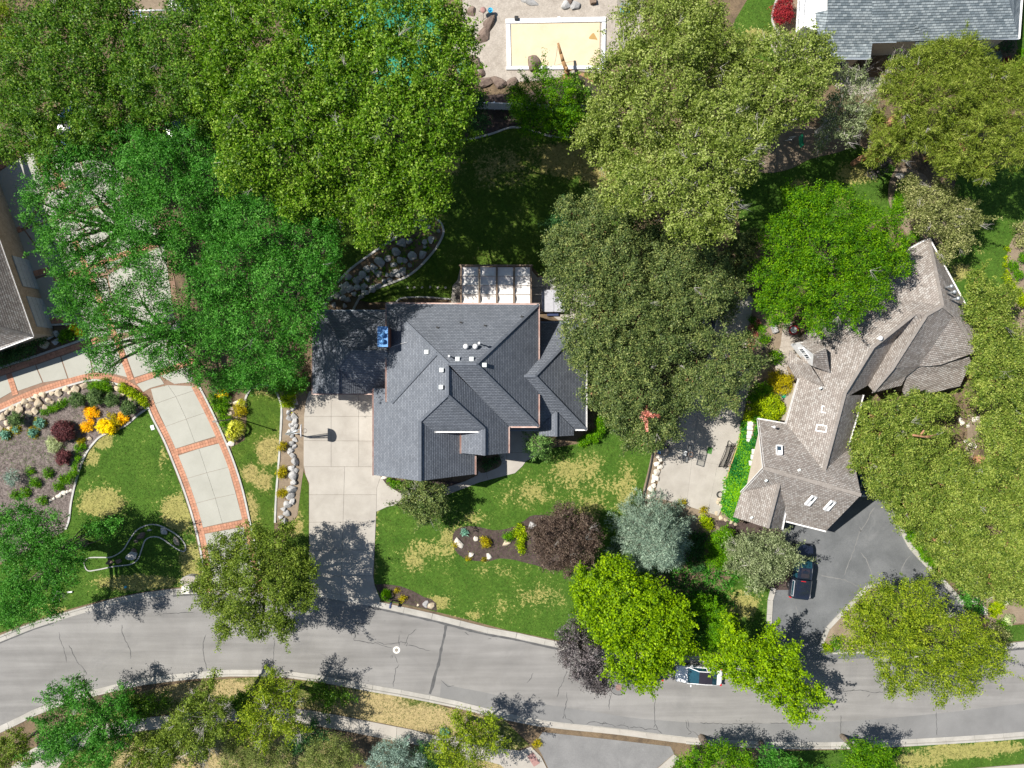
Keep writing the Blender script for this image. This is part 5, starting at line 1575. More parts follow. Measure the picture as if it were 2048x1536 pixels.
hoop_left()
t = thing('basketball_hoop', 'portable basketball hoop with clear black framed board on the right court', 'basketball hoop', P(1345, 905, Z_CON))
b0 = P(1352, 903, Z_CON)
ctr = P(1377, 908, 3.3)
ang = math.radians(-14)
R3 = Matrix.Translation(ctr) @ Matrix.Rotation(ang, 4, 'Z')
for s in (-1, 1):
    tube('pole', [R3 @ Vector((-1.5, s * .32, -2.9)), R3 @ Vector((-.2, s * .16, .1))], .04, MT['grey_metal'], t, 8)
tube('brace', [R3 @ Vector((-1.2, 0, -3.0)), R3 @ Vector((-.7, 0, -.9)), R3 @ Vector((-.05, 0, -.3))], .045, MT['grey_metal'], t, 8)
bm = bmesh.new()
for y, z, sy, szz in ((0, .52, 1.8, .07), (0, -.52, 1.8, .07), (.88, 0, .07, 1.1), (-.88, 0, .07, 1.1), (.3, 0, .05, 1.05), (-.3, 0, .05, 1.05), (0, 0, .6, .05), (0, -.25, .6, .05)):
    bmesh.ops.create_cube(bm, size=1, matrix=R3 @ Matrix.Translation((-.03, y, z)) @ Matrix.Diagonal((.05, sy, szz, 1)))
fr = bm_obj('frame', bm, MT['black_net'], t)
bm = bmesh.new()
bmesh.ops.create_cube(bm, size=1, matrix=R3 @ Matrix.Diagonal((.012, 1.74, 1.02, 1)))
bm_obj('backboard', bm, MT['pane_clear'], fr)
rim(t, R3 @ Vector((.32, 0, -.3)))
bm = bmesh.new()
bmesh.ops.create_cube(bm, size=1, matrix=Matrix.Translation(R3 @ Vector((-1.85, 0, -3.0))) @ Matrix.Rotation(ang, 4, 'Z') @ Matrix.Diagonal((.9, 1.1, .28, 1)))
bmesh.ops.bevel(bm, geom=bm.edges[:], offset=.1, segments=2, affect='EDGES')
bm_obj('base', bm, MT['dark_metal'], t)

c = P(1326, 902, Z_CON)
t = thing('fire_pit', 'round dark kettle barbecue in the shade at the end of the boulder row', 'barbecue', c)
lathe('bowl', [(.1, .45), (.4, .6), (.46, .8), (.44, .95), (.3, 1.05), (0, 1.1)], c, MT['iron_grey'], t, 18)
for a in (0, 2.1, 4.2):
    tube('leg', [c + Vector((.25 * math.cos(a), .25 * math.sin(a), .6)), c + Vector((.42 * math.cos(a), .42 * math.sin(a), 0))], .025, MT['dark_metal'], t, 6)
t['category'] = 'barbecue'
t.name = 'barbecue'
c = P(1318, 903, Z_CON)
lt = thing('bucket', 'blue tub standing beside the round barbecue', 'tub', c)
lathe('tub', [(.2, 0), (.26, .5), (.28, .5), (.28, .46), (.22, .46), (.2, .05), (0, .05)], c, MT['blue_metal'], lt, 14)
tube('handle', [c + Vector((-.27, 0, .48)), c + Vector((-.15, 0, .7)), c + Vector((.15, 0, .7)), c + Vector((.27, 0, .48))], .015, MT['grey_metal'], lt, 5)
o = box('door_mat', P(1419, 901, Z_CON + .03), (.52, .68, .03), MT['green_mat'], rz=-.22)
props(o, 'small green turf mat on the concrete beside the black framed hoop', 'mat')

# sports net: bowed frame carrying fine mesh
t = thing('sports_net', 'black rebound net with bowed frame on the concrete court', 'net', P(1458, 908, Z_CON))
A, B = P(1458, 881, 2.0), P(1437, 934, 1.9)
C_, D_ = P(1471, 893, .2), P(1457, 933, .2)
nx, ny = 22, 14
bm = bmesh.new()
def npt(u, w):
    a = A.lerp(B, u); d = C_.lerp(D_, u)
    p = a.lerp(d, w)
    return p + Vector((-.35 * math.sin(math.pi * w) * (1 - .3 * u), 0, -.25 * math.sin(math.pi * w))) + Vector((.25 * math.sin(math.pi * u), 0, -.35 * math.sin(math.pi * u) * (1 - w)))
for i in range(nx + 1):
    for j in range(ny):
        add_tube(bm, npt(i / nx, j / ny), npt(i / nx, (j + 1) / ny), .017, n=3, caps=False)
for j in range(ny + 1):
    for i in range(nx):
        add_tube(bm, npt(i / nx, j / ny), npt((i + 1) / nx, j / ny), .017, n=3, caps=False)
bm_obj('net', bm, MT['black_net'], t)
for a, b in ((A, C_), (B, D_), (A, B)):
    tube('frame', [a, a.lerp(b, .5) + Vector((0, 0, -.05)), b], .03, MT['black_net'], t, 6)
tube('base_bar', [C_, D_], .04, MT['gutter_pink'], t, 6)
for q in (C_, D_):
    tube('foot', [q, P(q.x * F / (H - q.z) + 1024 - 20, 768 - q.y * F / (H - q.z), Z_CON + .05)], .035, MT['black_net'], t, 6)
# low rail along the ivy slope
t = thing('low_fence', 'low wooden rail between the concrete court and the ivy slope', 'fence', P(1466, 930, Z_CON))
q = [P(x, y, .45) for x, y in ((1485, 845), (1476, 890), (1461, 932), (1450, 968))]
for k, (a, b) in enumerate(zip(q[:-1], q[1:])):
    tube('rail', [a, b], .05, MT['orange_rail'], t, 6)
for a in q:
    box('post', (a.x, a.y, .3), (.1, .1, .5), MT['orange_rail'], t)
t = thing('retaining_wall', 'low white wall at the lower end of the ivy slope', 'wall', P(1448, 985, Z_CON))
ww = ribbon('wall', wl([(1452, 958), (1449, 972), (1447, 1000)]), .22, .1, .5, MT['white_concrete'], t)
t = thing('garden_hose', 'coiled dark hose beside the tan stones at the corner of the court', 'hose', P(1439, 990, Z_CON))
bm = bmesh.new()
hc = P(1439, 989, Z_CON)
pp = [hc + Vector((.35 * (1 - k * .006) * math.cos(k * .5), .35 * (1 - k * .006) * math.sin(k * .5), .05 + k * .004)) for k in range(40)]
for a, b in zip(pp[:-1], pp[1:]):
    add_tube(bm, a, b, .022, n=5)
bm_obj('coil', bm, MT['vent_dark'], t)

# garden lamp on its tall pole
t = thing('street_lamp', 'slim dark lamp pole leaning over the brick edged driveway', 'street lamp', P(475, 837, Z_SOIL))
b0 = P(475, 837, Z_SOIL)
top = P(430, 843, 5.6)
tube('pole', [b0, (b0.x, b0.y, 3.0), (b0.x - .06, b0.y, 5.0), (top.x + .2, top.y, 5.6)], [.07, .06, .05, .05], MT['iron_grey'], t, 8)
bm = bmesh.new()
bmesh.ops.create_cube(bm, size=1, matrix=Matrix.Translation((top.x, top.y, 5.6)) @ Matrix.Diagonal((.5, .2, .1, 1)))
bmesh.ops.bevel(bm, geom=bm.edges[:], offset=.03, segments=2, affect='EDGES')
bm_obj('lamp_head', bm, MT['iron_grey'], t)
lathe('base', [(.16, 0), (.16, .2), (.08, .3), (0, .3)], b0, MT['iron_grey'], t, 12)

t = thing('mailbox', 'black mailbox on a post in the mulch bed by the kerb', 'mailbox', P(786, 1201, Z_BED))
b0 = P(786, 1200, Z_BED)
box('post', (b0.x, b0.y, .55), (.1, .1, 1.0), MT['dark_metal'], t)
bm = bmesh.new()
T2 = Matrix.Translation((b0.x - .05, b0.y - .18, 1.15)) @ Matrix.Rotation(-.18, 4, 'Z')
v0 = [(-.12, 0), (-.12, .14), (-.085, .225), (0, .26), (.085, .225), (.12, .14), (.12, 0)]
n = len(v0)
vv = [T2 @ Vector((x, -.3, z)) for x, z in v0] + [T2 @ Vector((x, .3, z)) for x, z in v0]
mesh_obj('box', vv, [tuple(range(n)), tuple(range(2 * n - 1, n - 1, -1))] + [(i, n + i, n + (i + 1) % n, (i + 1) % n) for i in range(n)], MT['tub_blue'], t)
box('door', T2 @ Vector((0, -.31, .12)), (.2, .02, .2), MT['dark_metal'], t, rz=-.18)
box('flag', T2 @ Vector((.135, .05, .24)), (.02, .05, .16), MT['red_lamp'], t, rz=-.18)
bm.free()
c = P(386, 1161, Z_SOIL)
t = thing('stone_pillar', 'curved stone mailbox pillar with white front at the foot of the brick edged driveway', 'mailbox pillar', c)
out = [(c.x + 1.0 * math.cos(a), c.y + .75 * math.sin(a)) for a in np.linspace(.1, math.pi - .05, 9)] + [(c.x - .5, c.y - .3), (c.x + .1, c.y - .2), (c.x + .6, c.y + .1)]
slab('pillar', out, .0, .95, MT['rock'], t)
slab('cap', [(x_ * 1.0, y_ + .0) for x_, y_ in out], .95, 1.0, MT['paver'], t, inset=.06)
box('white_front', (c.x - .35, c.y - .72, .55), (.85, .75, 1.0), MT['white_concrete'], t, bevel=.03)
o = box('utility_box', P(305, 855, Z_LAWN + .05), (.38, .5, .08), MT['vent_white'], rz=.3, bevel=.02)
props(o, 'small pale utility box in the grass beside the brick edged driveway', 'utility box')
o = box('marker', P(251, 1174, Z_LAWN + .15), (.2, .2, .3), MT['cyan'], bevel=.03)
props(o, 'small pale blue marker in the dry grass by the kerb', 'marker')
o = box('marker', P(140, 1184, Z_LAWN + .1), (.55, .14, .2), MT['board_white'], rz=.1, bevel=.03)
props(o, 'small pale sign lying under the lower left tree', 'sign')

# ---------------------------------------------------------------- rocks
def rock_mesh(seed, sub=2, flat=.65):
    rr = random.Random(seed)
    bm = bmesh.new()
    bmesh.ops.create_icosphere(bm, subdivisions=sub, radius=1.0)
    off = Vector((rr.uniform(-50, 50), rr.uniform(-50, 50), rr.uniform(-50, 50)))
    planes = []
    for _ in range(11):
        n = Vector((rr.uniform(-1, 1), rr.uniform(-1, 1), rr.uniform(-.2, 1))).normalized()
        planes.append((n, rr.uniform(.45, .82)))
    for vv in bm.verts:
        p = vv.co * (1 + .28 * mnoise.noise(vv.co * 1.3 + off) + .1 * mnoise.noise(vv.co * 3.5 + off))
        for n, d in planes:
            k = p.dot(n)
            if k > d: p -= n * (k - d) * .9
        p.z *= flat
        vv.co = p
    me = bpy.data.meshes.new('boulder')
    bm.to_mesh(me)
    bm.free()
    return me


ROCKS = {}
for mt_ in ('rock', 'rock_tan', 'rock_brown', 'rock_white'):
    lst = []
    for k in range(7):
        me = rock_mesh(100 + k)
        me.materials.append(MT[mt_])
        lst.append(me)
    ROCKS[mt_] = lst


def rock(px, py, r_px, mt_='rock', parent=None, z=0.1, name='boulder', asp=1.0, rz=None, hz=1.0):
    o = bpy.data.objects.new(name, random.choice(ROCKS[mt_]))
    k = (H - z) / F
    c = P(px, py, z)
    s = r_px * k
    o.location = (c.x, c.y, z + s * .25 * hz)
    o.rotation_euler = (random.uniform(-.2, .2), random.uniform(-.2, .2), random.uniform(0, 6.28) if rz is None else rz)
    o.scale = (s * 1.15 * asp, s * 1.15, s * hz * 1.1)
    return link(o, parent)


# retaining rows: walls of boulders
t = thing('boulder_wall', 'row of grey boulders between the soil strip and the main driveway', 'boulder wall', P(588, 920, Z_BED))
for (x, y, r) in ((588, 796, 9), (583, 803, 6), (592, 806, 6), (586, 817, 7), (577, 824, 6), (588, 832, 8), (580, 836, 7), (590, 842, 7), (586, 848, 6), (593, 850, 6), (582, 852, 5), (589, 857, 7), (580, 864, 6), (585, 872, 6), (590, 878, 6), (585, 886, 7), (588, 893, 6), (582, 900, 8), (586, 911, 7), (590, 922, 10), (583, 937, 8), (593, 940, 7), (587, 952, 10), (586, 965, 7), (584, 978, 10), (580, 990, 9), (585, 1002, 7), (576, 1008, 8), (568, 1018, 7), (574, 1027, 7), (562, 1034, 6), (570, 1042, 8)):
    rock(x, y, r, 'rock', t, z=Z_BED, hz=1.2)
t = thing('boulder_wall', 'row of pale boulders between the front lawn and the right concrete court', 'boulder wall', P(1310, 950, Z_BED))
for (x, y, r) in ((1316, 914, 5), (1324, 917, 7), (1314, 928, 7), (1320, 934, 6), (1313, 944, 7), (1307, 953, 5), (1312, 956, 7), (1306, 962, 6), (1308, 970, 6), (1302, 978, 7), (1305, 990, 7), (1299, 993, 6), (1300, 1010, 6), (1295, 1018, 6), (1310, 1004, 4)):
    rock(x, y, r, 'rock_white', t, z=Z_BED, hz=1.1)
t = thing('boulder_wall', 'bank of tan boulders along the inside of the brick edged driveway curve', 'boulder wall', P(80, 800, Z_BED))
for (x, y, r) in ((8, 834, 9), (16, 823, 6), (25, 817, 8), (38, 811, 6), (38, 821, 10), (50, 804, 7), (58, 811, 6), (63, 799, 7), (58, 826, 8), (74, 793, 7), (78, 805, 11), (72, 820, 9), (88, 790, 8), (97, 800, 6), (90, 815, 7), (103, 787, 6), (106, 805, 6), (119, 784, 9), (133, 779, 7), (140, 786, 5), (153, 776, 9), (147, 780, 5), (170, 771, 8), (14, 846, 6), (2, 856, 8), (18, 856, 5), (225, 771, 7), (236, 777, 7), (246, 787, 6), (262, 798, 7), (120, 800, 5), (136, 800, 4), (285, 812, 6), (276, 805, 5)):
    rock(x, y, r, 'rock_tan', t, z=Z_BED, hz=1.0)
t = thing('boulder_wall', 'short line of pale stones at the lower end of the left shrub bed', 'boulder wall', P(125, 988, Z_BED))
for (x, y, r) in ((142, 981, 4), (135, 984, 4), (128, 986, 5), (122, 989, 5), (115, 993, 4), (108, 997, 4), (101, 1001, 3)):
    rock(x, y, r, 'rock_white', t, z=Z_BED)
# loose boulders of the shaded rock garden
RG = [(697, 555, 7), (716, 559, 8), (733, 538, 8), (745, 534, 9), (757, 548, 9), (750, 537, 7), (761, 526, 11), (777, 516, 8), (793, 503, 9), (799, 519, 8), (806, 487, 11), (820, 482, 7), (827, 513, 11), (845, 509, 10), (850, 486, 7), (863, 478, 9), (855, 455, 8), (829, 457, 7), (843, 454, 6), (877, 462, 4), (808, 520, 7), (790, 530, 6), (785, 530, 5),
      (793, 547, 11), (806, 543, 9), (774, 549, 5), (783, 549, 6), (768, 565, 6), (781, 561, 6), (726, 550, 8), (735, 556, 7), (712, 562, 8), (694, 570, 8), (683, 572, 6), (686, 582, 8), (700, 578, 9), (716, 575, 8), (728, 574, 8), (746, 580, 9), (757, 572, 7), (730, 585, 8), (673, 592, 8), (660, 598, 7), (684, 596, 7), (695, 600, 8), (708, 588, 7), (722, 594, 7), (668, 610, 7), (650, 612, 7), (690, 612, 6), (640, 600, 7), (820, 530, 5), (850, 494, 5)]
t = thing('rock_garden', 'heap of grey boulders in the long shaded bed behind the grey house', 'rock garden', P(760, 540, Z_BED))
for (x, y, r) in RG:
    o = rock(x, y, r, 'rock' if (x, y) != (829, 457) else 'rock_tan', t, z=Z_BED, hz=.9)
for (x, y, r, m_, lab, asp, rz) in ((918, 1086, 8, 'rock_white', 'long cream boulder at the left end of the dog bone shaped mulch bed', 1.5, -1.0), (942, 1110, 7, 'rock_white', 'pinkish boulder at the lower edge of the mulch bed beside a small plant', 1.1, .4), (978, 1114, 7, 'rock_white', 'round cream boulder at the lower edge of the mulch bed, right of the pink one', 1.1, -.6),
                            (951, 1076, 6, 'rock_white', 'small pale boulder left of the round bush in the mulch bed', 1.0, -.8), (1013, 1086, 7, 'rock_tan', 'flat tan boulder under the bright green plant in the mulch bed', 1.5, .1), (1064, 1051, 10, 'rock', 'grey white boulder at the top edge of the purple leaved tree', 1.1, .2),
                            (852, 1208, 7, 'rock', 'blue grey boulder in the mailbox bed', 1.0, .2), (836, 1210, 3.5, 'rock_tan', 'small round stone in the mailbox bed', 1, .2), (864, 1212, 7, 'rock_tan', 'yellow ochre boulder at the right tip of the mailbox bed', 1.1, .9), (768, 955, 6, 'rock_white', 'white boulder at the corner of the garage front', 1.4, 0),
                            (1800, 354, 9, 'rock_white', 'white boulder beside the tan bed of the shaded back lawn', 1.2, .2), (1950, 1203, 8, 'rock_white', 'white boulder at the foot of the oak thicket, nearest the street', 1.4, .6), (1966, 1218, 8, 'rock_white', 'long pale rock in the planting by the asphalt drive', 1.6, -1.0), (2012, 1205, 7, 'rock_white', 'white boulder in the planting at the right edge', 1.1, .5),
                            (1981, 1253, 4, 'rock_white', 'small pale stone beside the mound shrub near the street', 1, 0), (1440, 1000, 6, 'rock_tan', 'orange tan stone in the small heap at the court corner, topmost', 1, 0), (1436, 1006, 5, 'rock_tan', 'tan stone in the small heap at the court corner, left one', 1, 0), (1443, 1009, 5, 'rock_tan', 'tan stone in the small heap at the court corner, lowest', 1, 0),
                            (460, 803, 8, 'rock_tan', 'tall tan boulder beside the yellow shrub of the narrow bed', 1.2, 1.3), (472, 806, 6, 'rock_white', 'pinkish boulder in the narrow bed, right of the tall one', 1.3, .1), (464, 817, 6, 'rock_tan', 'tan boulder in the narrow bed above the big ornamental grass', 1.2, -.6), (460, 827, 5, 'rock_tan', 'small tan stone touching the big ornamental grass', 1, 0),
                            (461, 887, 7, 'rock_white', 'pale boulder at the lower tip of the narrow bed', 1.2, .4), (466, 880, 5, 'rock_white', 'small pale stone above the lower tip of the narrow bed', 1.2, .4), (179, 877, 5, 'rock_tan', 'tan stone among the plants of the left shrub bed', 1.1, .4),
                            (577, 822, 0.1, 'rock', '', 1, 0), (1490, 545, 8, 'rock_white', 'white boulder left of the bright green tree', 1, 0),
                            (262, 1112, 10, 'rock', 'largest pale rock inside the dog bone edging on the shaded lawn', 1.4, .5), (238, 1122, 6, 'rock_brown', 'pinkish rock inside the dog bone edging', 1, 0), (220, 1124, 6, 'rock_brown', 'flat brown rock inside the dog bone edging', 1.5, 0), (268, 1100, 7, 'rock_brown', 'brown rock standing above the largest one inside the dog bone edging', .7, 1.5),
                            (283, 1072, 6, 'rock_brown', 'long brown rock at the bend of the dog bone edging', 1.8, .6), (328, 1063, 6, 'rock', 'pale rock at the upper right of the dog bone edging', 1.6, -.7), (352, 1083, 6, 'rock_tan', 'tan rock at the right end of the dog bone edging', 1.7, -.9), (273, 1083, 4, 'rock_brown', 'small brown rock in the middle of the dog bone edging', 1, .3), (299, 1060, 3, 'rock', 'thin pale rock at the top of the dog bone edging', 2.0, 0),
                            (100, 672, 8, 'rock', 'dark grey boulder in the shaded corner bed by the left house', 1, 0), (112, 668, 7, 'rock', 'upper boulder of the shaded corner bed by the left house', 1, 0), (90, 690, 8, 'rock_tan', 'tan boulder beside the dark hedge of the left house', 1.3, .3), (113, 683, 7, 'rock', 'pale boulder at the tip of the shaded corner bed', 1.1, .3)):
    if not lab: continue
    o = rock(x, y, r, m_, None, z=Z_BED, asp=asp, rz=rz, hz=.9)
    props(o, lab, 'boulder', 'single boulders in the beds')
for i, (x, y, r) in enumerate(((1433, 1028, 5), (1441, 1035, 6), (1451, 1040, 5), (1462, 1045, 5), (1472, 1048, 5))):
    o = rock(x, y, r, 'rock_tan', None, z=Z_BED, hz=.3)
    props(o, ['first tan stepping stone from the court corner', 'second tan stepping stone from the court corner', 'third tan stepping stone from the court corner', 'fourth tan stepping stone from the court corner', 'tan stepping stone nearest the garage wing of the right house'][i], 'stepping stone', 'stepping stones below the ivy slope')
t = thing('stone_path', 'pale flat stones on the sunlit path gap inside the oak thicket', 'stone path', P(1940, 870, Z_BED))
for (x, y, r) in ((1932, 882, 6), (1940, 890, 6), (1948, 893, 5), (1936, 898, 5), (1947, 840, 6), (1925, 845, 6), (1936, 852, 5), (1955, 836, 5), (1920, 838, 5)):
    rock(x, y, r, 'rock_white', t, z=Z_BED, hz=.6, name='stone')
for x, w_ in zip((815, 829, 844, 860, 876, 891), ('leftmost of six', 'second of six from the left', 'third of six from the left', 'third of six from the pergola', 'second of six from the pergola', 'nearest the pergola')):
    o = rock(x, 575, 2.6, 'rock_white', None, z=Z_LAWN, hz=.4, name='garden_light')
    props(o, 'small pale disc light in the shaded lawn, ' + w_, 'garden light', 'row of disc lights in the lawn')

# ---------------------------------------------------------------- pool terrace at the top
pt = thing('swimming_pool', 'rectangular pool under a tan cover with white coping', 'swimming pool', P(1110, 90, Z_SOIL))
cv = sheet('cover', [(1022, 48), (1200, 45), (1199, 134), (1022, 134)], .2, MT['pool_cover'], None, pt)
sheet('puddle', smooth_line([(1178, 75), (1186, 66), (1190, 70), (1195, 80), (1190, 79), (1180, 78)], 3, True), .204, MT['puddle'], None, cv)
for pts, w in (([(1011, 45), (1211, 41)], .5), ([(1207, 47), (1206, 133)], .38), ([(1016, 51), (1018, 134)], .45), ([(1012, 138), (1210, 137)], .35)):
    q = resample(wl(pts), 1.2)
    for a, b in zip(q[:-1], q[1:]):
        d = (b - a).normalized()
        ribbon('coping', [a + d * .008, b - d * .008], w, .1, .30, MT['coping'], pt)
o = box('cover_roller_box', P(1033, 37, .35), (.42, .42, .4), MT['vent_dark'], bevel=.03)
props(o, 'dark grey box at the corner of the pool coping', 'box')
o = box('skimmer_lid', P(1118, 36, .17), (.3, .34, .06), MT['gutter_white'], bevel=.01)
props(o, 'white skimmer lid in the terrace above the pool', 'lid')

t = thing('tree_trunk', 'bare orange brown standing trunk with sawn branch leaning over the pool cover', 'dead tree', P(1140, 165, Z_SOIL))
base = P(1141, 166, Z_SOIL)
pts_ = [base, P(1136, 150, 1.0), P(1132, 138, 1.9), P(1126, 122, 2.3), P(1122, 108, 2.6), P(1116, 86, 2.9)]
tube('trunk', pts_, [.4, .3, .22, .19, .16, .11], MT['log'], t, 12)
e = P(1133, 136, 2.6)
tube('stub', [P(1133, 140, 1.6), e], [.2, .18], MT['log'], t, 12)
tube('sawn_end', [e, e + Vector((.02, .02, .012))], .165, MT['log_end'], t, 14)
tube('stub', [P(1134, 143, 1.4), P(1144, 139, 1.9)], [.12, .08], MT['log'], t, 8)
tube('stub', [P(1138, 148, 1.1), P(1148, 150, 1.4)], [.16, .12], MT['log'], t, 8)
tube('rope', [pts_[-1], P(1113, 110, 1.4), P(1109, 130, .3)], .015, MT['black_net'], t, 4)
for (x, y, r, m_, lab, asp, rz, hz) in ((1067, 128, 16, 'rock_brown', 'large rounded ochre boulder at the lower edge of the pool', 1.0, 1.4, 1.3), (978, 50, 14, 'rock_brown', 'flat purplish brown rock slab on the terrace, the one by the blue cup', 1.7, 1.0, .7), (967, 72, 12, 'rock_brown', 'flat brown rock slab on the terrace, nearest the pond', 1.6, .9, .7), (943, 24, 10, 'rock_brown', 'dark brown boulder under the cottonwood edge on the terrace', 1.1, .5, .8),
                                (954, 130, 14, 'rock_brown', 'dark curved boulder on the right bank of the green pond', .9, 1.7, 1.0), (946, 118, 9, 'rock_brown', 'dark boulder at the top of the green pond', 1.5, -.4, .9), (962, 148, 9, 'rock_brown', 'dark boulder below the right bank of the pond', 1, 1, 1),
                                (970, 165, 12, 'rock_brown', 'brown boulder left in the shaded row below the terrace', 1.5, .1, .9), (1000, 168, 13, 'rock_brown', 'brown boulder in the middle of the shaded row below the terrace', 1.5, -.2, .9), (1025, 166, 10, 'rock_brown', 'brown boulder right in the shaded row below the terrace', 1.3, .3, .9), (945, 163, 9, 'rock_brown', 'brown boulder at the left end of the shaded row below the terrace', 1.3, .3, .9),
                                (930, 155, 6, 'rock_tan', 'tan stone at the lower edge of the green pond', 1.4, .2, .8), (944, 154, 5, 'rock_tan', 'small tan stone at the lower edge of the green pond', 1.2, .2, .8), (1143, 178, 9, 'rock_brown', 'orange brown rock at the foot of the sawn trunk', 1.2, .1, .8),
                                (1130, 12, 10, 'rock', 'grey rock left in the pile at the top of the terrace', 1.3, .8, .9), (1150, 12, 9, 'rock', 'grey rock right in the pile at the top of the terrace', 1.3, -.5, .9), (1140, 4, 8, 'rock_brown', 'brown rock on the pile at the top of the terrace', 1, .3, 1.2), (1065, 6, 8, 'rock', 'pale weathered log-like rock at the top of the terrace', 2.2, -.3, .6), (1049, 2, 6, 'rock', 'small grey rock at the very top of the terrace', 1.4, -.5, .7)):
    o = rock(x, y, r, m_, None, z=Z_SOIL + .03, asp=asp, rz=rz, hz=hz)
    props(o, lab, 'boulder', 'boulders round the pool terrace')
pw = sheet('pond', smooth_line([(912, 122), (925, 116), (940, 124), (948, 140), (947, 152), (935, 152), (918, 150)], 4, True), Z_SOIL + .06, MT['pond'])
c = P(967, 28, Z_SOIL + .03)
t = thing('patio_heater', 'small dark stand with copper top on the pool terrace', 'garden stand', c)
lathe('bowl', [(.08, .6), (.3, .75), (.32, .82), (.1, .85), (0, .85)], c, MT['terracotta'], t, 14)
for a in (0.5, 2.6, 4.7):
    tube('leg', [c + Vector((.1 * math.cos(a), .1 * math.sin(a), .65)), c + Vector((.6 * math.cos(a), .6 * math.sin(a), 0))], .02, MT['dark_metal'], t, 5)
t.name = 'garden_stand'
c = P(981, 24, Z_SOIL + .3)
t = thing('water_bucket', 'bright blue bucket on the brown rock slab of the terrace', 'bucket', c)
lathe('body', [(.18, 0), (.24, .42), (.27, .42), (.27, .38), (.2, .38), (.17, .04), (0, .04)], c, MT['cyan'], t, 14)
tube('handle', [c + Vector((-.25, 0, .4)), c + Vector((0, -.1, .62)), c + Vector((.25, 0, .4))], .015, MT['grey_metal'], t, 5)
c = P(1247, 10, Z_SOIL + .03)
t = thing('trampoline', 'round glass topped table at the top of the terrace', 'table', c)
lathe('table_top', [(0, .72), (.8, .72), (.8, .75), (0, .75)], c, MT['iron_grey'], t, 20, False)
for a in range(4):
    tube('leg', [c + Vector((.6 * math.cos(a * 1.57), .6 * math.sin(a * 1.57), .72)), c + Vector((.65 * math.cos(a * 1.57), .65 * math.sin(a * 1.57), 0))], .03, MT['dark_metal'], t, 6)
t.name = 'patio_table'
for dx, lab in ((-6, 'blue terrace chair left of the pair below the round table'), (8, 'blue terrace chair right of the pair below the round table')):
    patio_chair(lab, 1250 + dx, 24, -1.57, 'cyan')
c = P(1186, 3, Z_SOIL + .2)
o = box('storage_crate', c, (.6, .5, .5), MT['wood_brown'], rz=.2, bevel=.02)
props(o, 'small wooden crate on the terrace beside the rock pile', 'crate')

# white vinyl fence
t = thing('vinyl_fence', 'white vinyl fence between the terrace and the shaded lawn', 'fence', P(1010, 214, Z_SOIL))
a, b = P(905, 216, Z_SOIL), P(1200, 226, Z_SOIL)
d = (b - a).normalized()
L = (b - a).length
npn = 7
for k in range(npn + 1):
    q = a + d * (L * k / npn)
    ps = box('post', (q.x, q.y, .98), (.13, .13, 1.9), MT['vinyl'], t)
    box('post_cap', (q.x, q.y, 1.96), (.17, .17, .05), MT['vinyl'], ps)
for k in range(npn):
    q0, q1 = a + d * (L * k / npn + .07), a + d * (L * (k + 1) / npn - .07)
    m_ = (q0 + q1) / 2
    an = math.atan2(d.y, d.x)
    for z in (.25, 1.78):
        box('rail', (m_.x, m_.y, z), ((q1 - q0).length, .06, .13), MT['vinyl'], t, rz=an)
    n = int((q1 - q0).length / .28)
    for j in range(n):
        q = q0 + (q1 - q0) * ((j + .5) / n)
        box('board', (q.x, q.y, 1.0), ((q1 - q0).length / n - .008, .03, 1.42), MT['vinyl'], t, rz=an)

# playground at the upper left
t = thing('playset', 'wooden playset with white rails, blue ladder rungs and slatted grey deck at the top left', 'playset', P(320, 20, Z_SOIL))
dk = [P(x, y, 1.5) for x, y in ((332, 0), (352, -8), (388, 22), (372, 30), (338, 24))]
A, B = P(330, -10, 1.5), P(345, 28, 1.5)
for k in range(14):
    q0, q1 = P(336 + k * 3.2, -6 + k * .6, 1.5), P(338 + k * 3.2, 22 + k * .7, 1.5)
    tube('slat', [q0, q1], .075, MT['white_paint'] if k < 2 else MT['gutter_white'], t, 4)
for x, y in ((336, -4), (338, 22), (378, 4), (380, 30), (262, 22), (262, 34)):
    q = P(x, y, 1.5)
    tube('post', [(q.x, q.y, 0), (q.x, q.y, 1.9)], .08, MT['white_paint'], t, 6)
for y in (21, 34):
    tube('rail', [P(258, y, 1.7), P(330, y, 1.7)], .09, MT['white_paint'], t, 6)
for x in (267, 274, 282, 300):
    tube('rung', [P(x, 21, 1.65), P(x, 34, 1.65)], .055, MT['play_blue'], t, 6)
box('swing_seat', P(268, 44, .5), (.5, .22, .05), MT['play_blue'], t)
box('panel', P(366, 10, 1.9), (.5, .4, .5), MT['play_blue'], t)
# green slide at the upper right
t = thing('slide', 'small green play slide on the bare soil under the pale trees', 'slide', P(1595, 285, Z_BED))
v, fs = [], []
n = 10
for i in range(n + 1):
    u = i / n
    c = P(1591 + 12 * u, 279 + 15 * u, 0)
    zz = .2 + 1.0 * (1 - u) ** 1.3 + .08 * math.sin(u * 6)
    d2 = Vector((.75, .65, 0)) * .26
    for s, dz in ((-1, .14), (-1, 0), (1, 0), (1, .14)):
        v.append((c.x + d2.x * s, c.y + d2.y * s, zz + dz))
    if i:
        k = 4 * (i - 1)
        fs += [(k + j, k + j + 1, k + j + 5, k + j + 4) for j in range(3)]
mesh_obj('chute', v, fs, MT['slide_green'], t)
top = P(1588, 276, 1.2)
for s in (-1, 1):
    tube('leg', [(top.x + s * .2, top.y + s * .17, 1.2), (top.x + s * .25 - .3, top.y + s * .2 + .3, .1)], .03, MT['gutter_white'], t, 6)
for z in (.4, .7, 1.0):
    tube('rung', [(top.x - .2 - (1.2 - z) * .25, top.y - .17 + (1.2 - z) * .27, z), (top.x + .2 - (1.2 - z) * .25, top.y + .17 + (1.2 - z) * .27, z)], .02, MT['gutter_white'], t, 5)

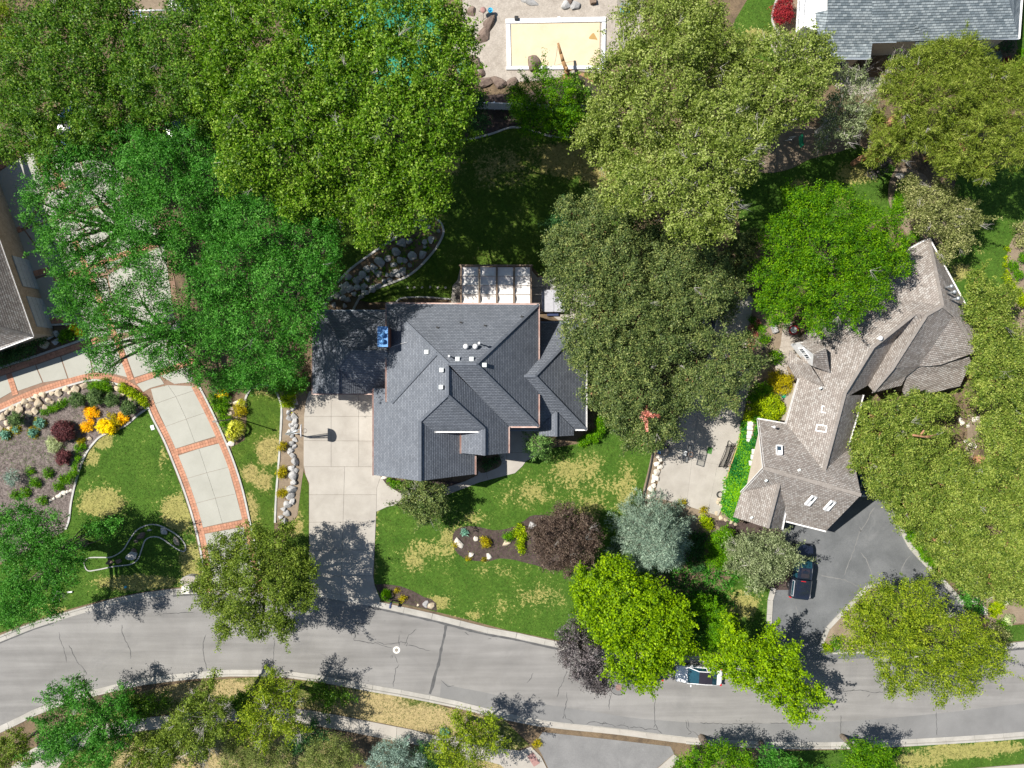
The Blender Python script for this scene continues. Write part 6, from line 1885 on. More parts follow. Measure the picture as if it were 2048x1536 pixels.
# things beside the right house
c = P(1582, 661, Z_SOIL + .1)
t = thing('garden_umbrella', 'red and white round table by the entry of the right house', 'table', c)
lathe('table_top', [(0, .7), (.5, .7), (.5, .74), (0, .74)], c, MT['red_plastic'], t, 18, False)
lathe('plate', [(.05, .74), (.36, .745), (.36, .755), (0, .76)], c, MT['gutter_white'], t, 18, False)
for a in range(3):
    tube('leg', [c + Vector((.3 * math.cos(a * 2.1), .3 * math.sin(a * 2.1), .7)), c + Vector((.42 * math.cos(a * 2.1), .42 * math.sin(a * 2.1), 0))], .025, MT['dark_metal'], t, 6)
t.name = 'garden_table'
for (x, y, m_, lab, sx, sy, h) in ((1578, 803, 'cyan', 'bright blue toy bin against the right house wall', .5, .7, .5), (1579, 796, 'orange_plastic', 'orange toy hoop above the blue bin', .55, .3, .3), (1568, 790, 'slide_green', 'green play table by the right house wall', .7, .5, .4), (1527, 590, 'red_plastic', 'red toy cart under the bright green tree', .7, .5, .4), (1525, 697, 'vent_dark', 'small dark pot in the soil left of the round bush', .35, .35, .3),
                              (1572, 838, 'tub_grey', 'grey air unit at the corner of the right house', .8, .5, .7), (1546, 655, 'rock', 'grey stone planter by the entry path', .6, 1.2, .4)):
    c = P(x, y, Z_SOIL)
    bm = bmesh.new()
    bmesh.ops.create_cube(bm, size=1, matrix=Matrix.Translation((c.x, c.y, Z_SOIL + h / 2 + .05)) @ Matrix.Rotation(.35, 4, 'Z') @ Matrix.Diagonal((sx, sy, h, 1)))
    bmesh.ops.bevel(bm, geom=bm.edges[:], offset=.06, segments=2, affect='EDGES')
    top_f = max(bm.faces, key=lambda f: f.calc_center_median().z)
    r = bmesh.ops.inset_individual(bm, faces=[top_f], thickness=.05)
    for vv in top_f.verts: vv.co.z -= h * .3
    nm = lab.split()[1] + '_' + lab.split()[2] if False else {'cyan': 'toy_bin', 'orange_plastic': 'toy_hoop', 'slide_green': 'play_table', 'red_plastic': 'toy_cart', 'vent_dark': 'plant_pot', 'tub_grey': 'air_unit', 'rock': 'stone_planter'}[m_]
    props(bm_obj(nm, bm, MT[m_]), lab, nm.replace('_', ' '))
o = box('patio_bench', P(45, 560, Z_CON + .3), (1.6, .5, .5), MT['dark_metal'], rz=.25, bevel=.05)
props(o, 'dark bench on the shaded brick band between the left garage doors', 'bench')
for (x, y, lab) in ((1722, 318, 'red garden chair left in the shade under the right pine'), (1750, 322, 'red garden chair right in the shade under the right pine')):
    patio_chair(lab, x, y + 60 - 60, 1.0, 'red_plastic')
# ---------------------------------------------------------------- trees and shrubs
LEAF = {
    # kind: (dark, mid, light, translucency, leaf length, aspect, leaves per clump, clump radius)
    'cotton': ((0.03, 0.07, 0.014), (0.072, 0.132, 0.024), (0.17, 0.225, 0.065), .25, .25, .72, 26, .50),
    'maple': ((0.028, 0.065, 0.015), (0.056, 0.112, 0.024), (0.13, 0.18, 0.05), .25, .23, .7, 26, .5),
    'locust': ((0.02, 0.068, 0.014), (0.04, 0.118, 0.024), (0.10, 0.20, 0.06), .25, .24, .45, 30, .5),
    'oak': ((0.036, 0.058, 0.024), (0.075, 0.102, 0.042), (0.165, 0.18, 0.08), .18, .2, .7, 28, .42),
    'poplar': ((0.065, 0.095, 0.025), (0.13, 0.165, 0.05), (0.24, 0.26, 0.12), .25, .23, .68, 26, .5),
    'thicket': ((0.045, 0.08, 0.022), (0.112, 0.15, 0.043), (0.21, 0.23, 0.085), .22, .2, .7, 28, .42),
    'bright': ((0.028, 0.075, 0.008), (0.062, 0.135, 0.014), (0.14, 0.215, 0.04), .3, .22, .5, 30, .45),
    'lime': ((0.055, 0.11, 0.012), (0.125, 0.195, 0.02), (0.21, 0.28, 0.045), .32, .26, .8, 24, .5),
    'ash': ((0.05, 0.085, 0.018), (0.118, 0.16, 0.034), (0.22, 0.25, 0.06), .27, .24, .45, 26, .5),
    'street': ((0.045, 0.075, 0.018), (0.085, 0.12, 0.03), (0.16, 0.19, 0.06), .22, .2, .65, 28, .42),
    'plum': ((0.026, 0.018, 0.015), (0.055, 0.04, 0.032), (0.11, 0.086, 0.068), .12, .17, .65, 30, .4),
    'dplum': ((0.022, 0.020, 0.024), (0.05, 0.045, 0.046), (0.13, 0.115, 0.115), .12, .2, .65, 26, .45),
    'grey': ((0.06, 0.08, 0.04), (0.125, 0.15, 0.08), (0.24, 0.26, 0.17), .2, .2, .6, 26, .42),
    'olivegrey': ((0.06, 0.075, 0.03), (0.13, 0.145, 0.06), (0.25, 0.245, 0.14), .2, .2, .6, 26, .42),
    'spruce': ((0.055, 0.085, 0.065), (0.125, 0.165, 0.13), (0.23, 0.275, 0.22), .08, .34, .18, 22, .34),
    'pine': ((0.045, 0.065, 0.016), (0.095, 0.125, 0.03), (0.18, 0.20, 0.07), .1, .36, .16, 24, .36),
    'yew': ((0.04, 0.085, 0.03), (0.085, 0.15, 0.05), (0.17, 0.25, 0.1), .15, .26, .25, 18, .28),
    'juniper': ((0.05, 0.07, 0.025), (0.10, 0.125, 0.045), (0.17, 0.19, 0.08), .1, .22, .25, 24, .35),
    'blujun': ((0.06, 0.09, 0.075), (0.13, 0.175, 0.15), (0.25, 0.31, 0.27), .1, .24, .25, 22, .32),
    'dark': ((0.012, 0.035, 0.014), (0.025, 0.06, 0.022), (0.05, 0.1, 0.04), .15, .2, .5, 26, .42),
    'ball': ((0.03, 0.06, 0.022), (0.062, 0.098, 0.04), (0.115, 0.155, 0.07), .1, .13, .65, 26, .2),
    'shrub': ((0.03, 0.085, 0.01), (0.07, 0.15, 0.02), (0.14, 0.24, 0.04), .25, .15, .6, 24, .26),
    'yshrub': ((0.08, 0.13, 0.008), (0.17, 0.23, 0.012), (0.3, 0.34, 0.03), .28, .16, .7, 24, .26),
    'barberry': ((0.03, 0.012, 0.014), (0.065, 0.026, 0.028), (0.14, 0.06, 0.06), .1, .13, .65, 26, .18),
    'red': ((0.06, 0.008, 0.012), (0.14, 0.02, 0.025), (0.26, 0.05, 0.05), .15, .14, .6, 24, .24),
    'pink': ((0.2, 0.06, 0.05), (0.36, 0.15, 0.12), (0.5, 0.3, 0.25), .15, .16, .6, 24, .26),
    'yellow': ((0.36, 0.26, 0.01), (0.58, 0.46, 0.02), (0.72, 0.62, 0.06), .2, .13, .7, 26, .18),
    'orange': ((0.34, 0.2, 0.008), (0.58, 0.38, 0.015), (0.66, 0.48, 0.03), .2, .12, .7, 20, .18),
    'bronze': ((0.12, 0.1, 0.012), (0.22, 0.19, 0.025), (0.34, 0.3, 0.06), .2, .14, .5, 24, .24),
    'silver': ((0.14, 0.16, 0.09), (0.27, 0.3, 0.18), (0.42, 0.45, 0.3), .15, .13, .4, 22, .2),
    'teal': ((0.06, 0.13, 0.10), (0.12, 0.22, 0.17), (0.22, 0.33, 0.27), .12, .3, .3, 16, .2),
    'straw': ((0.26, 0.27, 0.07), (0.42, 0.42, 0.13), (0.6, 0.58, 0.25), .25, .3, .12, 26, .3),
    'ivy': ((0.012, 0.07, 0.02), (0.03, 0.12, 0.035), (0.12, 0.22, 0.03), .2, .2, .8, 22, .3),
}
LM = {}


def vivid(c, k):
    g_ = .3 * c[0] + .6 * c[1] + .1 * c[2]
    return tuple(max(.002, (g_ + (v - g_) * 1.28) * k) for v in c)


def leaf_mat(kind):
    if kind not in LM:
        d, m, l, tr = LEAF[kind][:4]
        tr += .08
        LM[kind] = mat_leaf('leaf_' + kind, vivid(d, .85), vivid(m, 1.65), vivid(l, 1.95), tr, 0.45 if kind in ('cotton', 'poplar', 'oak', 'thicket', 'maple') else .55)
    return LM[kind]


NEEDLE = {'spruce', 'pine', 'yew', 'juniper', 'blujun', 'straw', 'teal'}
TRI = [0]


def leaf_mesh(name, pos, nrm, axis, ln, asp, tint, mat):
    """Leaf blades, as one mesh: pos, nrm, axis are (n,3); ln (n,) lengths."""
    n = len(pos)
    axis = axis - nrm * np.sum(axis * nrm, 1, keepdims=True)
    axis /= np.linalg.norm(axis, axis=1, keepdims=True) + 1e-9
    side = np.cross(nrm, axis)
    h = ln[:, None] * .5
    w = h * asp
    v = np.empty((n, 3, 3), np.float32)
    v[:, 0] = pos - axis * h * .6 - side * w
    v[:, 1] = pos - axis * h * .6 + side * w + nrm * h * .15
    v[:, 2] = pos + axis * h
    me = bpy.data.meshes.new(name)
    me.vertices.add(3 * n)
    me.vertices.foreach_set('co', v.ravel())
    me.loops.add(3 * n)
    me.loops.foreach_set('vertex_index', np.arange(3 * n, dtype=np.int32))
    me.polygons.add(n)
    me.polygons.foreach_set('loop_start', np.arange(0, 3 * n, 3, dtype=np.int32))
    try:
        me.polygons.foreach_set('loop_total', np.full(n, 3, np.int32))
    except Exception:
        pass
    at = me.attributes.new('tint', 'FLOAT', 'FACE')
    at.data.foreach_set('value', tint.astype(np.float32))
    me.materials.append(mat)
    me.update(calc_edges=True)
    TRI[0] += n
    return me


def rnd_dirs(n, zmin=-1.0):
    z = RNG.uniform(zmin, 1, n)
    a = RNG.uniform(0, 2 * np.pi, n)
    s = np.sqrt(1 - z * z)
    return np.stack([s * np.cos(a), s * np.sin(a), z], 1)


def clumps_to_leaves(cc, cd, kind, cr=None, spread=1.0, dens=1.0):
    """Leaves for clump centres cc with outward directions cd."""
    d_, m_, l_, tr, ln, asp, per, crad = LEAF[kind]
    per = max(4, int(per * dens))
    n = len(cc)
    crad = crad if cr is None else cr
    rad = crad * RNG.uniform(.65, 1.3, n)
    g = RNG.normal(0, .5, (n, per, 3))
    g[..., 2] *= .62
    pos = cc[:, None, :] + g * rad[:, None, None] * spread
    up = np.array([0, 0, 1.0])
    nr = RNG.normal(0, .65, (n, per, 3)) + cd[:, None, :] * .5 + up * .45
    nr /= np.linalg.norm(nr, axis=2, keepdims=True)
    if kind in NEEDLE:
        ax = g / (np.linalg.norm(g, axis=2, keepdims=True) + 1e-6) + cd[:, None, :] * .8 + RNG.normal(0, .25, (n, per, 3))
        nr = RNG.normal(0, 1, (n, per, 3)) + up * .8
        nr /= np.linalg.norm(nr, axis=2, keepdims=True)
    else:
        ax = RNG.normal(0, 1, (n, per, 3)) + cd[:, None, :] * .5
    tint = np.clip(.5 + RNG.normal(0, .16, (n, 1)) + RNG.normal(0, .19, (n, per)), 0, 1)
    lens = ln * RNG.uniform(.6, 1.15, (n, per))
    return pos.reshape(-1, 3), nr.reshape(-1, 3), ax.reshape(-1, 3), lens.ravel(), tint.ravel()


def wood(name, segs, mat, parent, n=6):
    """One wooden skeleton: tapered limbs given as (a, b, r1, r2)."""
    v, fs = [], []
    for a, b, r1, r2 in segs:
        a, b = Vector(a), Vector(b)
        d = b - a
        if d.length < 1e-4: continue
        d.normalize()
        u = d.orthogonal().normalized()
        w = d.cross(u)
        base = len(v)
        for c, r in ((a, r1), (b, r2)):
            for k in range(n):
                t = 2 * math.pi * k / n
                v.append(c + (u * math.cos(t) + w * math.sin(t)) * r)
        for k in range(n):
            k2 = (k + 1) % n
            fs.append((base + k, base + k2, base + n + k2, base + n + k))
        fs.append(tuple(base + n + k for k in range(n)))
    TRI[0] += len(fs) * 2
    return mesh_obj(name, v, fs, mat, parent, smooth=True)


def limb_segs(a, b, r1, r2, n=4, wob=.12):
    pts = [Vector(a).lerp(Vector(b), i / n) for i in range(n + 1)]
    L = (Vector(b) - Vector(a)).length
    for i in range(1, n):
        pts[i] += Vector((random.gauss(0, wob), random.gauss(0, wob), random.gauss(0, wob) + .3)) * L * .3
    return [(pts[i], pts[i + 1], r1 + (r2 - r1) * i / n, r1 + (r2 - r1) * (i + 1) / n) for i in range(n)]


def twig_fan(tv, p0, e, n, L, spread, w0=.02):
    """A spray of thin leafless twigs from one point."""
    p0 = np.array(p0, float)
    e = np.array(e, float); e /= np.linalg.norm(e) + 1e-9
    for _ in range(int(n)):
        q = e + RNG.normal(0, spread, 3); q /= np.linalg.norm(q)
        l = L * RNG.uniform(.5, 1.1)
        w = w0 * RNG.uniform(.6, 1.2)
        m = p0 + q * l * .5 + RNG.normal(0, .04 * l, 3)
        f = p0 + q * l + RNG.normal(0, .1 * l, 3)
        tv += [(Vector(p0), Vector(m), w, w * .7), (Vector(m), Vector(f), w * .7, .005)]
        if RNG.random() < .7:
            g = q + RNG.normal(0, .5, 3); g /= np.linalg.norm(g)
            tv.append((Vector(m), Vector(m + g * l * .4), w * .5, .005))


def bare_bush(label, px, py, h, spread, n, group, mat='pale_bark', leaves=0, kind='grey'):
    """An upright leafless shrub: many thin stems fanning up from one foot."""
    b = P(px, py, .08)
    t = thing('bare_shrub', label, 'shrub', b, group)
    tv, cc = [], []
    for _ in range(n):
        a = RNG.uniform(0, 6.28); r = spread * math.sqrt(RNG.random())
        f = np.array([b.x + r * math.cos(a), b.y + r * math.sin(a), h * RNG.uniform(.6, 1.05)])
        s0 = np.array([b.x, b.y, .05]) + RNG.normal(0, .1, 3) * [1, 1, 0]
        m = s0 * .5 + f * .5 + RNG.normal(0, .12, 3)
        tv += [(Vector(s0), Vector(m), .022, .016), (Vector(m), Vector(f), .016, .005)]
        cc.append(f); cc.append(m * .4 + f * .6)
        for k in range(3):
            u = RNG.uniform(.2, .9)
            p = m * (1 - u) + f * u
            g = f - m; g = g / np.linalg.norm(g) + RNG.normal(0, .3, 3)
            tv.append((Vector(p), Vector(p + g * RNG.uniform(.25, .7)), .009, .004))
    o = wood('stem', tv, MT[mat], t, 3)
    o['kind'] = 'stuff'
    if leaves:
        cc = np.array(cc)[RNG.permutation(len(cc))[:leaves]]
        pr = clumps_to_leaves(cc, np.tile([0, 0, 1.0], (len(cc), 1)), kind, cr=.3, dens=.5)
        me = leaf_mesh('foliage', pr[0], pr[1], pr[2], pr[3], .6, pr[4], leaf_mat(kind))
        link(bpy.data.objects.new('foliage', me), t)
    return t


def tree(name, label, cat, kind, ztop, lobes, group=None, shoots=0, twigs=0, base=None, z0=.08, bark='trunk', twig_mat='pale_bark', dens=1.0, drop=.35, flat=.8, shoot_up=.55, shoot_len=1.6, twig_len=1.4, tr=None, see=1.0, low=-.3, minor=False):
    """A tree or shrub: lobes are (photo x, photo y, radius in photo pixels); the crown is a shell of leaf clumps on every lobe."""
    xs = np.array([l[0] for l in lobes], float); ys = np.array([l[1] for l in lobes], float); rs = np.array([l[2] for l in lobes], float)
    wgt = rs ** 2
    cx, cy = (xs * wgt).sum() / wgt.sum(), (ys * wgt).sum() / wgt.sum()
    R = max(1e-6, (np.hypot(xs - cx, ys - cy) + rs).max())
    C = []
    for x, y, r in zip(xs, ys, rs):
        z = ztop
        for _ in range(3):
            rm = r * (H - z) / F
            dd = math.hypot(x - cx, y - cy) / R
            z = max(ztop - rm * flat - drop * ztop * dd * dd, rm * .55 + z0)
        C.append((P(x, y, z), rm))
    cz = sum(c.z * w for (c, _), w in zip(C, wgt)) / wgt.sum()
    b = P(cx, cy, cz) if base is None else P(base[0], base[1], 0)
    b = Vector((b.x, b.y, z0))
    t = thing(name, label, cat, b, group)
    # clumps on the shells of the lobes
    cc, cd = [], []
    crad = LEAF[kind][7]
    cs = np.array([tuple(c) for c, _ in C]); rr = np.array([r for _, r in C])
    for i, (c, r) in enumerate(C):
        n = max(5, int(dens * (7.5 if minor else 10.0) * r * r / (crad * crad)))
        d = rnd_dirs(n, low)
        lump = 1 + .16 * np.sin(d[:, 0] * 5 + i * 1.7) * np.cos(d[:, 1] * 4.3 + i)
        f = (1.0 - .5 * RNG.random(n) ** 1.6) * lump * RNG.uniform(.9, 1.06, n)
        p = np.array(c) + d * (r * f)[:, None] * np.array([1, 1, flat])
        keep = np.ones(n, bool)
        for j in range(len(C)):
            if j == i: continue
            q = (p - cs[j]) / np.array([1, 1, flat])
            inn = (np.linalg.norm(q, axis=1) < rr[j] * .72) & (RNG.random(n) < .85)
            keep &= ~inn
        keep &= p[:, 2] > z0 + .05
        if not minor:
            nz = np.array([mnoise.noise(Vector(q) * (.62 / max(.8, crad * 2))) for q in p])
            keep &= (nz > -.15 + .1 * RNG.random(n)) | (f < .84)
        cc.append(p[keep]); cd.append(d[keep])
    cc, cd = np.concatenate(cc), np.concatenate(cd)
    segs = []
    # leafy shoots that break the outline
    if shoots:
        sp, sd = [], []
        wl_ = rr ** 2 / (rr ** 2).sum()
        for _ in range(shoots):
            i = RNG.choice(len(C), p=wl_)
            d = rnd_dirs(1, -.1)[0]
            out = np.array(C[i][0]) - np.array([b.x, b.y, cz]); out[2] = 0
            out = out / (np.linalg.norm(out) + 1e-6) * min(1.0, np.hypot(xs[i] - cx, ys[i] - cy) / R * 1.6)
            d = d * .6 + out * .8 + np.array([0, 0, shoot_up])
            d /= np.linalg.norm(d)
            p0 = np.array(C[i][0]) + d * rr[i] * .75 * np.array([1, 1, flat])
            L = shoot_len * RNG.uniform(.5, 1.2)
            k = max(2, int(L / (crad * .55)))
            for m in range(k):
                u = (m + .5) / k
                sp.append(p0 + d * L * u + RNG.normal(0, .05, 3)); sd.append(d)
        sp, sd = np.array(sp), np.array(sd)
        a = clumps_to_leaves(cc, cd, kind, dens=see)
        b2 = clumps_to_leaves(sp, sd, kind, cr=crad * .6, dens=.6)
        parts = [np.concatenate([u, v_]) for u, v_ in zip(a, b2)]
    else:
        parts = clumps_to_leaves(cc, cd, kind, dens=see)
    me = leaf_mesh('crown' if not minor else 'foliage', parts[0], parts[1], parts[2], parts[3], LEAF[kind][5], parts[4], leaf_mat(kind))
    link(bpy.data.objects.new(me.name, me), t)
    # trunk and limbs
    Rm = R * (H - cz) / F
    r0 = tr if tr is not None else max(.05, min(.42, .055 * Rm + .012 * ztop))
    fork = Vector((b.x, b.y, max(z0 + .15, min(cz * .45, 4.5))))
    sg = limb_segs((b.x, b.y, z0 - .1), fork, r0 * 1.15, r0 * .9, 2, .02)
    big = sorted(range(len(C)), key=lambda i: -rr[i])[:16]
    for i in big:
        c, r = C[i]
        tip = Vector(c) + Vector((0, 0, -r * .1))
        ls = limb_segs(fork, tip, r0 * .55, r0 * .16, 4, .07)
        sg += ls
        if ztop > 4:
            for k in range(4):
                d = Vector(rnd_dirs(1, -.1)[0])
                sg.append((tip.lerp(fork, .25 * random.random()), Vector(c) + Vector((d.x, d.y, d.z * flat)) * r * .78, r0 * .12, .012))
    wood('trunk' if not minor else 'stem', sg + segs, MT[bark], t, 6 if ztop > 4 else 5)
    if twigs:
        tv = []
        wl_ = rr ** 2 / (rr ** 2).sum()
        for _ in range(max(1, twigs // 5)):
            i = RNG.choice(len(C), p=wl_)
            d = rnd_dirs(1, .1)[0]
            c = np.array(C[i][0])
            p0 = c + d * rr[i] * np.array([1, 1, flat]) * RNG.uniform(.7, .95)
            e = p0 - np.array([b.x, b.y, p0[2] - .8])
            e = e / (np.linalg.norm(e) + 1e-6) + RNG.normal(0, .45, 3)
            twig_fan(tv, p0, e, RNG.integers(3, 8), twig_len * RNG.uniform(.5, 1.1), .38)
        o = wood('bare_twig', tv, MT[twig_mat], t, 3)
        o['kind'] = 'stuff'
    return t


def conifer(name, label, cat, kind, ztop, apex_px, rad_m, group=None, nb=170, droop=.18, bark='trunk', z0=.08, taper=.85, lowz=.04):
    """Tiers of drooping boughs clothed in needle sprays round a straight stem."""
    a = P(apex_px[0], apex_px[1], ztop)
    b = Vector((a.x, a.y, z0))
    t = thing(name, label, cat, b, group)
    cc, cd, sg = [], [], [((b.x, b.y, 0), (a.x, a.y, ztop), .06 + .018 * ztop, .03)]
    for k in range(nb):
        u = (k + RNG.random()) / nb
        z = ztop * (lowz + (1 - lowz) * u)
        L = rad_m * (1 - u) ** taper * RNG.uniform(.78, 1.1) + .15
        an = k * 2.39996 + RNG.uniform(-.3, .3)
        d = np.array([math.cos(an), math.sin(an), .12 - droop * RNG.uniform(.4, 1.4)])
        m = max(2, int(L / .26))
        for j in range(m):
            s = .2 + .8 * (j + .5) / m
            wid = .32 * (1 - abs(s - .55)) * min(1.2, L * .4)
            pz = np.array([a.x, a.y, z]) + d * L * s + np.array([-d[1], d[0], 0]) * RNG.normal(0, wid) + np.array([0, 0, RNG.normal(.02, .05)])
            cc.append(pz); cd.append(d)
        sg.append((Vector((a.x, a.y, z)), Vector(np.array([a.x, a.y, z]) + d * L * .92), .035, .008))
    cc, cd = np.array(cc), np.array(cd)
    pr = clumps_to_leaves(cc, cd, kind)
    me = leaf_mesh('crown', pr[0], pr[1], pr[2], pr[3], LEAF[kind][5], pr[4], leaf_mat(kind))
    link(bpy.data.objects.new('crown', me), t)
    wood('trunk', sg, MT[bark], t, 5)
    return t


def grass_clump(name, label, cat, kind, px, py, r_m, h_m, n=420, group=None):
    """Ornamental grass: long blades arching outward from one crown."""
    b = P(px, py, .1)
    t = thing(name, label, cat, b, group)
    an = RNG.uniform(0, 2 * np.pi, n)
    u = np.sqrt(RNG.random(n))
    L = r_m * (.4 + .6 * u) * RNG.uniform(.8, 1.1, n)
    mid = np.stack([b.x + np.cos(an) * L * .35, b.y + np.sin(an) * L * .35, .1 + h_m * (1 - .3 * u)], 1)
    end = np.stack([b.x + np.cos(an) * L, b.y + np.sin(an) * L, .1 + h_m * (1 - .55 * u)], 1)
    st = np.stack([b.x + np.cos(an) * L * .06, b.y + np.sin(an) * L * .06, np.full(n, .1)], 1)
    pos = np.concatenate([(st + mid) / 2, (mid + end) / 2])
    ax = np.concatenate([mid - st, end - mid])
    ln = np.linalg.norm(ax, axis=1) * 1.08
    nr = np.concatenate([np.stack([np.cos(an), np.sin(an), np.full(n, .8)], 1)] * 2) + RNG.normal(0, .3, (2 * n, 3))
    nr /= np.linalg.norm(nr, axis=1, keepdims=True)
    tint = np.clip(np.tile(.5 + RNG.normal(0, .25, n), 2), 0, 1)
    axn = ax / np.linalg.norm(ax, axis=1, keepdims=True)
    me = leaf_mesh('blade_tuft', pos, nr, axn, ln, .10, tint, leaf_mat(kind))
    link(bpy.data.objects.new('foliage', me), t)
    return t


G1 = 'tall cottonwoods behind the grey house'
T = tree
T('cottonwood_tree', 'tall cottonwood with pale twigs left of the pool, its lowest tips reaching the rock garden', 'tree', 'cotton', 19, [(860, 70, 80), (780, 40, 80), (900, 160, 60), (800, 150, 95), (870, 240, 80), (780, 260, 85), (850, 340, 65), (770, 370, 65), (745, 440, 42), (845, 415, 42), (700, 180, 85), (700, 60, 90), (925, 90, 35), (690, 290, 55), (800, 445, 30), (730, 485, 18), (765, 478, 16), (880, 400, 25), (910, 220, 40)], G1, 60, 130, drop=.25)
T('cottonwood_tree', 'cottonwood with bare pale twigs in the middle of the top left canopy', 'tree', 'cotton', 18.5, [(560, 60, 90), (640, 110, 80), (480, 110, 80), (560, 180, 95), (500, 240, 75), (620, 240, 75), (560, 310, 80), (640, 330, 60), (600, 390, 60), (660, 400, 45), (490, 330, 60), (470, 30, 60), (640, 20, 60), (430, 190, 50), (690, 420, 30)], G1, 50, 110, drop=.25)
T('maple_tree', 'broad dark green tree at the top edge between the playset and the cottonwoods', 'tree', 'maple', 16, [(400, 70, 80), (440, 10, 60), (340, 110, 75), (400, 170, 70), (300, 80, 50), (330, 190, 65), (410, 240, 45), (280, 150, 60), (460, 100, 40), (380, 20, 40)], 'broad trees at the top left', 26, 30)
T('maple_tree', 'broad dark green tree filling the top left corner', 'tree', 'maple', 15, [(110, 70, 75), (190, 60, 70), (60, 130, 70), (150, 150, 80), (230, 120, 70), (200, 210, 60), (90, 220, 70), (30, 210, 50), (240, 30, 40), (260, 200, 50), (130, 30, 50)], 'broad trees at the top left', 26, 24)
T('maple_tree', 'dark green tree hanging over the upper end of the brick edged driveway', 'tree', 'maple', 13, [(60, 270, 50), (110, 300, 45), (20, 300, 30), (180, 270, 45), (90, 335, 20), (230, 270, 40), (300, 260, 35)], 'broad trees at the top left', 16, 16)
T('conifer_tree', 'blurred yellow green conifer in the extreme top left corner', 'tree', 'ash', 12, [(8, 30, 30), (12, 75, 26), (-20, 50, 40)], None, 8, 0)
G2 = 'deep green locust trees beside the grey house'
T('locust_tree', 'deep green tree at the left edge of the canopy, hanging over the shaded garage court', 'tree', 'locust', 14, [(110, 390, 50), (150, 340, 55), (75, 425, 38), (190, 400, 65), (150, 460, 60), (110, 490, 38), (220, 320, 55), (180, 530, 55), (130, 540, 30), (60, 395, 22), (260, 400, 55), (150, 590, 40)], G2, 40, 20, see=.85)
T('locust_tree', 'deep green tree in the middle of the locust canopy above the driveway bend', 'tree', 'locust', 15.5, [(320, 350, 75), (290, 440, 70), (380, 300, 60), (360, 420, 70), (270, 290, 50), (430, 370, 60), (320, 510, 65), (250, 500, 45), (390, 500, 55), (430, 450, 50)], G2, 36, 24)
T('locust_tree', 'largest deep green tree, spreading over the west wing of the grey house', 'tree', 'locust', 16.5, [(540, 470, 80), (620, 470, 55), (480, 540, 75), (560, 570, 80), (630, 560, 50), (520, 650, 75), (600, 640, 50), (450, 640, 60), (570, 700, 50), (500, 730, 45), (470, 440, 55), (650, 500, 38), (600, 420, 50), (660, 540, 24), (540, 400, 50), (420, 570, 45), (640, 600, 24)], G2, 50, 20)
T('locust_tree', 'lower deep green tree hanging over the pale slabs at the driveway bend', 'tree', 'locust', 11.5, [(200, 600, 42), (160, 590, 35), (230, 650, 45), (190, 660, 32), (210, 710, 28), (215, 738, 18), (280, 600, 50), (300, 680, 48), (350, 640, 55), (340, 720, 40), (395, 700, 50), (400, 745, 28), (440, 760, 26), (185, 695, 18), (135, 625, 22)], G2, 40, 24, see=.8)
T('locust_tree', 'small green tree at the edge of the locust canopy above the narrow lawn', 'tree', 'locust', 6, [(470, 750, 26), (505, 755, 26), (540, 760, 22), (575, 752, 24), (600, 760, 16)], G2, 10, 0)
G3 = 'pale twiggy poplars at the top right'
T('poplar_tree', 'pale green poplar directly right of the pool', 'tree', 'poplar', 16, [(1290, 60, 70), (1240, 150, 60), (1320, 140, 80), (1220, 230, 50), (1290, 230, 75), (1360, 210, 60), (1380, 90, 60), (1230, 300, 55), (1180, 270, 35), (1300, 310, 60), (1350, 30, 50), (1190, 150, 16)], G3, 50, 90)
T('poplar_tree', 'pale green poplar with many white twigs reaching down to the olive oaks', 'tree', 'poplar', 17, [(1400, 330, 75), (1440, 240, 65), (1350, 370, 65), (1290, 380, 55), (1420, 410, 60), (1470, 320, 55), (1380, 440, 50), (1440, 450, 30), (1250, 360, 40), (1500, 280, 45), (1230, 390, 30), (1410, 470, 20)], G3, 50, 200, drop=.2)
T('poplar_tree', 'yellowish poplar at the corner of the blue grey house', 'tree', 'poplar', 14, [(1550, 120, 60), (1610, 115, 50), (1500, 180, 55), (1570, 190, 60), (1640, 130, 32), (1530, 240, 45), (1600, 210, 40), (1490, 110, 35), (1620, 160, 40), (1480, 240, 30)], G3, 40, 40)
T('poplar_tree', 'pale green poplar at the top edge between the pool and the sunny grass', 'tree', 'poplar', 13, [(1410, 40, 45), (1450, 90, 42), (1420, 130, 40), (1380, 10, 40), (1450, 160, 30)], G3, 16, 16)
conifer('conifer_tree', 'yellow green conifer at the top edge beside the sunny grass strip', 'tree', 'juniper', 8, (1440, 18), 2.6, None, 110)
T('maple_tree', 'small bright green tree in front of the white fence', 'tree', 'bright', 7.5, [(1075, 185, 40), (1115, 190, 38), (1050, 215, 32), (1100, 230, 45), (1065, 245, 32), (1130, 225, 30), (1030, 190, 18), (1085, 160, 26), (1115, 255, 24)], None, 20, 0)
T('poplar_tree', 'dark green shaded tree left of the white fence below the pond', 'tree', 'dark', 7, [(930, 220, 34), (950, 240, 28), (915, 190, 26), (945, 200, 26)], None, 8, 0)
T('shrub', 'dark green shrub hidden between the bright tree and the pool poplar', 'shrub', 'maple', 5, [(1160, 200, 30), (1170, 240, 26), (1150, 180, 22)], None, 4, 0, minor=True)
G4 = 'olive green oaks between the two houses'
T('oak_tree', 'olive oak at the upper left of the clump, next to the shaded back lawn', 'tree', 'oak', 10.5, [(1130, 500, 48), (1180, 460, 50), (1230, 430, 45), (1170, 530, 52), (1230, 500, 60), (1120, 545, 28), (1280, 450, 40), (1110, 480, 22), (1140, 420, 28), (1190, 410, 26)], G4, 10, 10, bark='red_bark')
